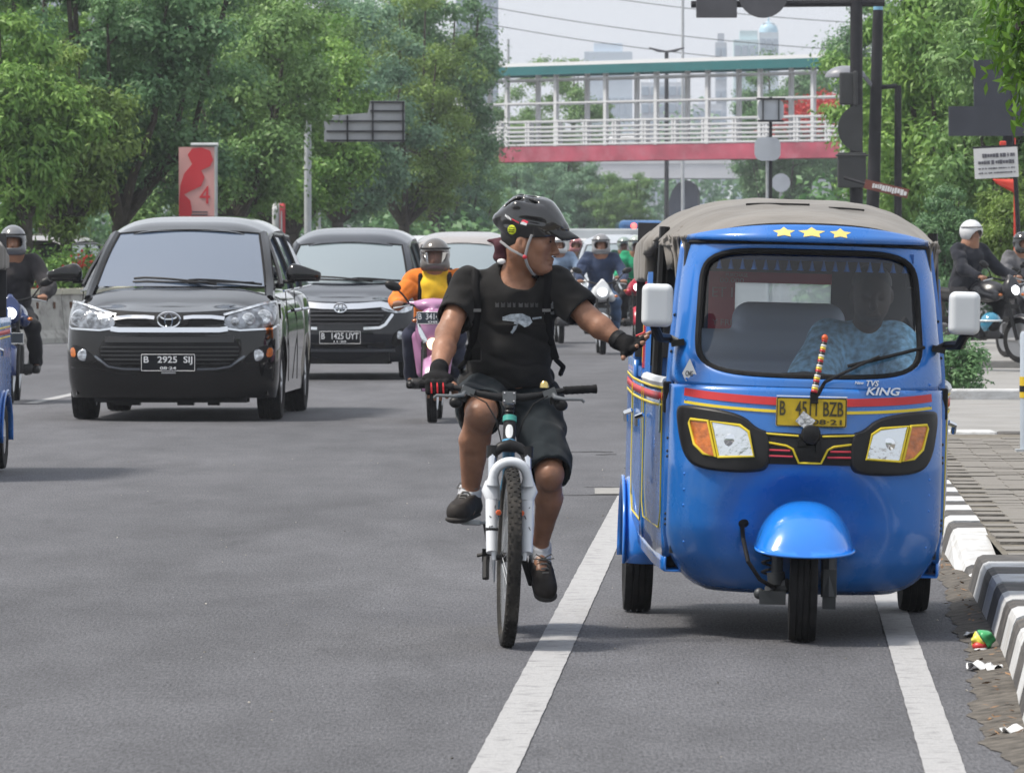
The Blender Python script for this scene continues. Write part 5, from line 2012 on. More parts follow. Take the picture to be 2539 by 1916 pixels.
    b.tube([(-0.26, 0.42, 0.94), (-0.1, 0.38, 0.99), (0.0, 0.36, 1.0), (0.1, 0.38, 0.99), (0.26, 0.42, 0.94)], 0.016, 8)
    b.tube([(0, 0.36, 0.98), (0, 0.15, 0.5)], 0.03, 8)
    b.build('steering_bar', BLACKP, root)
    # blue fringe with tassels along the top of the windscreen
    b = MB()
    b.grid(lambda u, v: (-0.36 + 0.76 * u, 0.3 + 0.006 * math.sin(60 * u), 1.475 - 0.035 * v), 40, 2)
    fr = b.build('fringe', pm('fringe_blue', (0.02, 0.09, 0.32), 0.8), root, solid=0.004)
    for k in range(17):
        q = MB()
        x = -0.345 + k * 0.0445
        q.lathe([(0.002, 0.0), (0.005, -0.014), (0.009, -0.034), (0.013, -0.04), (0.0, -0.041)], 8, (x, 0.3, 1.443), 'z')
        q.build('tassel', pm('tassel_blue', (0.03, 0.16, 0.5), 0.7), fr)
    # --- soft hood
    s_ = SDF((-0.68, 0.2, 1.28), (0.68, 2.62, 1.75), 0.014)
    sl_, Pn = s_.win((-0.68, 0.2, 1.28), (0.68, 2.62, 1.75), 0)
    X, Y, Z = Pn[..., 0], Pn[..., 1], Pn[..., 2]
    wy = np.interp(Y, [0.28, 0.45, 0.9, 1.6, 2.5], [0.455, 0.485, 0.545, 0.575, 0.575])
    zt_ = np.interp(Y, [0.24, 0.32, 0.5, 0.9, 1.6, 2.2, 2.55], [1.532, 1.566, 1.61, 1.662, 1.685, 1.67, 1.6])
    q = np.clip(np.abs(X) / wy, 0, 1.5)
    top = zt_ - 0.155 * q ** 3.6
    # scalloped lower hem, sagging between the hoops
    hem = 1.46 + 0.06 * np.clip(1 - np.abs(Y - 0.95) / 0.42, 0, 1) - 0.025 * np.sin(Y * 9)
    hem = np.where(Y > 1.5, 1.34, hem)
    fold = 0.012 * np.sin(Y * 26 + X * 8) * np.clip((1.62 - Z) / 0.1, 0, 1)
    outer_ = np.maximum(np.maximum(Z - top, np.abs(X) - wy - 0.015 - fold), np.maximum(0.30 + 0.16 * q ** 5 - 0.05 * (1 - q ** 2) - Y, Y - 2.52))
    inner = np.maximum(np.maximum(Z - top + 0.035, np.abs(X) - wy + 0.02 - fold), np.maximum(0.18 - Y, Y - 2.47))
    e = np.maximum(outer_, -inner)
    e = np.maximum(e, np.where(q < 0.86, 1.5 - Z, hem - Z))
    s_.d[sl_] = e * 0.8
    s_.wrinkle(0.006, 9, 4)
    ho = s_.build('hood', CANV, root)
    b = MB()
    b.tube([(x, 0.30 - 0.05 * (1 - (x / 0.46) ** 2) + 0.16 * abs(x / 0.46) ** 5, 1.574 - 0.072 * abs(x / 0.46) ** 2.6) for x in np.linspace(-0.47, 0.47, 31)], 0.012, 8)
    b.build('hood_seam', BLACKR, ho)
    if hero:
        for (x0, x1, y) in ((-0.22, 0.03, 0.86), (0.1, 0.24, 0.78)):
            b = MB()
            b.tube([(x0 + (x1 - x0) * t_, y, ip(y, [0.5, 0.9], [1.61, 1.662]) - 0.155 * (abs(x0 + (x1 - x0) * t_) / 0.57) ** 3.6 + 0.004) for t_ in np.linspace(0, 1, 6)], 0.004, 5)
            b.build('tear', BLACKR, ho)
        for s2 in (-1, 1):          # hanging rags of the torn side curtains
            q = MB()
            rr = random.Random(7 + s2)
            for k in range(5):
                y0 = 0.42 + 0.09 * k
                q.grid(lambda u, v: (s2 * (0.478 + 0.013 * k + 0.012 * math.sin(9 * u + k) - 0.02 * v), y0 + 0.12 * u + 0.02 * math.sin(6 * v), 1.52 - v * (0.07 + 0.05 * ((k * 7) % 3)) + 0.01 * math.sin(13 * u)), 5, 7)
            q.build('torn_curtain', CANV if s2 < 0 else CANV, ho, sm=60, solid=0.006)
    return root

TK = thing('auto_rickshaw', 'blue three-wheeled auto rickshaw with grey hood standing at the kerb', 'auto rickshaw', (1.1088, 24.0, 0.0), (0, 0.026, 0.0156))
build_rickshaw(TK, True)
# front wheel stands on the road although the body leans to the kerb

# second rickshaw, only its rear flank reaches into the frame on the left
TK2 = thing('auto_rickshaw', 'blue auto rickshaw cut off by the left edge, only mudguard and wheel showing', 'auto rickshaw', (-4.03, 40.1, 0), (0, 0, R(-1.2)))
for ch in list(TK.children):
    if ch.name.split('.')[0] in ('number_plate', 'badge', 'cng_diamond', 'banded_stick', 'red_notice', 'notice_sticker', 'wiper'):
        continue
    copy_tree(ch, TK2)

# ---- the driver behind the windscreen
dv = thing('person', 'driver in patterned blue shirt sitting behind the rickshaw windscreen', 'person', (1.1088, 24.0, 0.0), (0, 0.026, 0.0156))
s_ = SDF((-0.16, 0.5, 0.55), (0.46, 1.25, 1.5), 0.008)
s_.ell((0.285, 0.88, 1.315), (0.075, 0.095, 0.11), 0.03)
s_.ell((0.285, 0.84, 1.27), (0.055, 0.07, 0.07), 0.03)
s_.cap((0.285, 0.785, 1.3), (0.285, 0.76, 1.268), 0.01, 0.017, 0.01)
for x in (0.255, 0.315):
    s_.ell((x, 0.785, 1.305), (0.018, 0.016, 0.011), 0.01, 'sub')
s_.cap((0.262, 0.776, 1.232), (0.308, 0.776, 1.232), 0.008, 0.008, 0.006)
s_.cap((0.28, 0.92, 1.24), (0.27, 0.95, 1.15), 0.055, 0.06, 0.03)
for x in (0.21, 0.36):
    s_.ell((x, 0.89, 1.31), (0.012, 0.02, 0.032), 0.01)
s_.ell((0.25, 0.97, 0.95), (0.16, 0.11, 0.24), 0.05)
s_.cap((0.08, 0.95, 1.1), (0.05, 0.72, 0.93), 0.05, 0.042, 0.03)
s_.cap((0.05, 0.72, 0.93), (-0.05, 0.5, 0.95), 0.042, 0.032, 0.02)
s_.cap((0.4, 0.95, 1.1), (0.42, 0.76, 0.92), 0.05, 0.042, 0.03)
s_.build('body', pm('skin_cabin_shade', (0.035, 0.019, 0.014), 0.6), dv)  # skin colour darkened to stand for the shade in the cabin
BATIK = pm('batik', (0.26, 0.5, 0.7), 0.8, noise=(38, 0.55))
s_ = SDF((-0.1, 0.5, 0.6), (0.5, 1.2, 1.3), 0.009)
s_.ell((0.25, 0.97, 0.95), (0.175, 0.125, 0.26), 0.05)
s_.cap((0.12, 0.96, 1.13), (0.4, 0.96, 1.13), 0.07, k=0.05)
s_.cap((0.12, 0.94, 1.12), (0.05, 0.74, 0.96), 0.085, 0.105, 0.04)
s_.cap((0.39, 0.94, 1.12), (0.41, 0.78, 0.95), 0.08, 0.085, 0.04)
s_.half((0.04, 0.70, 0.93), (-0.2, -0.65, -0.5), (-0.1, 0.5, 0.6), (0.16, 0.8, 1.02))
s_.wrinkle(0.008, 12, 2)
s_.build('shirt', BATIK, dv)
q = MB()
q.ell((0.285, 0.9, 1.36), (0.08, 0.1, 0.075), 16, 8, None, 0, 0.55)
q.build('hair', pm('hair_black', (0.012, 0.011, 0.011), 0.55), dv)
s_ = SDF((0.02, 0.4, 0.4), (0.48, 1.2, 0.85), 0.012)
s_.cap((0.18, 1.0, 0.74), (0.12, 0.6, 0.72), 0.09, 0.07, 0.04)
s_.cap((0.34, 1.0, 0.74), (0.38, 0.6, 0.72), 0.09, 0.07, 0.04)
s_.cap((0.12, 0.6, 0.72), (0.12, 0.56, 0.42), 0.07, 0.05, 0.03)
s_.cap((0.38, 0.6, 0.72), (0.38, 0.56, 0.42), 0.07, 0.05, 0.03)
s_.build('trousers', pm('trouser_dark', (0.02, 0.022, 0.03), 0.85), dv)
# ================================================================== bicycle (local frame: front wheel contact at origin, front towards -y)
BFRAME = pm('frame_teal', (0.02, 0.17, 0.3), 0.3, coat=0.5, noise=(3, 0.1))
BORANGE = pm('frame_orange', (0.65, 0.25, 0.03), 0.4)
FORKW = pm('fork_white', (0.68, 0.71, 0.75), 0.3, coat=0.4, noise=(8, 0.05))
GLOVE = pm('glove_black', (0.009, 0.009, 0.01), 0.8, spec=0.15, noise=(40, 0.3), bump=(120, 0.4, 0.004))
BK = thing('bicycle', 'mountain bicycle with white suspension fork ridden in the middle of the lane', 'bicycle', (-0.0363, 23.67, 0), (0, 0.03, R(-0.6)))
def bpart(name, mat, fn, parent=BK, sm=40, **k):
    m_ = MB()
    fn(m_)
    return m_.build(name, mat, parent, sm=sm, **k)
WR = 0.335
def bike_wheel(parent, y, yaw, name):
    o = bpy.data.objects.new(name, None)
    COL.objects.link(o)
    o.parent = parent
    o.location = (0, y, WR)
    o.rotation_euler = (0, 0, yaw)
    t = MB()
    prof = [(WR - 0.05 + 0.025 + 0.0265 * math.cos(a), 0.0265 * math.sin(a)) for a in np.linspace(0, 2 * math.pi, 15)[:-1]]
    t.lathe(prof, 64, (0, 0, 0), 'x', close=True)
    rr = random.Random(1)
    for k in range(90):                     # tread blocks
        a = 2 * math.pi * k / 90
        for x in ((-0.013, 0.013) if k % 2 else (-0.019, 0.0, 0.019)):
            r_ = WR - 0.025 + math.sqrt(max(0.0, 0.0265 ** 2 - x * x))
            m3 = Matrix.Rotation(a, 3, 'X')
            t.box(m3 @ Vector((x, 0, r_)), (0.008, 0.012, 0.006), m3)
    t.build('tyre', pm('bike_tyre', (0.022, 0.021, 0.02), 0.85, spec=0.2, noise=(40, 0.3), dirt=((0.1, 0.09, 0.08), 8, 0.6)), o, sm=40)
    t = MB()
    t.lathe([(WR - 0.047, -0.0135), (WR - 0.068, -0.011), (WR - 0.07, 0), (WR - 0.068, 0.011), (WR - 0.047, 0.0135)], 64, (0, 0, 0), 'x')
    t.build('rim', pm('rim_silver', (0.5, 0.52, 0.54), 0.25, metal=0.8), o, sm=40)
    t = MB()
    for k in range(28):
        a = 2 * math.pi * k / 28
        b_ = a + (0.5 if k % 2 else -0.5)
        s2 = 1 if (k // 2) % 2 else -1
        t.tube([(s2 * 0.027, 0.022 * math.cos(b_), 0.022 * math.sin(b_)), (0, (WR - 0.066) * math.cos(a), (WR - 0.066) * math.sin(a))], 0.0015, 4)
    tag(t.build('spokes', STEEL, o), kind='stuff')
    t = MB()
    t.lathe([(0.0, -0.05), (0.012, -0.05), (0.012, -0.035), (0.026, -0.03), (0.018, -0.02), (0.018, 0.02), (0.026, 0.03), (0.012, 0.035), (0.012, 0.05), (0, 0.05)], 20, (0, 0, 0), 'x')
    t.build('hub', BLACKP, o, sm=40)
    return o
# steering assembly: wheel, fork, bars turned a little
SA = bpy.data.objects.new('steering', None)
COL.objects.link(SA)
SA.parent = BK
SA.location = (0.016, 0.0, 0)
SA.rotation_euler = (0, 0, R(4.2))
bike_wheel(SA, 0.0, 0.0, 'front_wheel')
def F1(m_):
    for s2 in (-1, 1):
        m_.tube([(s2 * 0.066, 0.105, 0.60), (s2 * 0.067, 0.05, 0.47), (s2 * 0.066, 0.0, 0.352)], [0.026, 0.023, 0.021], 12)
        m_.tube([(s2 * 0.058, 0.0, 0.36), (s2 * 0.055, -0.005, 0.325)], [0.012, 0.009], 8)
        m_.tube([(s2 * 0.066, 0.105, 0.61), (s2 * 0.07, 0.095, 0.58), (s2 * 0.062, 0.08, 0.54)], [0.027, 0.036, 0.026], 12)
    arch = [(0.066 * math.cos(a), 0.07 - 0.015 * math.sin(a), 0.592 + 0.098 * math.sin(a) ** 0.6) for a in np.linspace(0.02, math.pi - 0.02, 15)]
    m_.tube(arch, [0.026] + [0.019] * 13 + [0.026], 10)
fo_ = bpart('fork_lowers', FORKW, F1, SA, 60)
for s2 in (-1, 1):
    bpart('stanchion', pm('stanchion', (0.7, 0.72, 0.75), 0.15, metal=0.9), lambda m_: m_.tube([(s2 * 0.066, 0.105, 0.60), (s2 * 0.066, 0.155, 0.72)], 0.0155, 12), SA)
def F2(m_):
    m_.tube([(-0.066, 0.155, 0.70), (-0.066, 0.162, 0.745)], 0.022, 10)
    m_.tube([(0.066, 0.155, 0.70), (0.066, 0.162, 0.745)], 0.022, 10)
    m_.tube([(-0.066, 0.155, 0.715), (-0.035, 0.165, 0.74), (0, 0.165, 0.748), (0.035, 0.165, 0.74), (0.066, 0.155, 0.715)], [0.018, 0.02, 0.026, 0.02, 0.018], 10)
bpart('fork_crown', BLACKP, F2, SA)
for (s2) in (-1, 1):
    o = bpart('reflector', pm('reflector_orange', (0.7, 0.12, 0.03), 0.3), lambda m_: m_.lathe([(0, -0.012), (0.009, -0.011), (0.011, -0.004), (0.011, 0.0)], 14, (s2 * 0.043, 0.03, 0.5), 'y'), SA)
def FT(m_):
    m_.box((-0.066, -0.02, 0.43), (0.047, 0.004, 0.008), (0, R(5), 0))
bpart('brake_hose_clip', BLACKP, lambda m_: m_.lathe([(0.0235, -0.006), (0.0255, 0), (0.0235, 0.006)], 16, (-0.0665, 0.035, 0.437), 'z'), SA)
# black graphic scribbles on the fork legs
rr = random.Random(5)
for s2 in (-1, 1):
    m_ = MB()
    for k in range(4):
        z0 = 0.56 - k * 0.035
        yc = 0.105 - (0.60 - z0) * 0.44 - 0.0245
        m_.tube([(s2 * 0.066 + rr.uniform(-0.012, 0.012), yc - 0.001, z0 - 0.012 * q + rr.uniform(-0.006, 0.006)) for q in range(4)], 0.0016, 4)
    m_.build('fork_graphic', BLACKP, SA)
# handlebar
def FB(m_):
    m_.tube([(-0.33, 0.37, 0.965), (-0.2, 0.34, 0.955), (-0.11, 0.315, 0.935), (-0.05, 0.305, 0.925), (0.05, 0.305, 0.925), (0.11, 0.315, 0.935), (0.2, 0.34, 0.955), (0.33, 0.37, 0.965)], [0.011, 0.011, 0.013, 0.016, 0.016, 0.013, 0.011, 0.011], 10)
bpart('handlebar', BLACKP, FB, SA)
for s2 in (-1, 1):
    gm = MB()
    a, c = Vector((s2 * 0.21, 0.342, 0.956)), Vector((s2 * 0.335, 0.371, 0.965))
    pts = [a.lerp(c, k / 12) for k in range(13)]
    gm.tube(pts, [0.0165 if k % 2 else 0.0150 for k in range(12)] + [0.018], 12)
    gm.build('grip', BLACKR, SA)
    lv = MB()
    lv.tube([(s2 * 0.165, 0.32, 0.945), (s2 * 0.175, 0.295, 0.93), (s2 * 0.215, 0.275, 0.925), (s2 * 0.275, 0.29, 0.925), (s2 * 0.285, 0.292, 0.915)], [0.011, 0.009, 0.007, 0.006, 0.005], 8)
    lv.box((s2 * 0.155, 0.325, 0.945), (0.05, 0.04, 0.03), (0, s2 * R(-20), 0))
    lv.build('brake_lever', pm('lever_grey', (0.2, 0.21, 0.22), 0.3, metal=0.7), SA, sm=30)
    sh = MB()
    sh.box((s2 * 0.185, 0.345, 0.915), (0.05, 0.05, 0.025))
    sh.ell((s2 * 0.2, 0.32, 0.9), (0.026, 0.022, 0.022), 12, 8)
    sh.build('shifter', BLACKP, SA, sm=30)
    cb = MB()
    cb.tube([(s2 * 0.15, 0.31, 0.935), (s2 * 0.09, 0.24, 0.905), (s2 * 0.05, 0.215, 0.84), (s2 * 0.03, 0.21, 0.76), (s2 * 0.05, 0.13, 0.7), (s2 * 0.055, 0.05, 0.6)], 0.0028, 5)
    cb.build('cable', BLACKR, SA)
def FS(m_):
    m_.tube([(0, 0.305, 0.925), (0, 0.33, 0.915), (0, 0.345, 0.9)], [0.022, 0.02, 0.022], 10)
    m_.box((0, 0.292, 0.925), (0.05, 0.02, 0.046))
    for z in (-0.015, 0.015):
        for x in (-0.018, 0.018):
            m_.ell((x, 0.28, 0.925 + z), (0.005, 0.005, 0.005), 8, 6)
bpart('stem', pm('stem_alloy', (0.3, 0.31, 0.33), 0.3, metal=0.8), FS, SA, 30)
bpart('headset_spacers', BLACKP, lambda m_: m_.lathe([(0.017, 0.855), (0.02, 0.86), (0.016, 0.866), (0.02, 0.874), (0.016, 0.88), (0.02, 0.888), (0.016, 0.9)], 16, (0, 0.25, 0), 'z'), SA)
bpart('bell', pm('bell_brass', (0.65, 0.5, 0.2), 0.2, metal=1.0), lambda m_: m_.lathe([(0.018, 0.965), (0.017, 0.98), (0.009, 0.99), (0, 0.991)], 16, (0.135, 0.33, 0), 'z'), SA)
# frame
HT, HB = Vector((0, 0.225, 0.855)), Vector((0, 0.172, 0.735))
BBp, STp = Vector((0, 0.70, 0.315)), Vector((0, 0.90, 0.82))
RA = Vector((0, 1.06, WR))
def FF(m_):
    m_.tube([HT + Vector((0, 0.02, -0.02)), STp + Vector((0, -0.03, -0.07))], [0.02, 0.016], 10)
    m_.tube([HB + Vector((0, 0.015, 0.02)), BBp], [0.024, 0.02], 10)
    m_.tube([BBp, STp], 0.017, 10)
    for s2 in (-1, 1):
        m_.tube([BBp + Vector((s2 * 0.03, 0, 0)), Vector((s2 * 0.055, 0.85, 0.33)), RA + Vector((s2 * 0.065, 0, 0))], 0.011, 8)
        m_.tube([STp + Vector((0, -0.02, -0.09)), RA + Vector((s2 * 0.065, 0, 0))], 0.009, 8)
    m_.tube([BBp + Vector((-0.04, 0, 0)), BBp + Vector((0.04, 0, 0))], 0.023, 10)
bpart('frame', BFRAME, FF)
hd = bpart('head_tube', BLACKP, lambda m_: m_.tube([HB, HB.lerp(HT, 0.12), HT.lerp(HB, 0.12), HT], [0.026, 0.0235, 0.0235, 0.026], 16))
bpart('head_band', pm('band_green', (0.04, 0.3, 0.25), 0.4), lambda m_: m_.tube([HB.lerp(HT, 0.82), HB.lerp(HT, 0.99)], 0.0265, 16), hd)
bpart('head_band', pm('band_blue', (0.08, 0.33, 0.55), 0.4), lambda m_: m_.tube([HB.lerp(HT, 0.02), HB.lerp(HT, 0.24)], 0.0265, 16), hd)
def DEC(m_):                                   # plain white decal
    poly = chaikin([(-0.014, 0.34), (-0.014, 0.76), (0.014, 0.76), (0.014, 0.34)], 2)
    ax = (HT - HB)
    vs = []
    for x, t_ in poly:
        p = HB + ax * t_
        vs.append((x, p.y - 0.025 * math.cos(x / 0.025) - 0.0012, p.z))
    p = HB + ax * 0.6
    vs.append((0, p.y - 0.0262, p.z))
    m_.add(vs, [(i_, (i_ + 1) % len(poly), len(poly)) for i_ in range(len(poly))])
bpart('decal', pm('decal_white', (0.75, 0.77, 0.78), 0.5), DEC, hd, 0)
bike_wheel(BK, 1.06, R(1.0), 'rear_wheel')
def SAD(m_):
    m_.grid(lambda u, v: ((v - 0.5) * (0.04 + 0.11 * u ** 2) * 1.0, 0.8 + 0.27 * u, 0.905 - 0.05 * abs(v - 0.5) ** 2 * 4 + 0.01 * u), 10, 8)
    m_.tube([STp, STp + Vector((0, 0.025, 0.08))], 0.013, 8)
bpart('saddle', BLACKP, SAD, solid=0.03)
def CR(m_):
    for k in range(3):
        m_.lathe([(0.05 + 0.03 * k, 0.042 + 0.004 * k), (0.056 + 0.03 * k, 0.045 + 0.004 * k), (0.05 + 0.03 * k, 0.048 + 0.004 * k)], 28, (-0.1, BBp.y, BBp.z), 'x')
bpart('chainring', STEEL, CR)
cr_up, cr_dn = Vector((-0.085, 0.59, 0.435)), Vector((0.095, 0.80, 0.195))
bpart('crank', BLACKP, lambda m_: m_.tube([BBp + Vector((-0.06, 0, 0)), cr_up], [0.015, 0.011], 8))
bpart('crank', BLACKP, lambda m_: m_.tube([BBp + Vector((0.06, 0, 0)), cr_dn], [0.015, 0.011], 8))
for (c_, s2) in ((cr_up, -1), (cr_dn, 1)):
    def PD(m_):
        m_.box(c_ + Vector((s2 * 0.055, 0, 0)), (0.075, 0.09, 0.02), (R(-14) if s2 > 0 else R(-4), 0, 0))
        m_.tube([c_, c_ + Vector((s2 * 0.04, 0, 0))], 0.007, 6)
    bpart('pedal', pm('pedal_grey', (0.3, 0.32, 0.34), 0.4, metal=0.5), PD, sm=0, bevel=0.004)
bpart('rear_derailleur', BLACKP, lambda m_: [m_.box((-0.085, 1.06, 0.29), (0.03, 0.06, 0.05)), m_.tube([(-0.085, 1.04, 0.28), (-0.083, 1.0, 0.2)], 0.014, 8), m_.tube([(-0.06, 1.07, 0.3), (-0.12, 1.08, 0.285)], 0.008, 6)], sm=30)
bpart('rear_reflector', pm('tail_red', (0.5, 0.02, 0.02), 0.3), lambda m_: m_.box((0, 0.99, 0.84), (0.04, 0.02, 0.03)))

# ================================================================== cyclist
CY = thing('person', 'cyclist in black shirt, shorts and helmet reaching towards the rickshaw', 'person', (-0.0363, 23.67, 0))
HC = np.array((0.102, 0.735, 1.522))
ya = R(12)
fv = np.array((math.cos(ya), -math.sin(ya), -0.06))
fv /= np.linalg.norm(fv)
uv = np.array((0.0, 0.0, 1.0)) - fv * fv[2]
uv /= np.linalg.norm(uv)
sv = np.cross(uv, fv)                       # points away from the camera; -sv faces it
HM = np.stack([fv, sv, uv], 1)
def hp(f, s_, u):
    return HC + fv * f + sv * s_ + uv * u
rsh, rel, rwr = np.array((-0.135, 0.80, 1.345)), np.array((-0.213, 0.66, 1.16)), np.array((-0.242, 0.43, 1.025))
lsh, lel, lwr = np.array((0.205, 0.77, 1.345)), np.array((0.335, 0.70, 1.215)), np.array((0.452, 0.63, 1.131))
rhip, rkn, ran = np.array((-0.075, 0.93, 0.93)), np.array((-0.084, 0.50, 0.852)), np.array((-0.126, 0.66, 0.545))
lhip, lkn, lan = np.array((0.115, 0.93, 0.92)), np.array((0.182, 0.56, 0.625)), np.array((0.143, 0.80, 0.325))
body = SDF((-0.34, 0.22, 0.12), (0.64, 1.12, 1.72), 0.0048)
# head
body.ell(hp(-0.008, 0, 0.03), (0.097, 0.076, 0.1), 0.02, M=HM)
body.ell(hp(0.03, 0, -0.045), (0.062, 0.06, 0.082), 0.03, M=HM)
for s2 in (-1, 1):
    body.cap(hp(-0.02, s2 * 0.052, -0.05), hp(0.055, s2 * 0.018, -0.108), 0.022, 0.018, 0.03)
    body.ell(hp(0.056, s2 * 0.04, -0.022), (0.026, 0.022, 0.022), 0.025, M=HM)
    body.ell(hp(0.097, s2 * 0.011, -0.048), (0.012, 0.01, 0.009), 0.008, M=HM)
    body.ell(hp(-0.012, s2 * 0.078, -0.018), (0.021, 0.011, 0.033), 0.006, M=HM)
    body.ell(hp(-0.008, s2 * 0.09, -0.014), (0.011, 0.007, 0.02), 0.006, 'sub', M=HM)
    body.ell(hp(0.098, s2 * 0.034, -0.002), (0.016, 0.018, 0.012), 0.012, 'sub', M=HM)
    body.ell(hp(0.08, s2 * 0.033, -0.003), (0.012, 0.013, 0.0115), 0.004, M=HM)
body.cap(hp(0.083, -0.036, 0.016), hp(0.083, 0.036, 0.016), 0.012, 0.012, 0.02)
body.ell(hp(0.074, 0, -0.11), (0.02, 0.024, 0.016), 0.025, M=HM)
body.cap(hp(0.09, 0, 0.004), hp(0.113, 0, -0.043), 0.008, 0.0125, 0.014)
body.ell(hp(0.091, 0, -0.070), (0.013, 0.024, 0.008), 0.008, M=HM)
body.ell(hp(0.088, 0, -0.085), (0.012, 0.02, 0.008), 0.008, M=HM)
# neck and trunk
body.cap(hp(-0.025, 0, -0.06), (0.05, 0.80, 1.36), 0.056, 0.066, 0.04)
body.ell((0.035, 0.80, 1.24), (0.155, 0.1, 0.15), 0.05)
body.ell((0.02, 0.86, 1.04), (0.145, 0.11, 0.17), 0.05)
body.ell((0.02, 0.94, 0.93), (0.14, 0.12, 0.1), 0.05)
# arms
body.cap(rsh, rel, 0.05, 0.043, 0.02)
body.cap(rel, rel * 0.62 + rwr * 0.38, 0.043, 0.044, 0.02)
body.cap(rel * 0.62 + rwr * 0.38, rwr, 0.044, 0.028, 0.015)
body.cap(lsh, lel, 0.05, 0.043, 0.02)
body.cap(lel, lel * 0.65 + lwr * 0.35, 0.043, 0.043, 0.02)
body.cap(lel * 0.65 + lwr * 0.35, lwr, 0.043, 0.028, 0.015)
# right hand closed on the grip, left hand open towards the rickshaw
def finger(s_, pts, r0, r1, k=0.006):
    n_ = len(pts) - 1
    for i_ in range(n_):
        a_, b_ = r0 + (r1 - r0) * i_ / n_, r0 + (r1 - r0) * (i_ + 1) / n_
        s_.cap(pts[i_], pts[i_ + 1], a_, b_, k)
RF = []
for k in range(4):
    x = -0.284 + 0.0225 * k
    RF.append([(x, 0.375, 0.992), (x + 0.002, 0.335, 0.978), (x + 0.004, 0.325, 0.945), (x + 0.005, 0.338, 0.917 + (0.008 if k in (0, 3) else 0))])
RTH = [(-0.2, 0.38, 0.985), (-0.185, 0.36, 0.965), (-0.18, 0.352, 0.935)]
LF = [[(0.485, 0.622, 1.125), (0.52, 0.615, 1.142), (0.548, 0.61, 1.155), (0.566, 0.608, 1.167)],
      [(0.488, 0.612, 1.116), (0.522, 0.6, 1.13), (0.543, 0.592, 1.143), (0.556, 0.588, 1.152)],
      [(0.486, 0.6, 1.107), (0.512, 0.585, 1.115), (0.53, 0.573, 1.122), (0.538, 0.566, 1.127)],
      [(0.482, 0.59, 1.098), (0.5, 0.572, 1.104), (0.51, 0.558, 1.11), (0.514, 0.552, 1.115)]]
LTH = [(0.47, 0.6, 1.1), (0.466, 0.585, 1.082), (0.462, 0.575, 1.068)]
def palms(s_, g):
    s_.cap(rwr, (-0.25, 0.385, 0.985), 0.03 + g, 0.034 + g, 0.02, flat=((0, 0, 1), 0.75))
    s_.cap((-0.282, 0.375, 0.99), (-0.212, 0.375, 0.99), 0.021 + g, 0.021 + g, 0.02)
    s_.cap(lwr, (0.478, 0.612, 1.12), 0.029 + g, 0.032 + g, 0.02)
    s_.cap((0.485, 0.618, 1.124), (0.48, 0.594, 1.1), 0.02 + g, 0.02 + g, 0.018)
palms(body, -0.002)
for f in RF + LF:
    finger(body, f, 0.0098, 0.0082)
finger(body, RTH, 0.0125, 0.0105)
finger(body, LTH, 0.0125, 0.0108)
# legs
body.cap(rhip, rkn, 0.085, 0.06, 0.02)
body.ell(rkn + np.array((0, -0.012, -0.01)), (0.05, 0.046, 0.058), 0.02)
body.cap(rkn, rkn * 0.68 + ran * 0.32 + np.array((-0.008, 0.018, 0)), 0.056, 0.0585, 0.015)
body.cap(rkn * 0.68 + ran * 0.32 + np.array((-0.008, 0.018, 0)), ran, 0.0585, 0.032, 0.012)
body.cap(lhip, lkn, 0.085, 0.054, 0.02)
body.ell(lkn + np.array((0, -0.012, -0.015)), (0.042, 0.04, 0.05), 0.02)
body.cap(lkn, lkn * 0.68 + lan * 0.32 + np.array((0.008, 0.018, 0)), 0.05, 0.052, 0.015)
body.cap(lkn * 0.68 + lan * 0.32 + np.array((0.008, 0.018, 0)), lan, 0.052, 0.03, 0.012)
body.cap(ran, (-0.135, 0.60, 0.485), 0.034, 0.03, 0.02)
body.cap(lan, (0.15, 0.72, 0.245), 0.034, 0.03, 0.02)
body.wrinkle(0.0035, 13, 11, (1, 1, 0.6))
body.wrinkle(0.0014, 40, 12)
body.build('body', SKIN, CY)
# eyes, brows, hair
m_ = MB()
for s2 in (-1, 1):
    m_.ell(hp(0.0915, s2 * 0.034, -0.003), (0.004, 0.0055, 0.0045), 10, 8)
m_.build('eyes', pm('eye', (0.02, 0.015, 0.012), 0.15), CY)
m_ = MB()
for s2 in (-1, 1):
    m_.tube([hp(0.098, s2 * 0.014, 0.016), hp(0.094, s2 * 0.034, 0.022), hp(0.08, s2 * 0.05, 0.016)], [0.003, 0.0042, 0.002], 6)
m_.tube([hp(0.1, -0.022, -0.062), hp(0.107, 0, -0.06), hp(0.1, 0.022, -0.062)], [0.0015, 0.003, 0.0015], 6)
m_.build('brows', pm('hair_black', (0.012, 0.011, 0.011), 0.55), CY)
s_ = SDF(HC - 0.16, HC + 0.16, 0.0055)
s_.ell(hp(-0.012, 0, 0.02), (0.1, 0.079, 0.1), 0.01, M=HM)
s_.half(hp(0.03, 0, 0.02), fv * 1.0 - uv * 0.9, HC - 0.16, HC + 0.16)
s_.half(hp(-0.02, 0, -0.048), -uv - fv * 0.1, HC - 0.16, HC + 0.16)
s_.build('hair', pm('hair_black', (0.012, 0.011, 0.011), 0.55, bump=(120, 0.5, 0.004)), CY)
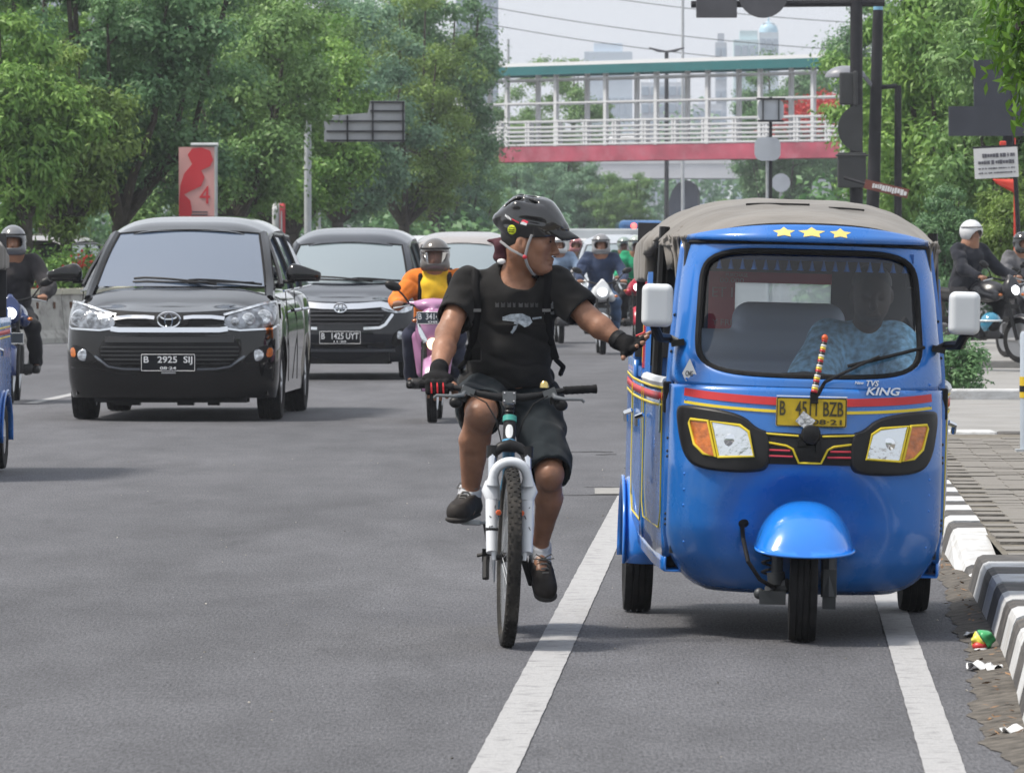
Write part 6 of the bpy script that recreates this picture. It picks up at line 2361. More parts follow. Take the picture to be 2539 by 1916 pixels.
# T-shirt with sleeves, hem and folds
SHIRT = pm('shirt_black', (0.02, 0.0195, 0.0195), 0.95, spec=0.12, noise=(7, 0.3), sheen=0.08, bump=(300, 0.4, 0.003))
s_ = SDF((-0.32, 0.52, 0.86), (0.48, 1.16, 1.48), 0.006)
s_.ell((0.033, 0.795, 1.235), (0.165, 0.115, 0.17), 0.04)
s_.ell((0.02, 0.83, 1.06), (0.163, 0.13, 0.18), 0.05)
s_.cap((-0.13, 0.80, 1.345), (0.2, 0.775, 1.345), 0.062, 0.062, 0.05)
s_.cap((0.0, 0.82, 1.385), (0.09, 0.79, 1.385), 0.055, 0.055, 0.04)
sd_r = (rel - rsh) / np.linalg.norm(rel - rsh)
sd_l = (lel - lsh) / np.linalg.norm(lel - lsh)
s_.cap(rsh, rsh + sd_r * 0.2, 0.068, 0.074, 0.04)
s_.cap(lsh, lsh + sd_l * 0.18, 0.068, 0.072, 0.04)
s_.cap((-0.085, 0.87, 0.95), (0.12, 0.87, 0.95), 0.088, 0.088, 0.06)
s_.wrinkle(0.010, 7, 1, (1.0, 1.0, 1.7))
s_.wrinkle(0.005, 19, 2, (1.0, 1.0, 2.0))
s_.fold((0.45, 0, 1), 10, 0.013, 3, (-0.2, 0.5, 0.9), (0.3, 1.2, 1.2))
s_.fold((1, 0.2, -0.7), 12, 0.010, 5, (-0.3, 0.5, 1.16), (0.5, 1.2, 1.45))
s_.half(rsh + sd_r * 0.165, sd_r + np.array((0, -0.1, 0.25)), (-0.34, 0.5, 1.06), (-0.09, 0.9, 1.3))
s_.half(lsh + sd_l * 0.15, sd_l + np.array((0.1, -0.1, -0.1)), (0.26, 0.5, 1.0), (0.48, 0.9, 1.34))
s_.cap(rsh + sd_r * 0.12, rsh + sd_r * 0.3, 0.058, 0.064, 0.004, 'sub')
s_.cap(lsh + sd_l * 0.11, lsh + sd_l * 0.3, 0.058, 0.062, 0.004, 'sub')
s_.half((0.02, 0.8, 0.958), (0, 0.12, -1), (-0.32, 0.5, 0.8), (0.36, 1.2, 1.02))
s_.cap(hp(-0.01, 0, -0.09), (0.068, 0.755, 1.385), 0.062, 0.078, 0.008, 'sub')
tsh = s_.build('t_shirt', SHIRT, CY)
m_ = MB()
cen, nrm = np.array((0.066, 0.77, 1.385)), None
def proj_on(objmesh, x, z, y0=0.3):
    return objmesh.ray_cast(Vector((x, y0, z)), Vector((0, 1, 0)))
# printed motif on the chest, laid on the cloth
def on_shirt(poly, name, mat):
    b = MB()
    cx_, cz_ = sum(p[0] for p in poly) / len(poly), sum(p[1] for p in poly) / len(poly)
    vs = []
    for x, z in poly + [(cx_, cz_)]:
        ok, loc_, nn, ii = proj_on(tsh, x, z)
        vs.append((x, (loc_.y if ok else 0.7) - 0.004, z))
    b.add(vs, [(i_, (i_ + 1) % len(poly), len(poly)) for i_ in range(len(poly))])
    return b.build(name, mat, tsh, sm=0)
bpy.context.view_layer.update()
PRT = pm('print_pale', (0.3, 0.34, 0.38), 0.8, noise=(60, 0.5))
PRD = pm('print_dim', (0.06, 0.06, 0.062), 0.85, noise=(40, 0.4))
for poly in ([(0.0, 1.225), (0.03, 1.235), (0.075, 1.238), (0.105, 1.225), (0.115, 1.205), (0.1, 1.19), (0.085, 1.185), (0.07, 1.195), (0.05, 1.205), (0.02, 1.21), (0.0, 1.212)],
             [(0.045, 1.205), (0.062, 1.2), (0.052, 1.178), (0.038, 1.16), (0.03, 1.165), (0.04, 1.18)],
             [(0.115, 1.222), (0.15, 1.226), (0.15, 1.219), (0.115, 1.214)]):
    on_shirt(poly, 'printed_motif', PRT)
for (x0, w, h_) in ((-0.028, 0.018, 0.02), (-0.006, 0.02, 0.02), (0.018, 0.018, 0.02), (0.04, 0.012, 0.02), (0.062, 0.02, 0.018), (0.085, 0.018, 0.018), (0.107, 0.016, 0.018), (0.126, 0.014, 0.018)):
    on_shirt([(x0, 1.262), (x0 + w * 0.8, 1.262), (x0 + w * 0.8, 1.262 + h_), (x0 + w * 0.4, 1.262 + h_ * 0.7), (x0, 1.262 + h_)], 'printed_letter', PRD)
for (x0, z0, w, h_) in ((0.158, 1.258, 0.018, 0.028), (0.178, 1.256, 0.018, 0.03), (0.16, 1.236, 0.016, 0.018), (0.18, 1.234, 0.02, 0.014)):
    on_shirt([(x0, z0), (x0 + w, z0), (x0 + w * 0.9, z0 + h_), (x0 + w * 0.5, z0 + h_ * 0.6), (x0, z0 + h_)], 'printed_letter', pm('print_grey2', (0.2, 0.21, 0.22), 0.8, noise=(70, 0.5)))
# shorts
SHORT = pm('shorts_slate', (0.015, 0.02, 0.024), 0.9, spec=0.15, noise=(6, 0.3), sheen=0.08)
s_ = SDF((-0.26, 0.38, 0.5), (0.32, 1.18, 1.06), 0.007)
s_.ell((0.02, 0.95, 0.93), (0.175, 0.14, 0.115), 0.05)
s_.cap(rhip, rkn, 0.105, 0.092, 0.06)
s_.cap(lhip, lkn, 0.108, 0.088, 0.06)
rd_, ld_ = (rkn - rhip) / np.linalg.norm(rkn - rhip), (lkn - lhip) / np.linalg.norm(lkn - lhip)
s_.wrinkle(0.012, 9, 7, (1.6, 1, 1.6))
s_.wrinkle(0.005, 22, 8, (1.8, 1, 1))
s_.fold((0.6, 0.5, 1), 9, 0.015, 9)
s_.half(rkn - rd_ * 0.05, rd_ + np.array((0, 0, 0.35)), (-0.26, 0.36, 0.6), (0.0 + 0.03, 0.7, 1.06))
s_.half(lkn - ld_ * 0.005, ld_ + np.array((0, 0, 0.0)), (0.04, 0.36, 0.45), (0.34, 0.86, 1.0))
s_.cap(rkn - rd_ * 0.1, rkn + rd_ * 0.1, 0.08, 0.08, 0.005, 'sub')
s_.cap(lkn - ld_ * 0.08, lkn + ld_ * 0.1, 0.073, 0.073, 0.005, 'sub')
s_.build('shorts', SHORT, CY)
# socks and shoes
SHOE = pm('shoe_black', (0.026, 0.022, 0.02), 0.65, spec=0.25, noise=(18, 0.3), bump=(50, 0.3, 0.006))
def shoe(an, heel, toe, tag_):
    heel, toe = np.array(heel, float), np.array(toe, float)
    d_ = toe - heel
    L = np.linalg.norm(d_)
    d_ /= L
    up = np.array(an) - (heel + d_ * 0.06)
    up -= d_ * (up @ d_)
    up /= np.linalg.norm(up)
    sd = np.cross(d_, up)
    lo, hi = np.minimum(heel, np.minimum(toe, an)) - 0.08, np.maximum(heel, np.maximum(toe, an)) + 0.08
    s_ = SDF(lo, hi, 0.0045)
    s_.cap(heel + up * 0.045 + d_ * 0.03, heel + up * 0.035 + d_ * (L - 0.045), 0.036, 0.041, 0.02)
    s_.cap(heel + up * 0.045 + d_ * 0.035, np.array(an) * 0.85 + (heel + up * 0.05 + d_ * 0.05) * 0.15, 0.04, 0.04, 0.03)
    s_.cap(heel + up * 0.075 + d_ * 0.07, heel + up * 0.045 + d_ * (L - 0.07), 0.034, 0.036, 0.03)
    s_.half(heel + up * 0.012, -up, lo, hi)
    s_.cap(heel + d_ * 0.1 + up * 0.07, heel + d_ * 0.13 + up * 0.055, 0.034, 0.032, 0.02)
    s_.half(np.array(an) + up * 0.012 - d_ * 0.0, up + d_ * 0.2, lo, hi)
    o = s_.build('shoe', SHOE, CY)
    s_ = SDF(lo, hi, 0.0045)
    s_.cap(heel + up * 0.014 + d_ * 0.03, heel + up * 0.01 + d_ * (L - 0.045), 0.04, 0.046, 0.01, flat=(up, 0.35))
    s_.build('sole', pm('sole', (0.02, 0.018, 0.017), 0.8), o)
    lc = MB()
    for k in range(6):
        c_ = heel + d_ * (0.085 + 0.02 * k) + up * (0.112 - 0.009 * k)
        lc.tube([c_ + sd * 0.026 - up * 0.016, c_ + sd * 0.01 + up * 0.003, c_ - sd * 0.01 + up * 0.003, c_ - sd * 0.026 - up * 0.016], 0.0042, 5)
    c_ = heel + d_ * 0.085 + up * 0.117
    for s2 in (-1, 1):
        lc.tube([c_, c_ + sd * s2 * 0.03 + up * 0.02, c_ + sd * s2 * 0.042, c_ + d_ * 0.01], 0.0028, 5)
    lc.build('lace', pm('lace_grey', (0.13, 0.125, 0.12), 0.85), o)
    sk = MB()
    ax = np.array(an)
    lg = (rkn - ran) if tag_ == 'r' else (lkn - lan)
    lg = lg / np.linalg.norm(lg)
    s_ = SDF(lo, hi, 0.0045)
    s_.cap(ax + lg * 0.03, ax - lg * 0.01, 0.041, 0.041, 0.02)
    s_.cap(ax, heel + d_ * 0.1 + up * 0.055, 0.041, 0.036, 0.02)
    s_.half(ax + lg * 0.032, lg, lo, hi)
    s_.build('sock', pm('sock_white', (0.5, 0.51, 0.54), 0.9, noise=(60, 0.1)), CY)
shoe(ran, (-0.113, 0.715, 0.455), (-0.187, 0.475, 0.442), 'r')
shoe(lan, (0.135, 0.85, 0.232), (0.172, 0.655, 0.125), 'l')
# gloves: half fingers, red flashes
s_ = SDF((-0.34, 0.28, 0.88), (-0.13, 0.5, 1.08), 0.0042)
s2_ = SDF((0.38, 0.5, 1.02), (0.6, 0.7, 1.2), 0.0042)
for t_ in (s_, s2_):
    palms(t_, 0.0045)
s_.cap(rwr + (rel - rwr) * 0.06, rwr, 0.036, 0.035, 0.006)
s2_.cap(lwr + (lel - lwr) * 0.1, lwr, 0.037, 0.035, 0.006)
for f in RF:
    finger(s_, f[:3], 0.0128, 0.0125)
finger(s_, RTH[:2], 0.0155, 0.015)
for f in LF:
    finger(s2_, f[:3] if f is not LF[0] else f[:2], 0.0125, 0.0122)
finger(s2_, LTH[:2], 0.0155, 0.015)
gr_ = s_.build('glove', GLOVE, CY)
gl_ = s2_.build('glove', GLOVE, CY)
m_ = MB()
for k in (1, 2, 3):
    x = (RF[k][1][0] + RF[k - 1][1][0]) / 2
    m_.tube([(x, 0.331, 0.985), (x + 0.002, 0.315, 0.965), (x + 0.003, 0.316, 0.94)], 0.0032, 6)
m_.build('red_flash', pm('glove_red', (0.55, 0.02, 0.03), 0.6), gr_)
m_ = MB()
m_.tube([(0.512, 0.603, 1.153), (0.53, 0.6, 1.16), (0.546, 0.598, 1.168)], 0.0045, 6)
m_.build('red_flash', pm('glove_red', (0.55, 0.02, 0.03), 0.6), gl_)
m_ = MB()
w_ = lwr + (lel - lwr) * 0.04
m_.tube([w_ + (lwr - lel) * 0.02, w_ - (lwr - lel) * 0.1], 0.0385, 16)
m_.build('wrist_strap', BLACKP, gl_)
# helmet: pointed tail, ridged shell with vents, peak
HB_ = pm('helmet_black', (0.008, 0.008, 0.009), 0.12, coat=1.0)
s_ = SDF(HC - np.array((0.23, 0.16, 0.07)), HC + np.array((0.27, 0.16, 0.24)), 0.0042)
s_.ell(hp(0.004, 0, 0.055), (0.118, 0.098, 0.108), 0.02, M=HM)
s_.cap(hp(-0.05, 0, 0.09), hp(-0.125, 0, 0.072), 0.07, 0.022, 0.05)
s_.cap(hp(0.05, 0, 0.08), hp(0.125, 0, 0.045), 0.07, 0.03, 0.05)
s_.ell(hp(0.005, 0, 0.04), (0.11, 0.085, 0.1), 0.006, 'sub', M=HM)
for k in (-2, -1, 0, 1, 2):                 # raised ribs
    s_.cap(hp(-0.12, k * 0.012, 0.078), hp(-0.04, k * 0.034, 0.152 - 0.006 * k * k), 0.012, 0.016, 0.014)
    s_.cap(hp(-0.04, k * 0.034, 0.152 - 0.006 * k * k), hp(0.05, k * 0.032, 0.142 - 0.007 * k * k), 0.016, 0.015, 0.014)
    s_.cap(hp(0.05, k * 0.032, 0.142 - 0.007 * k * k), hp(0.12, k * 0.018, 0.06), 0.015, 0.012, 0.014)
for k in (-1.5, -0.5, 0.5, 1.5):           # vents between the ribs
    s_.cap(hp(-0.085, k * 0.026, 0.135 - 0.006 * k * k), hp(-0.03, k * 0.036, 0.172 - 0.008 * k * k), 0.009, 0.011, 0.006, 'sub')
    s_.cap(hp(0.0, k * 0.038, 0.172 - 0.009 * k * k), hp(0.085, k * 0.03, 0.125 - 0.008 * k * k), 0.011, 0.010, 0.006, 'sub')
for s2 in (-1, 1):
    s_.cap(hp(-0.09, s2 * 0.075, 0.055), hp(-0.055, s2 * 0.095, 0.052), 0.012, 0.013, 0.006, 'sub')
    s_.cap(hp(-0.02, s2 * 0.105, 0.082), hp(0.07, s2 * 0.088, 0.07), 0.011, 0.009, 0.006, 'sub')
s_.half(hp(0, 0, 0.004), -uv + fv * 0.12, HC - 0.3, HC + 0.3)
s_.half(hp(-0.14, 0, 0.03), -uv * 1.0 - fv * 0.55, HC - 0.3, HC + 0.3)
hel = s_.build('helmet', HB_, CY)
m_ = MB()
def VS(u, v):
    a = (u - 0.5) * 2
    f0, f1 = 0.105 - 0.045 * a * a, 0.185 - 0.055 * a * a
    return hp(f0 + (f1 - f0) * v + 0.01 * v, a * (0.078 - 0.028 * v), 0.068 - 0.05 * v - 0.014 * a * a)
m_.grid(VS, 16, 5)
m_.build('peak', pm('peak_black', (0.015, 0.015, 0.016), 0.4), hel, sm=60, solid=0.006)
def on_head(obj, f, u, off=0.003):
    o_ = Vector(hp(f, -0.3, u))
    ok, loc_, nn, ii = obj.ray_cast(o_, Vector(sv))
    return (loc_ - Vector(sv) * off) if ok else Vector(hp(f, -0.1, u))
bpy.context.view_layer.update()
def head_patch(cf, cu, poly, name, mat):
    b = MB()
    pts = [on_head(hel, cf + a, cu + c) for a, c in poly] + [on_head(hel, cf, cu, 0.004)]
    b.add(pts, [(i_, (i_ + 1) % len(poly), len(poly)) for i_ in range(len(poly))])
    return b.build(name, mat, hel, sm=0)
yst = head_patch(-0.052, 0.035, [(0.0185 * math.cos(6.283 * k / 20), 0.0185 * math.sin(6.283 * k / 20)) for k in range(20)], 'round_sticker', pm('sticker_lime', (0.6, 0.68, 0.03), 0.5))
m_ = MB()
for k in range(6):
    for z in (0.0085, 0.0, -0.0085):
        p = on_head(hel, -0.064 + 0.0045 * k, 0.035 + z, 0.0045)
        m_.box(p, (0.003, 0.001, 0.0045 if (k + int(z * 1000)) % 3 else 0.003))
m_.build('sticker_print', BLACKP, yst, sm=0)
head_patch(-0.005, 0.068, [(-0.012, -0.009), (0.012, -0.014), (0.015, -0.006), (-0.009, -0.001)], 'flag_sticker', pm('sticker_white', (0.78, 0.8, 0.82), 0.5))
head_patch(-0.002, 0.076, [(-0.012, -0.009), (0.012, -0.014), (0.015, -0.006), (-0.009, -0.001)], 'flag_sticker', pm('sticker_red', (0.6, 0.03, 0.06), 0.5))
for k in range(5):
    head_patch(-0.083 + 0.0062 * k, 0.088 - 0.0032 * k, [(-0.002, -0.0045), (0.0025, -0.005), (0.0025, 0.004), (-0.001, 0.005)], 'brand_letter', pm('sticker_white', (0.78, 0.8, 0.82), 0.5))
for k in range(6):
    head_patch(-0.05 + 0.005 * k, 0.0745 - 0.0022 * k, [(-0.0018, -0.003), (0.002, -0.0034), (0.002, 0.003), (-0.0018, 0.003)], 'brand_letter', pm('sticker_red', (0.6, 0.03, 0.06), 0.5))
# straps on both sides, meeting under the ear and running to the chin
STR = pm('strap_grey', (0.3, 0.3, 0.31), 0.8)
for s2 in (-1, 1):
    m_ = MB()
    j = hp(0.005, s2 * 0.083, -0.066)
    m_.tube([hp(0.03, s2 * 0.098, 0.02), hp(0.016, s2 * 0.092, -0.02), j], 0.0055, 6, flat=(sv, 0.35))
    m_.tube([hp(-0.1, s2 * 0.06, -0.012), hp(-0.05, s2 * 0.086, -0.042), j], 0.005, 6, flat=(sv, 0.35))
    m_.tube([j, hp(0.016, s2 * 0.074, -0.1), hp(0.03, s2 * 0.045, -0.128), hp(0.035, 0, -0.137)], 0.0055, 6, flat=(sv, 0.4))
    o = m_.build('strap', STR, hel)
    m_ = MB()
    m_.ell(j, (0.009, 0.006, 0.009), 10, 8)
    m_.build('buckle', pm('buckle_red', (0.55, 0.03, 0.05), 0.4), o)
m_ = MB()
m_.ell(hp(0.033, 0, -0.14), (0.016, 0.018, 0.008), 10, 8)
m_.build('chin_buckle', BLACKP, hel)
# neck cloth with a white clip
s_ = SDF(HC - 0.22, HC + 0.1, 0.006)
s_.cap(hp(-0.105, -0.01, -0.025), hp(-0.105, 0.0, -0.075), 0.022, 0.03, 0.03)
s_.cap(hp(-0.1, 0.0, -0.02), hp(-0.165, 0.0, -0.012), 0.02, 0.006, 0.02)
s_.wrinkle(0.008, 25, 5)
s_.build('neck_cloth', pm('cloth_maroon', (0.06, 0.016, 0.025), 0.9), CY)
m_ = MB()
m_.ell(hp(-0.095, -0.04, -0.09), (0.017, 0.008, 0.011), 12, 8)
m_.build('clip', pm('clip_white', (0.8, 0.8, 0.8), 0.4), CY)
# backpack: bag behind, straps over the chest
BP = thing('backpack', 'black backpack worn on the back of the cyclist', 'backpack', (-0.0363, 23.67, 0))
s_ = SDF((-0.22, 0.84, 0.92), (0.3, 1.2, 1.5), 0.009)
s_.ell((0.03, 1.0, 1.2), (0.17, 0.11, 0.24), 0.04)
s_.ell((0.03, 1.06, 1.12), (0.14, 0.09, 0.14), 0.04)
s_.wrinkle(0.008, 12, 3)
PACK = pm('pack_black', (0.009, 0.009, 0.01), 0.75, spec=0.15, noise=(20, 0.3))
s_.build('bag', PACK, BP)
for s2, x0 in ((-1, -0.105), (1, 0.175)):
    m_ = MB()
    pts = []
    for (z, xx) in ((1.395, 0.0), (1.36, 0.0), (1.3, 0.004), (1.24, 0.006), (1.18, 0.0), (1.12, -0.012), (1.06, -0.03)):
        x = x0 - s2 * xx * 1.0
        ok, loc_, nn, ii = proj_on(tsh, x, z)
        pts.append((x, (loc_.y if ok else 0.8) - 0.004, z))
    m_.tube([(pts[0][0], 0.92, 1.395)] + pts, 0.0165, 8, flat=((0, 1, 0), 0.3))
    st = m_.build('shoulder_strap', PACK, BP)
    m_ = MB()
    p = pts[3]
    m_.box((p[0], p[1] - 0.008, p[2] + 0.01), (0.032, 0.008, 0.012))
    m_.build('strap_buckle', pm('buckle_grey', (0.16, 0.16, 0.16), 0.4), st, sm=0)
    m_ = MB()
    m_.tube([(pts[-1][0], pts[-1][1], pts[-1][2]), (pts[-1][0] - 0.0 + s2 * 0.03, 0.82, 1.03), (pts[-1][0] + s2 * 0.02, 0.95, 1.0)], 0.01, 6, flat=((0, 1, 0), 0.4))
    m_.build('webbing', PACK, st)
# ================================================================== cars (local frame: front bumper at y = 0, ground at z = 0, front towards -y)
def paint(name, col, rough=0.16):
    return pm(name, col, rough, coat=1.0, spec=0.08, noise=(1.2, 0.06), dirt=((0.12, 0.115, 0.11), 1.6, 0.10))
def tinted(name, col=(0.02, 0.024, 0.03), ior=1.75):
    return pm(name, col, 0.03, spec=0.9, ior=ior)
BLKCAR = paint('car_black', (0.003, 0.003, 0.0035), 0.1)
NAVYCAR = paint('car_navy', (0.005, 0.007, 0.013), 0.1)
LAMPG = pm('lamp_glass', (0.6, 0.63, 0.67), 0.08, metal=0.6, coat=1.0, bump=(22, 0.7, 0.03), noise=(14, 0.6))
DKGR = pm('grille_black', (0.007, 0.007, 0.008), 0.45, spec=0.25)

def build_car(root, P_, detail=True):
    """P_: proportions and looks of one car"""
    W, H, L = P_['W'], P_['H'], P_['L']
    pt, gl = P_['paint'], P_['glass']
    zh0, zh1 = P_['hood']                   # hood front edge / cowl height
    yc, yt = P_['ws']                       # y of windscreen base and top
    zr = P_['roof_front']
    wb, wt = P_['ws_half']                  # windscreen half width at base / top
    ax1, ax2 = P_['axles']
    rw = P_['wheel']
    belt = P_['belt']
    def Wz(z):
        return W * ip(z, [0.18, 0.35, 0.6, 0.9, 1.1], [0.955, 0.985, 1.0, 0.985, 0.95])
    def S(x, z):
        y0 = ip(z, [0.18, 0.3, 0.5, 0.7, zh0 - 0.06, zh0, zh0 + 0.06], [0.10, 0.03, 0.0, 0.015, 0.05, 0.1, 0.17])
        q = min(1.0, abs(x) / Wz(z))
        return y0 + 0.42 * (1 - max(0.0, 1 - q ** 2.6) ** (1 / 2.6)) + 0.06 * q * q
    ztop = lambda x: zh0 + P_.get('lamp_rise', 0.06) * (abs(x) / W) ** 2
    # bumper and nose
    b = MB()
    def nose(u, v):
        t_ = math.sin((u * 2 - 1) * math.pi / 2)
        z = 0.2 + v * (ztop(t_ * W) - 0.2)
        w = Wz(z)
        return (t_ * w, S(t_ * w, z), z)
    b.grid(nose, 48, 26)
    b.build('front_bumper', pt, root, sm=60)
    # hull: arched sections from behind the nose to the tail, raised over the wheels
    ys = sorted(set([0.3, 0.4, 0.46] + list(np.linspace(0.5, L - 0.5, 40)) + [ax1 + k * 0.06 for k in range(-7, 8)] + [ax2 + k * 0.06 for k in range(-7, 8)] + [L - 0.4, L - 0.25, L - 0.12, L - 0.04, L]))
    def sec(y):
        arch = 0.0
        for a in (ax1, ax2):
            rr = rw + 0.075
            if abs(y - a) < rr:
                arch = max(arch, rw + math.sqrt(rr * rr - (y - a) ** 2) * 0.98)
        z0 = max(0.22 + (0.05 if y > L - 0.5 else 0), arch)
        w = W * ip(y, [0.25, 0.4, 0.55, 0.9, L - 0.7, L - 0.3, L - 0.1, L], [0.90, 0.955, 0.985, 1.0, 1.0, 0.97, 0.9, 0.8])
        zt_ = ip(y, [0.1, yc - 0.02, yc + 0.3, L], [zh0 - 0.012, zh1 - 0.012, belt, belt + 0.02])
        n_ = ip(y, [0.2, yc, yc + 0.5], [3.6, 4.2, 8.0])
        return z0, w, zt_, n_
    NS = 30
    b = MB()
    vs = []
    for y in ys:
        z0, w, zt_, n_ = sec(y)
        row = []
        for k in range(NS + 1):
            a = math.pi * k / NS
            c_, s_ = math.cos(a), math.sin(a)
            x = w * math.copysign(abs(c_) ** (2 / n_), c_)
            zz = z0 + max(0.02, zt_ - z0) * (abs(s_) ** (2 / n_))
            zz += 0.015 * (1 - (x / w) ** 2) if y < yc else 0
            x *= 1 - 0.035 * max(0, (0.45 - zz)) / 0.25 - 0.03 * max(0, zz - 0.8)
            row.append((x, y, zz))
        vs += row
    fs = []
    for i_ in range(len(ys) - 1):
        for k in range(NS):
            fs.append((i_ * (NS + 1) + k, i_ * (NS + 1) + k + 1, (i_ + 1) * (NS + 1) + k + 1, (i_ + 1) * (NS + 1) + k))
    b.add(vs, fs)
    b.build('body', pt, root, sm=50)
    # bonnet from the nose edge up to the hull
    def hull_z(x, y):
        z0, w, zt_, n_ = sec(y)
        q = min(0.999, abs(x) / (w * 0.985))
        return z0 + (zt_ - z0) * (1 - q ** n_) ** (1 / n_) + 0.015 * (1 - q * q)
    b = MB()
    def bonnet(u, v):
        t_ = math.sin((u * 2 - 1) * math.pi / 2) * 0.985
        xa = t_ * W
        ya, za = S(xa, ztop(xa)), ztop(xa)
        yb = max(0.85, ya + 0.3)
        y = ya + (yb - ya) * v
        zb_ = hull_z(xa, y) + 0.008
        e = min(1.0, v * 1.6)
        e = e * e * (3 - 2 * e)
        zl = za + 0.05 * math.sin(min(1.0, v * 2.2) * math.pi / 2) * (1 - abs(t_) ** 4)
        return (xa, y, max(zl * (1 - e) + zb_ * e, za * (1 - v)))
    b.grid(bonnet, 40, 14)
    b.build('bonnet', pt, root, sm=60)
    b = MB()
    b.box((0, L - 0.03, 0.7), (W * 1.5, 0.06, 0.9))
    b.box((0, L / 2, 0.5), (W * 1.55, L - 1.0, 0.45))
    b.box((0, ax1 - 0.45, 0.24), (W * 1.3, 0.5, 0.12))
    b.build('underbody', DKGR, root, sm=0)
    # windscreen
    zb = zh1 + 0.01
    def WS(u, v, off=0.0):
        t_ = u * 2 - 1
        w = wb + (wt - wb) * v
        bow = 0.16 * (1 - t_ * t_)
        y = yc + 0.16 + (yt - yc) * v - bow * (1 - 0.25 * v)
        z = zb + (zr - zb) * v + 0.035 * math.sin(math.pi * v) + 0.03 * v * (1 - t_ * t_)
        return (t_ * w, y - off, z + off * 0.6)
    b = MB()
    b.grid(WS, 24, 12)
    wso = b.build('windscreen', gl, root, sm=60)
    b = MB()
    b.tube([WS(0, v / 10) for v in range(11)] + [WS(u / 16, 1) for u in range(1, 17)] + [WS(1, v / 10) for v in range(9, -1, -1)], 0.012, 6)
    b.build('windscreen_seal', BLACKR, wso)
    for (u0, u1, v1) in ((0.72, 0.22, 0.1), (0.98, 0.55, 0.07)):
        b = MB()
        pts = [WS(u0 + (u1 - u0) * t_, 0.01 + v1 * math.sin(math.pi * 0.5 * t_) * (1 if t_ < 0.9 else 0.85), 0.02) for t_ in np.linspace(0, 1, 9)]
        b.tube(pts, 0.011, 6)
        pts = [WS(u0 + (u1 - u0) * t_, 0.025 + 0.012 * t_, 0.03) for t_ in np.linspace(0.1, 1.0, 6)]
        b.tube(pts, 0.009, 6)
        b.build('wiper', BLACKP, root)
    # roof
    yr = [yt + 0.02, yt + 0.25, yt + 0.7, (yt + L) / 2, L - 0.5, L - 0.18]
    zrr = [zr + 0.01, zr + (H - zr) * 0.55, H - 0.012, H, H - 0.04, H - 0.12]
    wr = [wt + 0.045, wt + 0.075, wt + 0.09, wt + 0.09, wt + 0.06, wt + 0.0]
    b = MB()
    def RF_(u, v):
        y = yr[0] + (yr[-1] - yr[0]) * v
        t_ = u * 2 - 1
        w = ip(y, yr, wr)
        z = ip(y, yr, zrr)
        x = w * math.sin(t_ * math.pi / 2)
        q = abs(x) / w
        front = 0.09 * q * q * max(0, 1 - v * 4)
        return (x, y + front, z - 0.13 * q ** 4.2 + 0.02)
    b.grid(RF_, 28, 24)
    rf = b.build('roof', pt, root, sm=60)
    if P_.get('rails'):
        for s2 in (-1, 1):
            b = MB()
            b.tube([(s2 * (wt - 0.02), y, ip(y, yr, zrr) + 0.012) for y in np.linspace(yr[1], yr[4], 7)], 0.012, 6)
            b.build('roof_rib', pt, rf)
    # pillars and side glass
    for s2 in (-1, 1):
        b = MB()
        pts = [(s2 * (abs(WS(0, v / 8)[0]) + 0.035), WS(0, v / 8)[1] + 0.03 - (0.12 if v < 0 else 0), WS(0, max(0, v) / 8)[2] - 0.01 - (0.1 if v < 0 else 0)) for v in range(-1, 9)]
        b.tube(pts, [0.04, 0.048] + [0.042] * 8, 8)
        b.build('pillar', pt, root)
        belt_y = lambda y: belt + 0.02 * (y - yc) / 2
        def SG(u, v):
            y0_ = yc + 0.28
            y = y0_ + (L - 0.35 - y0_) * u
            zt_ = ip(y, [yc + 0.28, yt + 0.1, yt + 0.5, L - 0.5, L - 0.3], [belt + 0.05, zr - 0.03, ip(yt + 0.5, yr, zrr) - 0.11, ip(L - 0.5, yr, zrr) - 0.13, H - 0.3])
            wtop = ip(y, [yc, yt] + yr[1:], [wb + 0.05, wt + 0.05] + [k_ - 0.005 for k_ in wr[1:]])
            wbt = W * 0.955
            z = belt_y(y) + (zt_ - belt_y(y)) * v
            x = wbt + (wtop - wbt) * (v ** 1.25) * (zt_ - belt) / max(0.2, zr - belt)
            return (s2 * x, y, z)
        b = MB()
        b.grid(SG, 30, 8)
        sg = b.build('side_window', gl, root, sm=60)
        for u0 in (0.30, 0.62):
            b = MB()
            b.tube([tuple(Vector(SG(u0, v / 6)) + Vector((s2 * 0.004, 0, 0))) for v in range(7)], 0.026, 6)
            b.build('door_pillar', DKGR, sg)
        b = MB()
        b.tube([tuple(Vector(SG(u / 16, 1)) + Vector((s2 * 0.005, 0, 0.0))) for u in range(17)], 0.022, 6)
        b.build('rain_guard', pm('rain_guard', (0.03, 0.03, 0.032), 0.25), sg)
        b = MB()
        b.tube([tuple(Vector(SG(u / 16, 0)) + Vector((s2 * 0.01, 0, 0.0))) for u in range(17)], 0.010, 6)
        b.build('belt_trim', CHROME, sg)
        # door shut lines, handles, sill
        for y in (ax1 + 0.52, ax1 + 1.5):
            b = MB()
            b.tube([(s2 * (W * 0.995 + 0.001), y, 0.32), (s2 * (W + 0.0005), y, 0.6), (s2 * W * 0.99, y + 0.02, 0.85), (s2 * W * 0.965, y + 0.02, belt)], 0.004, 4)
            b.build('shut_line', DKGR, root)
        for y in (ax1 + 1.3, ax1 + 2.2):
            b = MB()
            b.tube([(s2 * (W * 0.985), y, 0.93), (s2 * (W + 0.03), y + 0.04, 0.935), (s2 * (W + 0.03), y + 0.16, 0.935), (s2 * W * 0.985, y + 0.2, 0.93)], 0.014, 6)
            b.build('door_handle', CHROME, root)
        # wing mirror
        c_ = Vector((s2 * (W + 0.13), yc + 0.42, zh1 + 0.11))
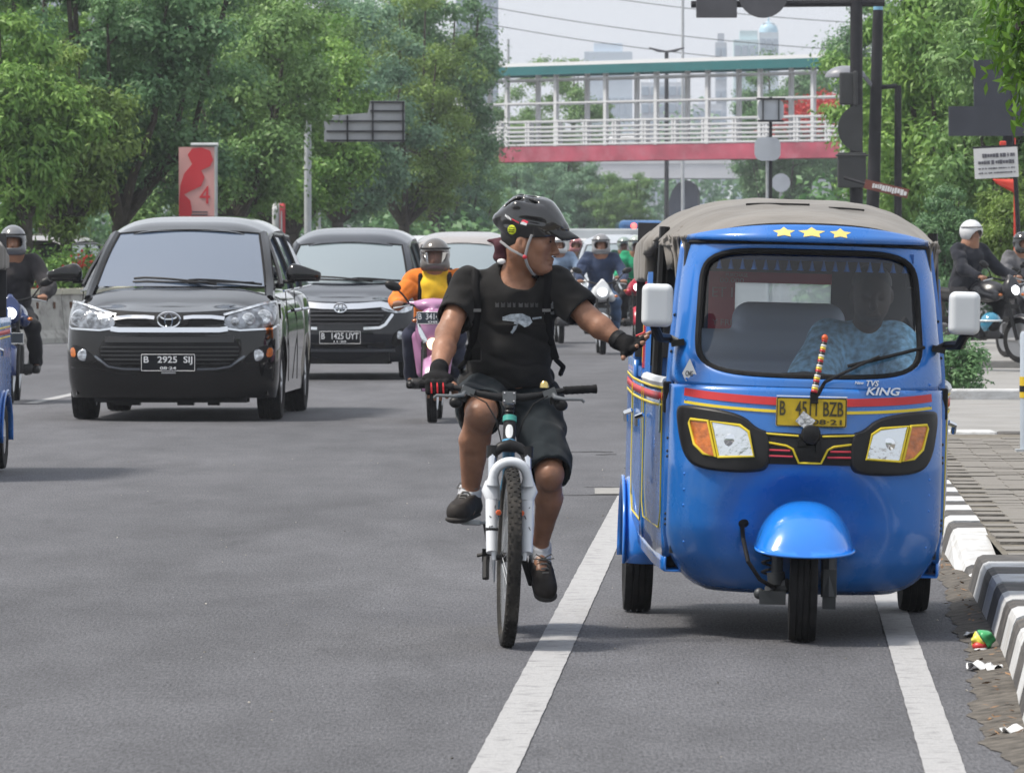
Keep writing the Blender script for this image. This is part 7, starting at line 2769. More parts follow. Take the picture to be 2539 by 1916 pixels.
        s_ = SDF(c_ - Vector((0.2, 0.14, 0.13)), c_ + Vector((0.2, 0.14, 0.13)), 0.009)
        s_.cap(c_ + Vector((-0.07, 0, 0.0)), c_ + Vector((0.07, 0, -0.005 * s2)), 0.085, 0.085, 0.02, flat=((0, 1, 0), 0.75))
        s_.cap(c_ + Vector((-0.08 if s2 > 0 else 0.08, 0, 0.04)), c_ + Vector((-0.08 if s2 > 0 else 0.08, 0, -0.04)), 0.05, 0.05, 0.03)
        s_.half(c_ + Vector((0, 0, 0.075)), (s2 * 0.35, 0, 1), c_ - Vector((0.2, 0.14, 0.13)), c_ + Vector((0.2, 0.14, 0.13)))
        s_.half(c_ + Vector((0, 0, -0.06)), (0, 0, -1), c_ - Vector((0.2, 0.14, 0.13)), c_ + Vector((0.2, 0.14, 0.13)))
        mo = s_.build('wing_mirror', P_.get('mirror', pt), root)
        b = MB()
        b.tube([(s2 * (W * 0.94), yc + 0.44, zh1 + 0.05), (s2 * (W + 0.06), yc + 0.42, zh1 + 0.05)], 0.03, 8, flat=((0, 0, 1), 0.6))
        b.build('mirror_foot', DKGR, mo)
        b = MB()
        b.tube([c_ + Vector((-0.11, -0.055, -0.035)), c_ + Vector((0.11, -0.055, -0.038))], 0.007, 5)
        b.build('mirror_split', DKGR, mo)
    for y in (ax1, ax2):
        for s2 in (-1, 1):
            wheel_parts(root, (s2 * (W - 0.115), y, rw), rw, 0.21, rw - 0.115, spokes=5)
    # lamps, grille and badges laid on the nose
    sf = lambda x, z: S(x, z) - 0.004
    def onnose(name, poly, mat, proud=0.012, ch=1, parent=root, off=0.0, inset=0.03):
        b = MB()
        b.plate(chaikin(poly, ch) if ch else poly, lambda x, z: S(x, z) - off, proud=proud, back=0.01, inset=inset)
        return b.build(name, mat, parent, sm=45)
    def bar(name, pts, w, mat, proud=0.014, parent=root):
        b = MB()
        dense = []
        for a, c in zip(pts[:-1], pts[1:]):
            k_ = max(2, int(math.dist(a, c) / 0.05))
            dense += [(a[0] + (c[0] - a[0]) * t_ / k_, a[1] + (c[1] - a[1]) * t_ / k_) for t_ in range(k_)]
        dense.append(pts[-1])
        b.strip(dense, w, proud, S)
        return b.build(name, mat, parent, sm=50)
    P_['front'](onnose, bar, S, root)
    return root

def emblem(root, x, z, S, w, h):
    o = bpy.data.objects.new('emblem', None)
    COL.objects.link(o)
    o.parent = root
    o.location = (x, S(x, z) - 0.045, z)
    for (rx_, rz_, cz, r_) in ((w / 2, h / 2, 0, 0.010), (w * 0.17, h * 0.44, 0, 0.008), (w * 0.36, h * 0.2, h * 0.24, 0.008)):
        b = MB()
        b.tube([(rx_ * math.cos(6.283 * k / 40), 0.012 * (rx_ * math.cos(6.283 * k / 40) / (w / 2)) ** 2, cz + rz_ * math.sin(6.283 * k / 40)) for k in range(40)], r_, 6, closed=True)
        b.build('ring', CHROME, o)
    return o

def front_minivan(onnose, bar, S, root):
    for s2 in (-1, 1):
        hl = onnose('headlamp', [(s2 * x, z) for x, z in ((0.455, 0.80), (0.6, 0.785), (0.86, 0.80), (0.895, 0.9), (0.88, 1.005), (0.80, 1.0), (0.62, 0.945), (0.47, 0.9))], pm('lamp_bowl', (0.22, 0.235, 0.26), 0.1, metal=0.7, coat=1.0, noise=(16, 0.75), bump=(20, 0.5, 0.02)), 0.012)
        for (cx_, cz_, r_) in ((0.79, 0.885, 0.07), (0.665, 0.868, 0.06), (0.555, 0.85, 0.04)):
            b = MB()
            b.lathe([(0, -0.012), (r_ * 0.4, -0.018), (r_ * 0.85, -0.012), (r_, 0.02)], 18, (s2 * cx_, S(cx_, cz_) - 0.012, cz_), 'y')
            b.build('reflector', LAMPG, hl)
        bar('lamp_trim', [(s2 * x, z) for x, z in ((0.47, 0.795), (0.6, 0.778), (0.86, 0.79), (0.905, 0.82))], 0.016, CHROME, 0.022, hl)
        bar('lamp_trim', [(s2 * x, z) for x, z in ((0.46, 0.91), (0.62, 0.955), (0.8, 1.01), (0.88, 1.02))], 0.02, LAMPG, 0.02, hl)
        bar('grille_bar', [(s2 * x, z) for x, z in ((0.125, 0.885), (0.2, 0.893), (0.36, 0.893), (0.47, 0.88))], 0.03, CHROME, 0.035)
        bar('chin_trim', [(s2 * x, z) for x, z in ((0.64, 0.56), (0.6, 0.53), (0.52, 0.47), (0.4, 0.45), (0.24, 0.448))], 0.018, pm('trim_grey', (0.2, 0.22, 0.25), 0.25, metal=0.8), 0.02)
        fg = onnose('fog_surround', [(s2 * x, z) for x, z in ((0.6, 0.485), (0.87, 0.52), (0.875, 0.64), (0.80, 0.655), (0.7, 0.6))], DKGR, 0.01, 1)
        b = MB()
        b.lathe([(0, -0.02), (0.03, -0.022), (0.05, -0.014), (0.055, 0.02)], 18, (s2 * 0.745, S(0.745, 0.565) - 0.006, 0.565), 'y')
        b.build('fog_lamp', LAMPG, fg)
        onnose('indicator', [(s2 * x, z) for x, z in ((0.81, 0.545), (0.868, 0.55), (0.87, 0.625), (0.825, 0.63))], AMBER, 0.016, 1, fg)
        bar('bumper_crease', [(s2 * x, z) for x, z in ((0.28, 0.395), (0.55, 0.42), (0.7, 0.44), (0.86, 0.46))], 0.014, BLKCAR, 0.014)
    onnose('grille', [(-0.5, 0.81), (-0.47, 0.91), (-0.3, 0.925), (0.3, 0.925), (0.47, 0.91), (0.5, 0.81)], DKGR, 0.012, 1)
    bar('grille_bar', [(-0.5, 0.792), (-0.43, 0.782), (0.43, 0.782), (0.5, 0.792)], 0.042, CHROME, 0.04)
    onnose('badge_shield', [(-0.2, 0.905), (-0.14, 0.8), (0.14, 0.8), (0.2, 0.905)], DKGR, 0.03, 1)
    emblem(root, 0, 0.865, S, 0.19, 0.128)
    lg_ = onnose('lower_grille', [(-0.64, 0.585), (-0.55, 0.74), (0.55, 0.74), (0.64, 0.585), (0.5, 0.465), (-0.5, 0.465)], DKGR, 0.014, 1)
    for z, w in ((0.7, 0.55), (0.635, 0.585), (0.6, 0.59), (0.565, 0.585), (0.53, 0.555), (0.495, 0.52)):
        bar('grille_slat', [(-w, z), (w, z)], 0.012 if z < 0.69 else 0.05, pm('slat', (0.025, 0.025, 0.027), 0.3), 0.024, lg_)
    number_plate(root, (0, S(0, 0.5) - 0.045, 0.505), 0.46, 0.145, 'B   2925  SIJ', '08·24', PLW, PLB)
    bar('dealer_strip', [(-0.06, 0.418), (0.06, 0.418)], 0.012, PLW, 0.03)
    b = MB()
    b.box((0, 0.35, 0.2), (1.3, 0.3, 0.08))
    for (x, w) in ((-0.38, 0.22), (0.12, 0.14), (0.36, 0.1)):
        b.box((x, 0.3, 0.165), (w, 0.1, 0.06))
    b.build('splash_guard', DKGR, root, sm=0)

def front_compact(onnose, bar, S, root):
    for s2 in (-1, 1):
        hl = onnose('headlamp', [(s2 * x, z) for x, z in ((0.42, 0.80), (0.55, 0.745), (0.77, 0.75), (0.80, 0.85), (0.74, 0.885), (0.5, 0.855))], LAMPG, 0.014)
        b = MB()
        b.lathe([(0, -0.014), (0.03, -0.018), (0.05, -0.01), (0.054, 0.02)], 18, (s2 * 0.62, S(0.62, 0.805) - 0.014, 0.805), 'y')
        b.build('reflector', LENS, hl)
        bar('grille_trim', [(s2 * x, z) for x, z in ((0.58, 0.735), (0.5, 0.62), (0.44, 0.585), (0.26, 0.575))], 0.03, CHROME, 0.028)
        fg = onnose('fog_surround', [(s2 * x, z) for x, z in ((0.56, 0.36), (0.72, 0.4), (0.74, 0.56), (0.66, 0.58), (0.58, 0.5))], DKGR, 0.01)
        b = MB()
        b.lathe([(0, -0.02), (0.028, -0.022), (0.046, -0.014), (0.05, 0.02)], 18, (s2 * 0.655, S(0.655, 0.5) - 0.006, 0.5), 'y')
        b.build('fog_lamp', LAMPG, fg)
        bar('chin_crease', [(s2 * x, z) for x, z in ((0.3, 0.37), (0.5, 0.33), (0.62, 0.35), (0.72, 0.42))], 0.035, NAVYCAR, 0.02)
    bar('chrome_bar', [(-0.62, 0.80), (-0.45, 0.845), (-0.2, 0.825), (0, 0.82), (0.2, 0.825), (0.45, 0.845), (0.62, 0.80)], 0.065, CHROME, 0.03)
    gr = onnose('grille', [(-0.52, 0.79), (-0.55, 0.74), (-0.43, 0.59), (0.43, 0.59), (0.55, 0.74), (0.52, 0.79)], DKGR, 0.012, 0)
    for z in (0.765, 0.72, 0.675, 0.63):
        bar('grille_slat', [(-0.5 + (0.77 - z) * 0.5, z), (0.5 - (0.77 - z) * 0.5, z)], 0.014, pm('slat2', (0.045, 0.045, 0.05), 0.3), 0.026, gr)
    emblem(root, 0, 0.805, S, 0.14, 0.1)
    onnose('air_intake', [(-0.5, 0.35), (-0.5, 0.42), (0.5, 0.42), (0.5, 0.35)], DKGR, 0.012, 0)
    bar('lip', [(-0.6, 0.33), (0.6, 0.33)], 0.03, pm('lip_grey', (0.06, 0.065, 0.075), 0.3), 0.03)
    number_plate(root, (0, S(0, 0.48) - 0.045, 0.475), 0.46, 0.14, 'B   1425 UYT', '11·20', PLW, PLB)

def front_plain(onnose, bar, S, root):
    for s2 in (-1, 1):
        onnose('headlamp', [(s2 * x, z) for x, z in ((0.45, 0.72), (0.7, 0.7), (0.78, 0.8), (0.7, 0.86), (0.45, 0.8))], LAMPG, 0.012)
    onnose('grille', [(-0.4, 0.7), (0.4, 0.7), (0.42, 0.8), (-0.42, 0.8)], DKGR, 0.012, 0)
    number_plate(root, (0, S(0, 0.45) - 0.03, 0.47), 0.45, 0.14, '', '', PLW, PLB)

MINI = dict(W=0.915, H=1.745, L=4.73, paint=BLKCAR, glass=tinted('glass_sky_blue', (0.06, 0.088, 0.14), 2.3), hood=(0.93, 1.135), ws=(0.98, 1.78), roof_front=1.60, ws_half=(0.735, 0.615),  # bluish base colour stands in for sky reflected by the glass
            axles=(0.9, 3.65), wheel=0.325, belt=1.1, front=front_minivan, rails=False, lamp_rise=0.07)
COMP = dict(W=0.83, H=1.69, L=4.14, paint=NAVYCAR, glass=tinted('glass_green', (0.17, 0.215, 0.235), 2.1), hood=(0.87, 1.065), ws=(0.88, 1.55), roof_front=1.5, ws_half=(0.69, 0.58),
            axles=(0.78, 3.43), wheel=0.3, belt=1.02, front=front_compact, rails=False, lamp_rise=0.05)
def place_car(label, px, py_axle, yaw_deg, P_, group='cars queueing towards the camera', name='parked_car'):
    """px: image column of the nose, py_axle: image row of the front tyre contact"""
    d_ax = F_ * 1.5 / (py_axle - CY_)
    d0 = d_ax - P_['axles'][0]
    x0 = (px - CX_) * d0 / F_
    o = thing('car', label, 'car', (x0, d0, 0), (0, 0, R(yaw_deg)), group)
    return build_car(o, P_)
CAR1 = place_car('black minivan with two chrome grille bars, nearest car on the left', 364, 905, -2.4, MINI)
CAR2 = place_car('dark navy compact van with a wide chrome bar, right behind the black minivan', 735, 818, -2.6, COMP)
GREY = dict(COMP, paint=paint('car_bronze', (0.3, 0.28, 0.27), 0.25), glass=tinted('glass_green', (0.10, 0.125, 0.135), 1.75), front=front_plain, mirror=paint('mirror_pale', (0.6, 0.63, 0.66)), W=0.86, rails=False)
CAR3 = place_car('pale bronze car behind the rider in orange and yellow', 985, 752, -2.2, GREY)
WHITE = dict(COMP, paint=paint('car_white', (0.6, 0.61, 0.62), 0.25), front=front_plain, rails=False)
SILV = dict(COMP, paint=paint('car_silver', (0.35, 0.38, 0.42), 0.3), front=front_plain, rails=False)
c4 = copy_tree(CAR3, None, {'car_bronze': WHITE['paint']})
c4.location = (P(905, 0, 128).x, 128, 0)
tag(c4, 'white car roof peeping out behind the dark navy compact van', 'car')
c5 = copy_tree(CAR3, None, {'car_bronze': SILV['paint'], 'mirror_pale': SILV['paint']})
c5.location = (P(1330, 0, 118).x, 118, 0)
tag(c5, 'silver van behind the riders between cyclist and rickshaw', 'car')
c6 = copy_tree(CAR3, None, {'car_bronze': WHITE['paint']})
c6.location = (P(1420, 0, 132).x, 132, 0)
tag(c6, 'white car behind the rider beside the rickshaw hood', 'car')
for i_, (px, d_, mt, lab) in enumerate(((85, 122, WHITE['paint'], 'white car roof above the hedge at the left, the smaller one'), (168, 112, GREY['paint'], 'pale car roof above the hedge beside the minivan mirror'))):
    c_ = copy_tree(CAR3, None, {'car_bronze': mt, 'mirror_pale': mt})
    c_.location = (P(px, 0, d_).x, d_ + 4, 0)
    c_.rotation_euler = (0, 0, R(180 - 12))
    tag(c_, lab, 'car', 'cars on the far carriageway')
c_ = copy_tree(CAR3, None, {'car_bronze': WHITE['paint'], 'mirror_pale': WHITE['paint']})
c_.location = (P(1470, 0, 419).x, 419, 6.9)
c_.rotation_euler = (0, 0, R(75))
c_.scale = (1.25, 1.25, 1.1)
tag(c_, 'white car driving on the flyover behind the footbridge railing', 'car', 'cars on the flyover')

# far bus and tail lamps in the haze
bs = thing('bus', 'blue and red bus far off left of the rickshaw hood', 'bus', (P(1385, 0, 215).x, 215, 0))
m_ = MB()
m_.box((0, 4, 1.3), (1.5, 8, 2.1))
m_.build('body', paint('bus_blue', (0.05, 0.15, 0.36), 0.5), bs, sm=0, bevel=0.15)
m_ = MB()
m_.box((0, -0.02, 1.75), (1.3, 0.05, 0.6))
m_.build('windscreen', tinted('glass_sky_blue'), bs, sm=0)
m_ = MB()
m_.box((0.2, -0.03, 0.9), (1.0, 0.06, 0.5))
m_.build('red_panel', paint('bus_red', (0.45, 0.04, 0.05), 0.4), bs, sm=0, bevel=0.02)
for s2 in (-1, 1):
    m_ = MB()
    m_.ell((s2 * 0.25 + 0.0, -0.1, 2.02 - 0.14 * s2), (0.1, 0.05, 0.1), 12, 8)
    m_.build('lamp', pm('lamp_red', (0.6, 0.03, 0.03), 0.4, emit=((1, 0.12, 0.1), 2.5)), bs)
    wheel_parts(bs, (s2 * 0.65, 1.2, 0.42), 0.42, 0.25, 0.25)
    wheel_parts(bs, (s2 * 0.65, 6.2, 0.42), 0.42, 0.25, 0.25)
bs2 = thing('truck', 'long pale grey box truck roof behind the cyclist peak', 'truck', (P(1300, 0, 190).x, 190, 0))
m_ = MB()
m_.box((0, 4, 1.35), (2.6, 6, 1.3))
m_.build('box', pm('truck_box', (0.42, 0.45, 0.48), 0.5, noise=(1, 0.1)), bs2, sm=0, bevel=0.05)
m_ = MB()
m_.box((0, 0.4, 1.0), (1.9, 1.6, 1.4))
m_.build('cab', WHITE['paint'], bs2, sm=0, bevel=0.15)
m_ = MB()
m_.box((0, -0.41, 1.35), (1.6, 0.04, 0.5))
m_.build('windscreen', tinted('glass_sky_blue'), bs2, sm=0)
for s2 in (-1, 1):
    wheel_parts(bs2, (s2 * 0.85, 0.5, 0.36), 0.36, 0.2, 0.2)
    wheel_parts(bs2, (s2 * 0.85, 5.8, 0.36), 0.36, 0.2, 0.2)
# ================================================================== motorcycles and riders (local frame: front axle over the origin, front towards -y)
def motorcycle(root, body_mat, kind='scooter', lit=True, plate=None, wheel_r=0.27, base_mat=None):
    base_mat = base_mat or BLACKP
    wb = 1.24
    tw = 0.1
    wheel_parts(root, (0, 0, wheel_r), wheel_r, tw * 0.85, wheel_r - 0.075, spokes=3, name='front_wheel', groove=True)
    wheel_parts(root, (0, wb, wheel_r), wheel_r, tw, wheel_r - 0.08, spokes=3, name='rear_wheel')
    m_ = MB()
    for s2 in (-1, 1):
        m_.tube([(s2 * 0.075, 0.0, wheel_r), (s2 * 0.075, 0.12, 0.62)], [0.022, 0.026], 8)
        m_.tube([(s2 * 0.075, 0.12, 0.62), (s2 * 0.075, 0.2, 0.86)], 0.018, 8)
    m_.box((0, 0.15, 0.66), (0.2, 0.06, 0.05))
    m_.build('fork', base_mat, root, sm=40)
    m_ = MB()
    m_.grid(lambda u, v: ((v - 0.5) * 0.15, -(wheel_r + 0.035 - 0.05 * abs(v - 0.5)) * math.sin((u - 0.35) * 2.4), wheel_r + (wheel_r + 0.035 - 0.08 * abs(v - 0.5)) * math.cos((u - 0.35) * 2.4)), 12, 6)
    m_.build('mudguard', body_mat, root, solid=0.008, sm=60)
    # bars, levers, mirrors
    m_ = MB()
    m_.tube([(-0.34, 0.36, 0.98), (-0.2, 0.3, 1.0), (-0.08, 0.24, 0.97), (0.08, 0.24, 0.97), (0.2, 0.3, 1.0), (0.34, 0.36, 0.98)], 0.013, 8)
    m_.build('handlebar', base_mat, root)
    for s2 in (-1, 1):
        m_ = MB()
        m_.tube([(s2 * 0.23, 0.315, 0.995), (s2 * 0.345, 0.362, 0.98)], 0.019, 8)
        m_.build('grip', BLACKR, root)
        m_ = MB()
        m_.tube([(s2 * 0.2, 0.28, 0.99), (s2 * 0.34, 0.29, 0.965)], 0.008, 6)
        m_.build('lever', STEEL, root)
        m_ = MB()
        m_.tube([(s2 * 0.2, 0.3, 1.0), (s2 * 0.26, 0.28, 1.08), (s2 * 0.31, 0.28, 1.13)], 0.008, 6)
        mi = m_.build('mirror_stalk', base_mat, root)
        m_ = MB()
        m_.ell((s2 * 0.345, 0.28, 1.155), (0.075, 0.03, 0.042), 14, 8, Matrix.Rotation(-s2 * 0.35, 3, 'Y'))
        m_.build('mirror', base_mat, mi)
    if kind == 'scooter':
        s_ = SDF((-0.26, -0.1, 0.3), (0.26, 0.52, 1.1), 0.011)
        s_.ell((0, 0.2, 0.78), (0.15, 0.11, 0.2), 0.05)          # front apron
        s_.cap((-0.13, 0.28, 0.72), (-0.1, 0.3, 0.42), 0.055, 0.045, 0.05)
        s_.cap((0.13, 0.28, 0.72), (0.1, 0.3, 0.42), 0.055, 0.045, 0.05)
        s_.ell((0, 0.24, 0.6), (0.13, 0.08, 0.2), 0.05)
        s_.half((0, 0.06, 0.75), (0, -1, 0.25), (-0.3, -0.1, 0.3), (0.3, 0.6, 1.1))
        s_.build('front_apron', body_mat, root)
        s_ = SDF((-0.28, 0.1, 0.9), (0.28, 0.5, 1.12), 0.009)      # handlebar cowl, beaked
        s_.ell((0, 0.27, 0.99), (0.15, 0.1, 0.06), 0.03)
        s_.cap((0, 0.26, 0.98), (0, 0.16, 0.945), 0.05, 0.02, 0.04)
        for s2 in (-1, 1):
            s_.cap((s2 * 0.06, 0.27, 1.0), (s2 * 0.21, 0.31, 1.005), 0.035, 0.018, 0.03)
        s_.build('handlebar_cowl', body_mat, root)
        m_ = MB()
        m_.ell((0.0, 0.085, 0.665), (0.05, 0.03, 0.05), 14, 10)
        m_.build('headlamp', pm('lamp_warm', (0.9, 0.7, 0.4), 0.3, emit=((1.0, 0.82, 0.5), 1.6)) if lit else LENS, root)
        for s2 in (-1, 1):
            m_ = MB()
            m_.tube([(s2 * 0.06, 0.09, 0.68), (s2 * 0.1, 0.1, 0.76), (s2 * 0.13, 0.14, 0.86)], [0.022, 0.02, 0.008], 8, flat=((0, 1, 0), 0.5))
            m_.build('position_lamp', LENS, root)
        m_ = MB()
        m_.box((0, 0.55, 0.33), (0.26, 0.4, 0.05))
        m_.build('floorboard', BLACKP, root, sm=0, bevel=0.015)
        s_ = SDF((-0.24, 0.55, 0.3), (0.24, 1.5, 0.95), 0.013)
        s_.cap((0, 0.78, 0.56), (0, 1.4, 0.72), 0.13, 0.07, 0.06)
        s_.cap((0, 0.85, 0.45), (0, 1.2, 0.5), 0.11, 0.1, 0.06)
        s_.build('rear_body', body_mat, root)
    else:
        s_ = SDF((-0.24, 0.05, 0.6), (0.24, 0.95, 1.02), 0.011)      # tank and shrouds
        s_.ell((0, 0.55, 0.84), (0.14, 0.26, 0.13), 0.04)
        for s2 in (-1, 1):
            s_.cap((s2 * 0.13, 0.3, 0.78), (s2 * 0.1, 0.55, 0.82), 0.06, 0.05, 0.05)
        s_.build('tank', body_mat, root)
        s_ = SDF((-0.2, -0.02, 0.68), (0.2, 0.32, 1.06), 0.009)      # headlamp cowl
        s_.ell((0, 0.17, 0.87), (0.11, 0.1, 0.13), 0.03)
        s_.cap((0, 0.14, 0.93), (0, 0.2, 1.01), 0.06, 0.03, 0.04)
        s_.half((0, 0.1, 0.85), (0, -1, 0.3), (-0.2, -0.05, 0.6), (0.2, 0.32, 1.06))
        s_.build('headlamp_cowl', body_mat, root)
        m_ = MB()
        m_.ell((0, 0.1, 0.85), (0.065, 0.025, 0.06), 14, 10)
        m_.build('headlamp', pm('lamp_white', (0.9, 0.92, 0.95), 0.3, emit=((0.95, 0.97, 1.0), 2.5)) if lit else LENS, root)
        s_ = SDF((-0.2, 0.75, 0.6), (0.2, 1.55, 0.95), 0.013)
        s_.cap((0, 0.8, 0.75), (0, 1.45, 0.84), 0.09, 0.06, 0.05)
        s_.build('rear_body', base_mat, root)
    m_ = MB()
    m_.box((0, 0.62, 0.42), (0.22, 0.34, 0.26))
    m_.tube([(-0.2, 0.55, 0.32), (0.2, 0.55, 0.32)], 0.05, 10)
    m_.box((0, 1.0, 0.38), (0.16, 0.5, 0.14))
    m_.build('engine', pm('engine_grey', (0.05, 0.05, 0.053), 0.5, metal=0.4), root, sm=0, bevel=0.02)
    m_ = MB()
    m_.tube([(0.13, 0.7, 0.28), (0.15, 1.0, 0.28), (0.17, 1.4, 0.4)], [0.025, 0.03, 0.05], 10)
    m_.build('exhaust', base_mat, root)
    m_ = MB()
    m_.grid(lambda u, v: ((v - 0.5) * (0.2 + 0.1 * math.sin(math.pi * u)), 0.72 + 0.68 * u, 0.775 + 0.05 * u * u - 0.12 * (v - 0.5) ** 2 * 2), 10, 6)
    m_.build('seat', BLACKR, root, solid=0.06, sm=60)
    for s2 in (-1, 1):
        m_ = MB()
        m_.tube([(s2 * 0.1, 0.7, 0.31), (s2 * 0.24, 0.68, 0.31)], 0.015, 6)
        m_.build('foot_peg', BLACKR, root)
        m_ = MB()
        m_.ell((s2 * (0.19 if kind != 'scooter' else 0.15), 0.16, 0.8 if kind != 'scooter' else 0.86), (0.028, 0.022, 0.018), 10, 6)
        m_.build('indicator', AMBER, root)
    if plate:
        number_plate(root, plate[2], 0.27, 0.105, plate[0], plate[1], PLW, pm('plate_slate', (0.035, 0.045, 0.06), 0.5))
    return root

def rider(root, mats, pose=None, helmet='full', h=0.013, turn=0.0):
    """a seated rider: one body mesh, clothes as children. mats: jacket, trousers, helmet"""
    q = dict(hip=(0, 0.95, 0.86), ch=(0, 0.86, 1.2), neck=(0, 0.82, 1.38), head=(0, 0.79, 1.5),
             sh=0.19, el=((-0.31, 0.66, 1.1), (0.31, 0.66, 1.1)), ha=((-0.3, 0.36, 1.0), (0.3, 0.36, 1.0)),
             kn=((-0.2, 0.5, 0.72), (0.2, 0.5, 0.72)), an=((-0.2, 0.66, 0.36), (0.2, 0.66, 0.36)))
    if pose:
        q.update(pose)
    A = lambda v: np.array(v, float)
    lo, hi = (-0.6, 0.1, 0.02), (0.6, 1.3, 1.75)
    s_ = SDF(lo, hi, h)
    hd, nk, ch, hip = A(q['head']), A(q['neck']), A(q['ch']), A(q['hip'])
    s_.ell(hd, (0.075, 0.095, 0.11), 0.03)
    s_.ell(hd + A((0, -0.07, -0.05)), (0.05, 0.045, 0.06), 0.03)
    s_.cap(hd + A((0, -0.105, 0.0)), hd + A((0, -0.118, -0.03)), 0.012, 0.015, 0.015)
    s_.cap(hd, nk, 0.055, 0.06, 0.03)
    s_.cap(nk, hip, 0.11, 0.12, 0.05)
    for i_ in (0, 1):
        s2 = -1 if i_ == 0 else 1
        sh = A((s2 * q['sh'] + nk[0], nk[1] + 0.02, nk[2] - 0.06))
        s_.cap(sh, A(q['el'][i_]), 0.045, 0.04, 0.03)
        s_.cap(A(q['el'][i_]), A(q['ha'][i_]), 0.04, 0.028, 0.02)
        hnd = A(q['ha'][i_])
        for k in range(4):
            x = hnd[0] + (-0.035 + 0.023 * k)
            s_.cap((x, hnd[1], hnd[2] + 0.012), (x, hnd[1] - 0.045, hnd[2] + 0.006), 0.013, 0.012, 0.006)
            s_.cap((x, hnd[1] - 0.045, hnd[2] + 0.006), (x, hnd[1] - 0.035, hnd[2] - 0.03), 0.012, 0.011, 0.006)
        s_.cap((hnd[0] - s2 * 0.045, hnd[1], hnd[2]), (hnd[0] - s2 * 0.05, hnd[1] - 0.03, hnd[2] - 0.02), 0.014, 0.012, 0.008)
        s_.ell(hnd, (0.048, 0.04, 0.026), 0.015)
        s_.cap(hip + A((s2 * 0.09, 0, 0)), A(q['kn'][i_]), 0.075, 0.06, 0.03)
        s_.cap(A(q['kn'][i_]), A(q['an'][i_]), 0.055, 0.035, 0.02)
        s_.cap(A(q['an'][i_]), A(q['an'][i_]) + A((0, -0.1, -0.05)), 0.035, 0.03, 0.02)
    s_.build('body', mats.get('skin', SKIN), root)
    # jacket
    s_ = SDF(lo, hi, h)
    s_.ell((ch + A((0, 0, 0.02))), (0.2, 0.135, 0.2), 0.06)
    s_.cap(ch + A((0, 0.0, 0.0)), hip + A((0, -0.01, 0.04)), 0.16, 0.178, 0.06)
    s_.cap(nk + A((-q['sh'] + 0.02, 0.03, -0.06)), nk + A((q['sh'] - 0.02, 0.03, -0.06)), 0.075, 0.075, 0.05)
    s_.cap(nk + A((0, 0.01, -0.02)), nk + A((0, 0, 0.015)), 0.085, 0.08, 0.03)
    for i_ in (0, 1):
        s2 = -1 if i_ == 0 else 1
        sh = A((s2 * q['sh'] + nk[0], nk[1] + 0.02, nk[2] - 0.06))
        s_.cap(sh, A(q['el'][i_]), 0.08, 0.072, 0.04)
        e_, a_ = A(q['el'][i_]), A(q['ha'][i_])
        s_.cap(e_, e_ * 0.2 + a_ * 0.8, 0.062, 0.048, 0.03)
    s_.wrinkle(0.014, 8, 3 + int(nk[2] * 100) % 7)
    s_.wrinkle(0.006, 20, 5)
    s_.fold((0.35, 0.2, 1), 6, 0.017, 4)
    s_.fold((0.8, 0.3, -0.8), 8, 0.011, 6)
    s_.half(hip + A((0, 0, 0.0)), (0, 0, -1), lo, (0.6, 1.3, hip[2] + 0.03))
    ja = s_.build('jacket', mats['jacket'], root)
    # trousers
    s_ = SDF(lo, hi, h)
    s_.ell(hip, (0.17, 0.15, 0.11), 0.05)
    for i_ in (0, 1):
        s2 = -1 if i_ == 0 else 1
        s_.cap(hip + A((s2 * 0.09, 0, 0)), A(q['kn'][i_]), 0.092, 0.078, 0.04)
        s_.cap(A(q['kn'][i_]), A(q['an'][i_]) + A((0, 0, 0.02)), 0.075, 0.058, 0.04)
    s_.wrinkle(0.012, 10, 6)
    s_.fold((0.2, 0.6, 1), 7, 0.022, 8)
    s_.build('trousers', mats['trousers'], root)
    for i_ in (0, 1):
        a_ = A(q['an'][i_])
        s_ = SDF(a_ - 0.2, a_ + 0.15, 0.011)
        s_.cap(a_ + A((0, 0.02, -0.03)), a_ + A((0, -0.13, -0.055)), 0.045, 0.042, 0.03)
        s_.half(a_ + A((0, 0, -0.085)), (0, 0, -1), a_ - 0.2, a_ + 0.15)
        s_.build('shoe', mats.get('shoe', BLACKP), root)
    # helmet: open shell with a face opening, visor
    hc = hd + A((0, 0.0, 0.025))
    s_ = SDF(hc - 0.2, hc + 0.2, 0.009)
    s_.ell(hc, (0.128, 0.15, 0.14), 0.02)
    if helmet == 'full':
        s_.cap(hc + A((-0.07, -0.06, -0.1)), hc + A((0.07, -0.06, -0.1)), 0.06, 0.06, 0.05)
        s_.ell(hc + A((0, -0.02, -0.02)), (0.1, 0.11, 0.115), 0.01, 'sub')
        s_.cap(hc + A((-0.05, -0.15, -0.028)), hc + A((0.05, -0.15, -0.028)), 0.052, 0.052, 0.012, 'sub', flat=((0, 1, 0), 2.0))
        s_.half(hc + A((0, 0, -0.135)), (0, 0.15, -1), hc - 0.2, hc + 0.2)
    else:
        s_.ell(hc + A((0, -0.02, -0.02)), (0.1, 0.115, 0.115), 0.01, 'sub')
        s_.ell(hc + A((0, -0.14, -0.09)), (0.088, 0.12, 0.1), 0.02, 'sub')
        s_.half(hc + A((0, 0, -0.105)), (0, 0.2, -1), hc - 0.2, hc + 0.2)
    he = s_.build('helmet', mats['helmet'], root)
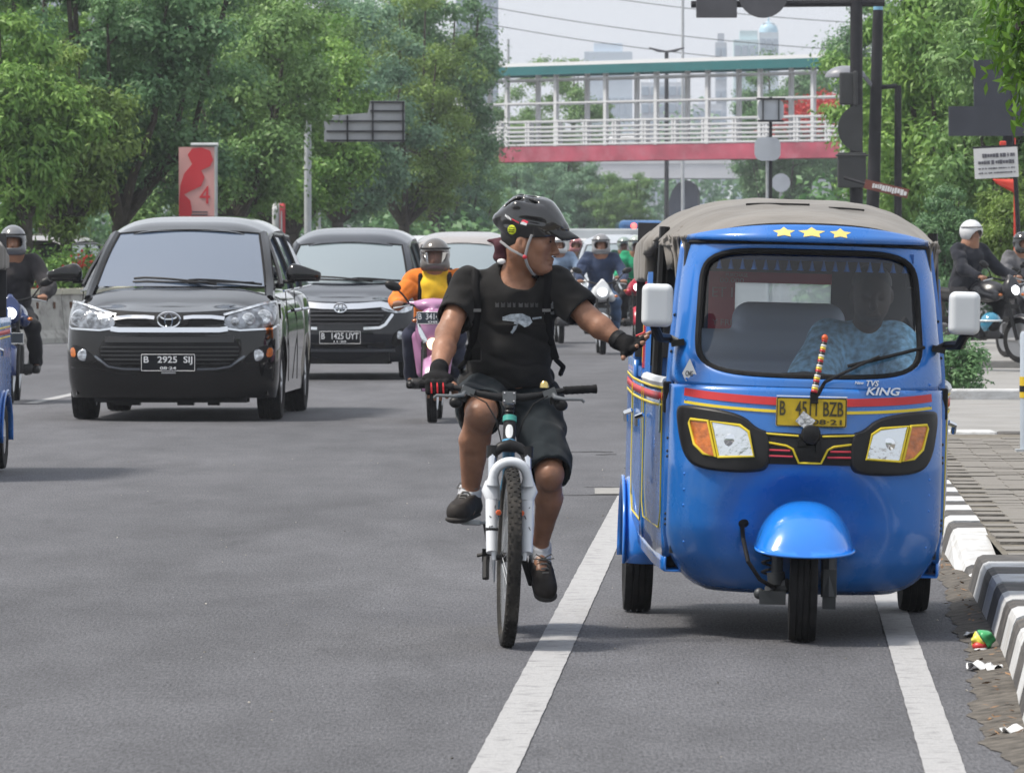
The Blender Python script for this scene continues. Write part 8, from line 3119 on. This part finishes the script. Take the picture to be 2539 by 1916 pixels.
    if mats.get('visor'):
        m_ = MB()
        vz = mats.get('visor_z', 0.0)
        m_.grid(lambda u, v: (hc[0] + (0.128 - 0.02 * v) * math.sin((u - 0.5) * 2.3), hc[1] - (0.155 - 0.02 * v) * math.cos((u - 0.5) * 2.3), hc[2] + 0.045 + vz - (0.16 if helmet != 'full' else 0.1) * v), 14, 6)
        m_.build('visor', mats['visor'], he, sm=60)
    m_ = MB()
    m_.tube([tuple(hc + A((0.129 * math.sin(a), -0.15 * math.cos(a), 0.05))) for a in np.linspace(-1.9, 1.9, 17)], 0.006, 6)
    m_.build('rim_trim', BLACKR, he)
    return ja

HELM = lambda n_, c, r_=0.2: pm('helmet_' + n_, c, r_, coat=0.7)
CL = lambda n_, c: pm('cloth_' + n_, c, 0.9, spec=0.2, noise=(7, 0.25), sheen=0.08)
VIS = glass('visor_clear', (0.72, 0.74, 0.8), 1.6, 0.05)
def ride(px, py, yaw, ml, mc, rl, kind, body, mats, lit=True, plate=None, group='riders in the traffic', pose=None, helmet='full', dz=0, base=None):
    d_ = F_ * 1.5 / (py - CY_)
    loc = ((px - CX_) * d_ / F_, d_, dz)
    mo = thing('motorcycle' if kind != 'scooter' else 'motor_scooter', ml, mc, loc, (0, 0, R(yaw)), 'motorcycles in the traffic')
    motorcycle(mo, body, kind, lit, plate, base_mat=base)
    ri = thing('person', rl, 'person', loc, (0, 0, R(yaw)), group)
    ja = rider(ri, mats, pose, helmet)
    return mo, ri, ja

# scooter rider in orange and yellow
PINK = pm('scooter_pink', (0.42, 0.2, 0.36), 0.25, coat=0.6)
mo1, ri1, ja1 = ride(934, 913, -1.0, 'pink motor scooter with lit round headlamp behind the cyclist arm', 'scooter', 'rider in orange and yellow jacket on the pink scooter', 'scooter', PINK,
    dict(jacket=CL('orange', (0.72, 0.2, 0.03)), trousers=CL('navy', (0.03, 0.035, 0.06)), helmet=HELM('taupe', (0.1, 0.09, 0.083)), visor=VIS, visor_z=-0.03, shoe=BLACKP), True,
    ('B  3414  T', '08', (0.0, 0.075, 0.885)), pose=dict(head=(0, 0.78, 1.4), neck=(0, 0.82, 1.27), ch=(0, 0.86, 1.1), el=((-0.32, 0.66, 1.02), (0.32, 0.66, 1.02))))
YELC = CL('yellow', (0.75, 0.48, 0.03))
s_ = SDF((-0.2, 0.6, 0.85), (0.2, 1.1, 1.4), 0.011)         # yellow front of the jacket, backpack straps
s_.ell((0, 0.855, 1.12), (0.16, 0.165, 0.21), 0.06)
s_.cap((0, 0.85, 1.1), (0, 0.93, 0.9), 0.18, 0.185, 0.06)
s_.cap((-0.06, 0.8, 1.265), (0.06, 0.8, 1.265), 0.07, 0.07, 0.04)
s_.half((0, 0.84, 1.1), (0, 1, 0), (-0.2, 0.6, 0.85), (0.2, 1.1, 1.4))
s_.half((0.115, 0.8, 1.1), (1, 0, 0), (-0.2, 0.6, 0.85), (0.2, 1.1, 1.4))
s_.half((-0.115, 0.8, 1.1), (-1, 0, 0), (-0.2, 0.6, 0.85), (0.2, 1.1, 1.4))
s_.wrinkle(0.012, 12, 6)
s_.build('jacket_front', YELC, ja1)
for s2 in (-1, 1):
    m_ = MB()
    m_.tube([(s2 * 0.13, 0.9, 1.29), (s2 * 0.125, 0.74, 1.24), (s2 * 0.125, 0.712, 1.12), (s2 * 0.13, 0.73, 1.0)], 0.02, 6, flat=((0, 1, 0), 0.4))
    m_.build('pack_strap', BLACKR, ja1)
m_ = MB()
m_.tube([(-0.0, 0.69, 1.2), (0.0, 0.69, 1.0)], 0.005, 5)
m_.build('zip', DARKM, ja1)
# left rider on the dark blue motorcycle
BLUEM = pm('moto_blue', (0.012, 0.03, 0.12), 0.25, coat=0.7)
ride(20, 872, 2.0, 'dark blue motorcycle with bright lit headlamp at the left edge', 'motorcycle', 'rider in dark jacket and grey helmet at the left edge', 'bike', BLUEM,
    dict(jacket=CL('charcoal', (0.035, 0.033, 0.036)), trousers=CL('black', (0.018, 0.018, 0.022)), helmet=HELM('grey', (0.14, 0.145, 0.155))), True,
    ('', '', (0.0, 0.02, 0.62)), pose=dict(head=(0.0, 0.8, 1.53), neck=(0, 0.83, 1.4), el=((-0.34, 0.68, 1.12), (0.36, 0.66, 1.1)), an=((-0.2, 0.7, 0.36), (0.23, 0.66, 0.36))))
# oncoming group between cyclist and rickshaw
ride(1302, 766, 1.0, 'motorcycle with pale triangular fairing in the middle of the oncoming group', 'motorcycle', 'rider in dark blue jacket and grey helmet, foremost of the oncoming group', 'bike', pm('moto_white', (0.6, 0.62, 0.64), 0.3),
    dict(jacket=CL('denim', (0.03, 0.045, 0.09)), trousers=CL('jeans', (0.05, 0.09, 0.17)), helmet=HELM('silver', (0.2, 0.2, 0.21))), True)
ride(1378, 740, 0.5, 'red motorcycle partly hidden by the rickshaw flank', 'motorcycle', 'rider in green jacket and pale helmet beside the rickshaw hood', 'bike', pm('moto_red', (0.45, 0.02, 0.05), 0.3),
    dict(jacket=CL('green', (0.02, 0.28, 0.14)), trousers=CL('black', (0.018, 0.018, 0.022)), helmet=HELM('palegreen', (0.35, 0.4, 0.36)), visor=VIS), True, helmet='open')
ride(1350, 705, 0.5, 'dark scooter behind the rider in dark blue', 'scooter', 'rider in dark green with grey-green helmet behind the group', 'scooter', pm('moto_dark', (0.03, 0.03, 0.035), 0.3),
    dict(jacket=CL('darkgreen', (0.02, 0.07, 0.05)), trousers=CL('black', (0.018, 0.018, 0.022)), helmet=HELM('greygreen', (0.22, 0.28, 0.26)), visor=VIS), False, helmet='open')
ride(1212, 742, 2.0, 'black motorcycle with white lamp seen under the cyclist outstretched arm', 'motorcycle', 'rider in pale blue shirt and white helmet right of the cyclist face', 'bike', pm('moto_dark', (0.03, 0.03, 0.035), 0.3),
    dict(jacket=CL('paleblue', (0.22, 0.3, 0.42)), trousers=CL('black', (0.018, 0.018, 0.022)), helmet=HELM('white', (0.62, 0.63, 0.65))), True)
ride(1245, 700, 0.0, 'grey scooter far behind the cyclist shoulder', 'scooter', 'rider in brown jacket with reddish helmet behind the cyclist shoulder', 'scooter', pm('moto_grey', (0.2, 0.2, 0.21), 0.3),
    dict(jacket=CL('brown', (0.16, 0.1, 0.06)), trousers=CL('black', (0.018, 0.018, 0.022)), helmet=HELM('rose', (0.4, 0.16, 0.17))), False)
ride(1043, 735, 0.0, 'scooter hidden behind the cyclist torso', 'scooter', 'rider in a bright green helmet above the cyclist shoulder', 'scooter', pm('moto_grey', (0.2, 0.2, 0.21), 0.3),
    dict(jacket=CL('green', (0.02, 0.28, 0.14)), trousers=CL('black', (0.018, 0.018, 0.022)), helmet=HELM('green', (0.04, 0.3, 0.12))), False, helmet='open')
# riders leaving to the right
ride(2207, 806, 42, 'dark motorcycle with amber lamps turning off at the right edge', 'motorcycle', 'rider in dark jacket and white helmet right of the rickshaw mirror', 'bike', pm('moto_dark', (0.03, 0.03, 0.035), 0.3),
    dict(jacket=CL('ink', (0.016, 0.018, 0.026)), trousers=CL('black', (0.018, 0.018, 0.022)), helmet=HELM('white', (0.62, 0.63, 0.65))), True, pose=dict(head=(0.0, 0.82, 1.52), neck=(0, 0.84, 1.39), an=((-0.3, 0.72, 0.16), (0.2, 0.66, 0.36)), kn=((-0.25, 0.56, 0.66), (0.2, 0.5, 0.72))), helmet='open', dz=0.12)
ride(2268, 778, 22, 'silver motorcycle with round lit lamps cut by the right edge', 'motorcycle', 'rider in grey jacket cut off by the right edge', 'bike', pm('moto_silver', (0.4, 0.42, 0.45), 0.3),
    dict(jacket=CL('grey', (0.12, 0.12, 0.13)), trousers=CL('black', (0.018, 0.018, 0.022)), helmet=HELM('black', (0.02, 0.02, 0.022))), True, dz=0.02)
bh = thing('spare_helmet', 'bright blue helmet hanging low on the bike at the right edge', 'helmet', P(2140, 698, 74.2))
s_ = SDF((-0.17, -0.17, -0.17), (0.17, 0.17, 0.17), 0.009)
s_.ell((0, 0, 0), (0.125, 0.14, 0.13), 0.02)
s_.ell((0.04, -0.03, -0.05), (0.1, 0.12, 0.1), 0.01, 'sub')
s_.half((0, 0, -0.085), (0.2, 0, -1), (-0.17, -0.17, -0.17), (0.17, 0.17, 0.17))
s_.build('shell', HELM('cyan', (0.03, 0.2, 0.32)), bh)
m_ = MB()
m_.ell((0.03, -0.05, -0.02), (0.08, 0.1, 0.075), 14, 8)
m_.build('lining', BLACKR, bh)
m_ = MB()
m_.tube([(0.129 * math.sin(a), -0.144 * math.cos(a), 0.03) for a in np.linspace(-1.9, 1.9, 17)], 0.012, 6)
m_.build('stripe', pm('patch_white', (0.65, 0.68, 0.7), 0.3), bh)
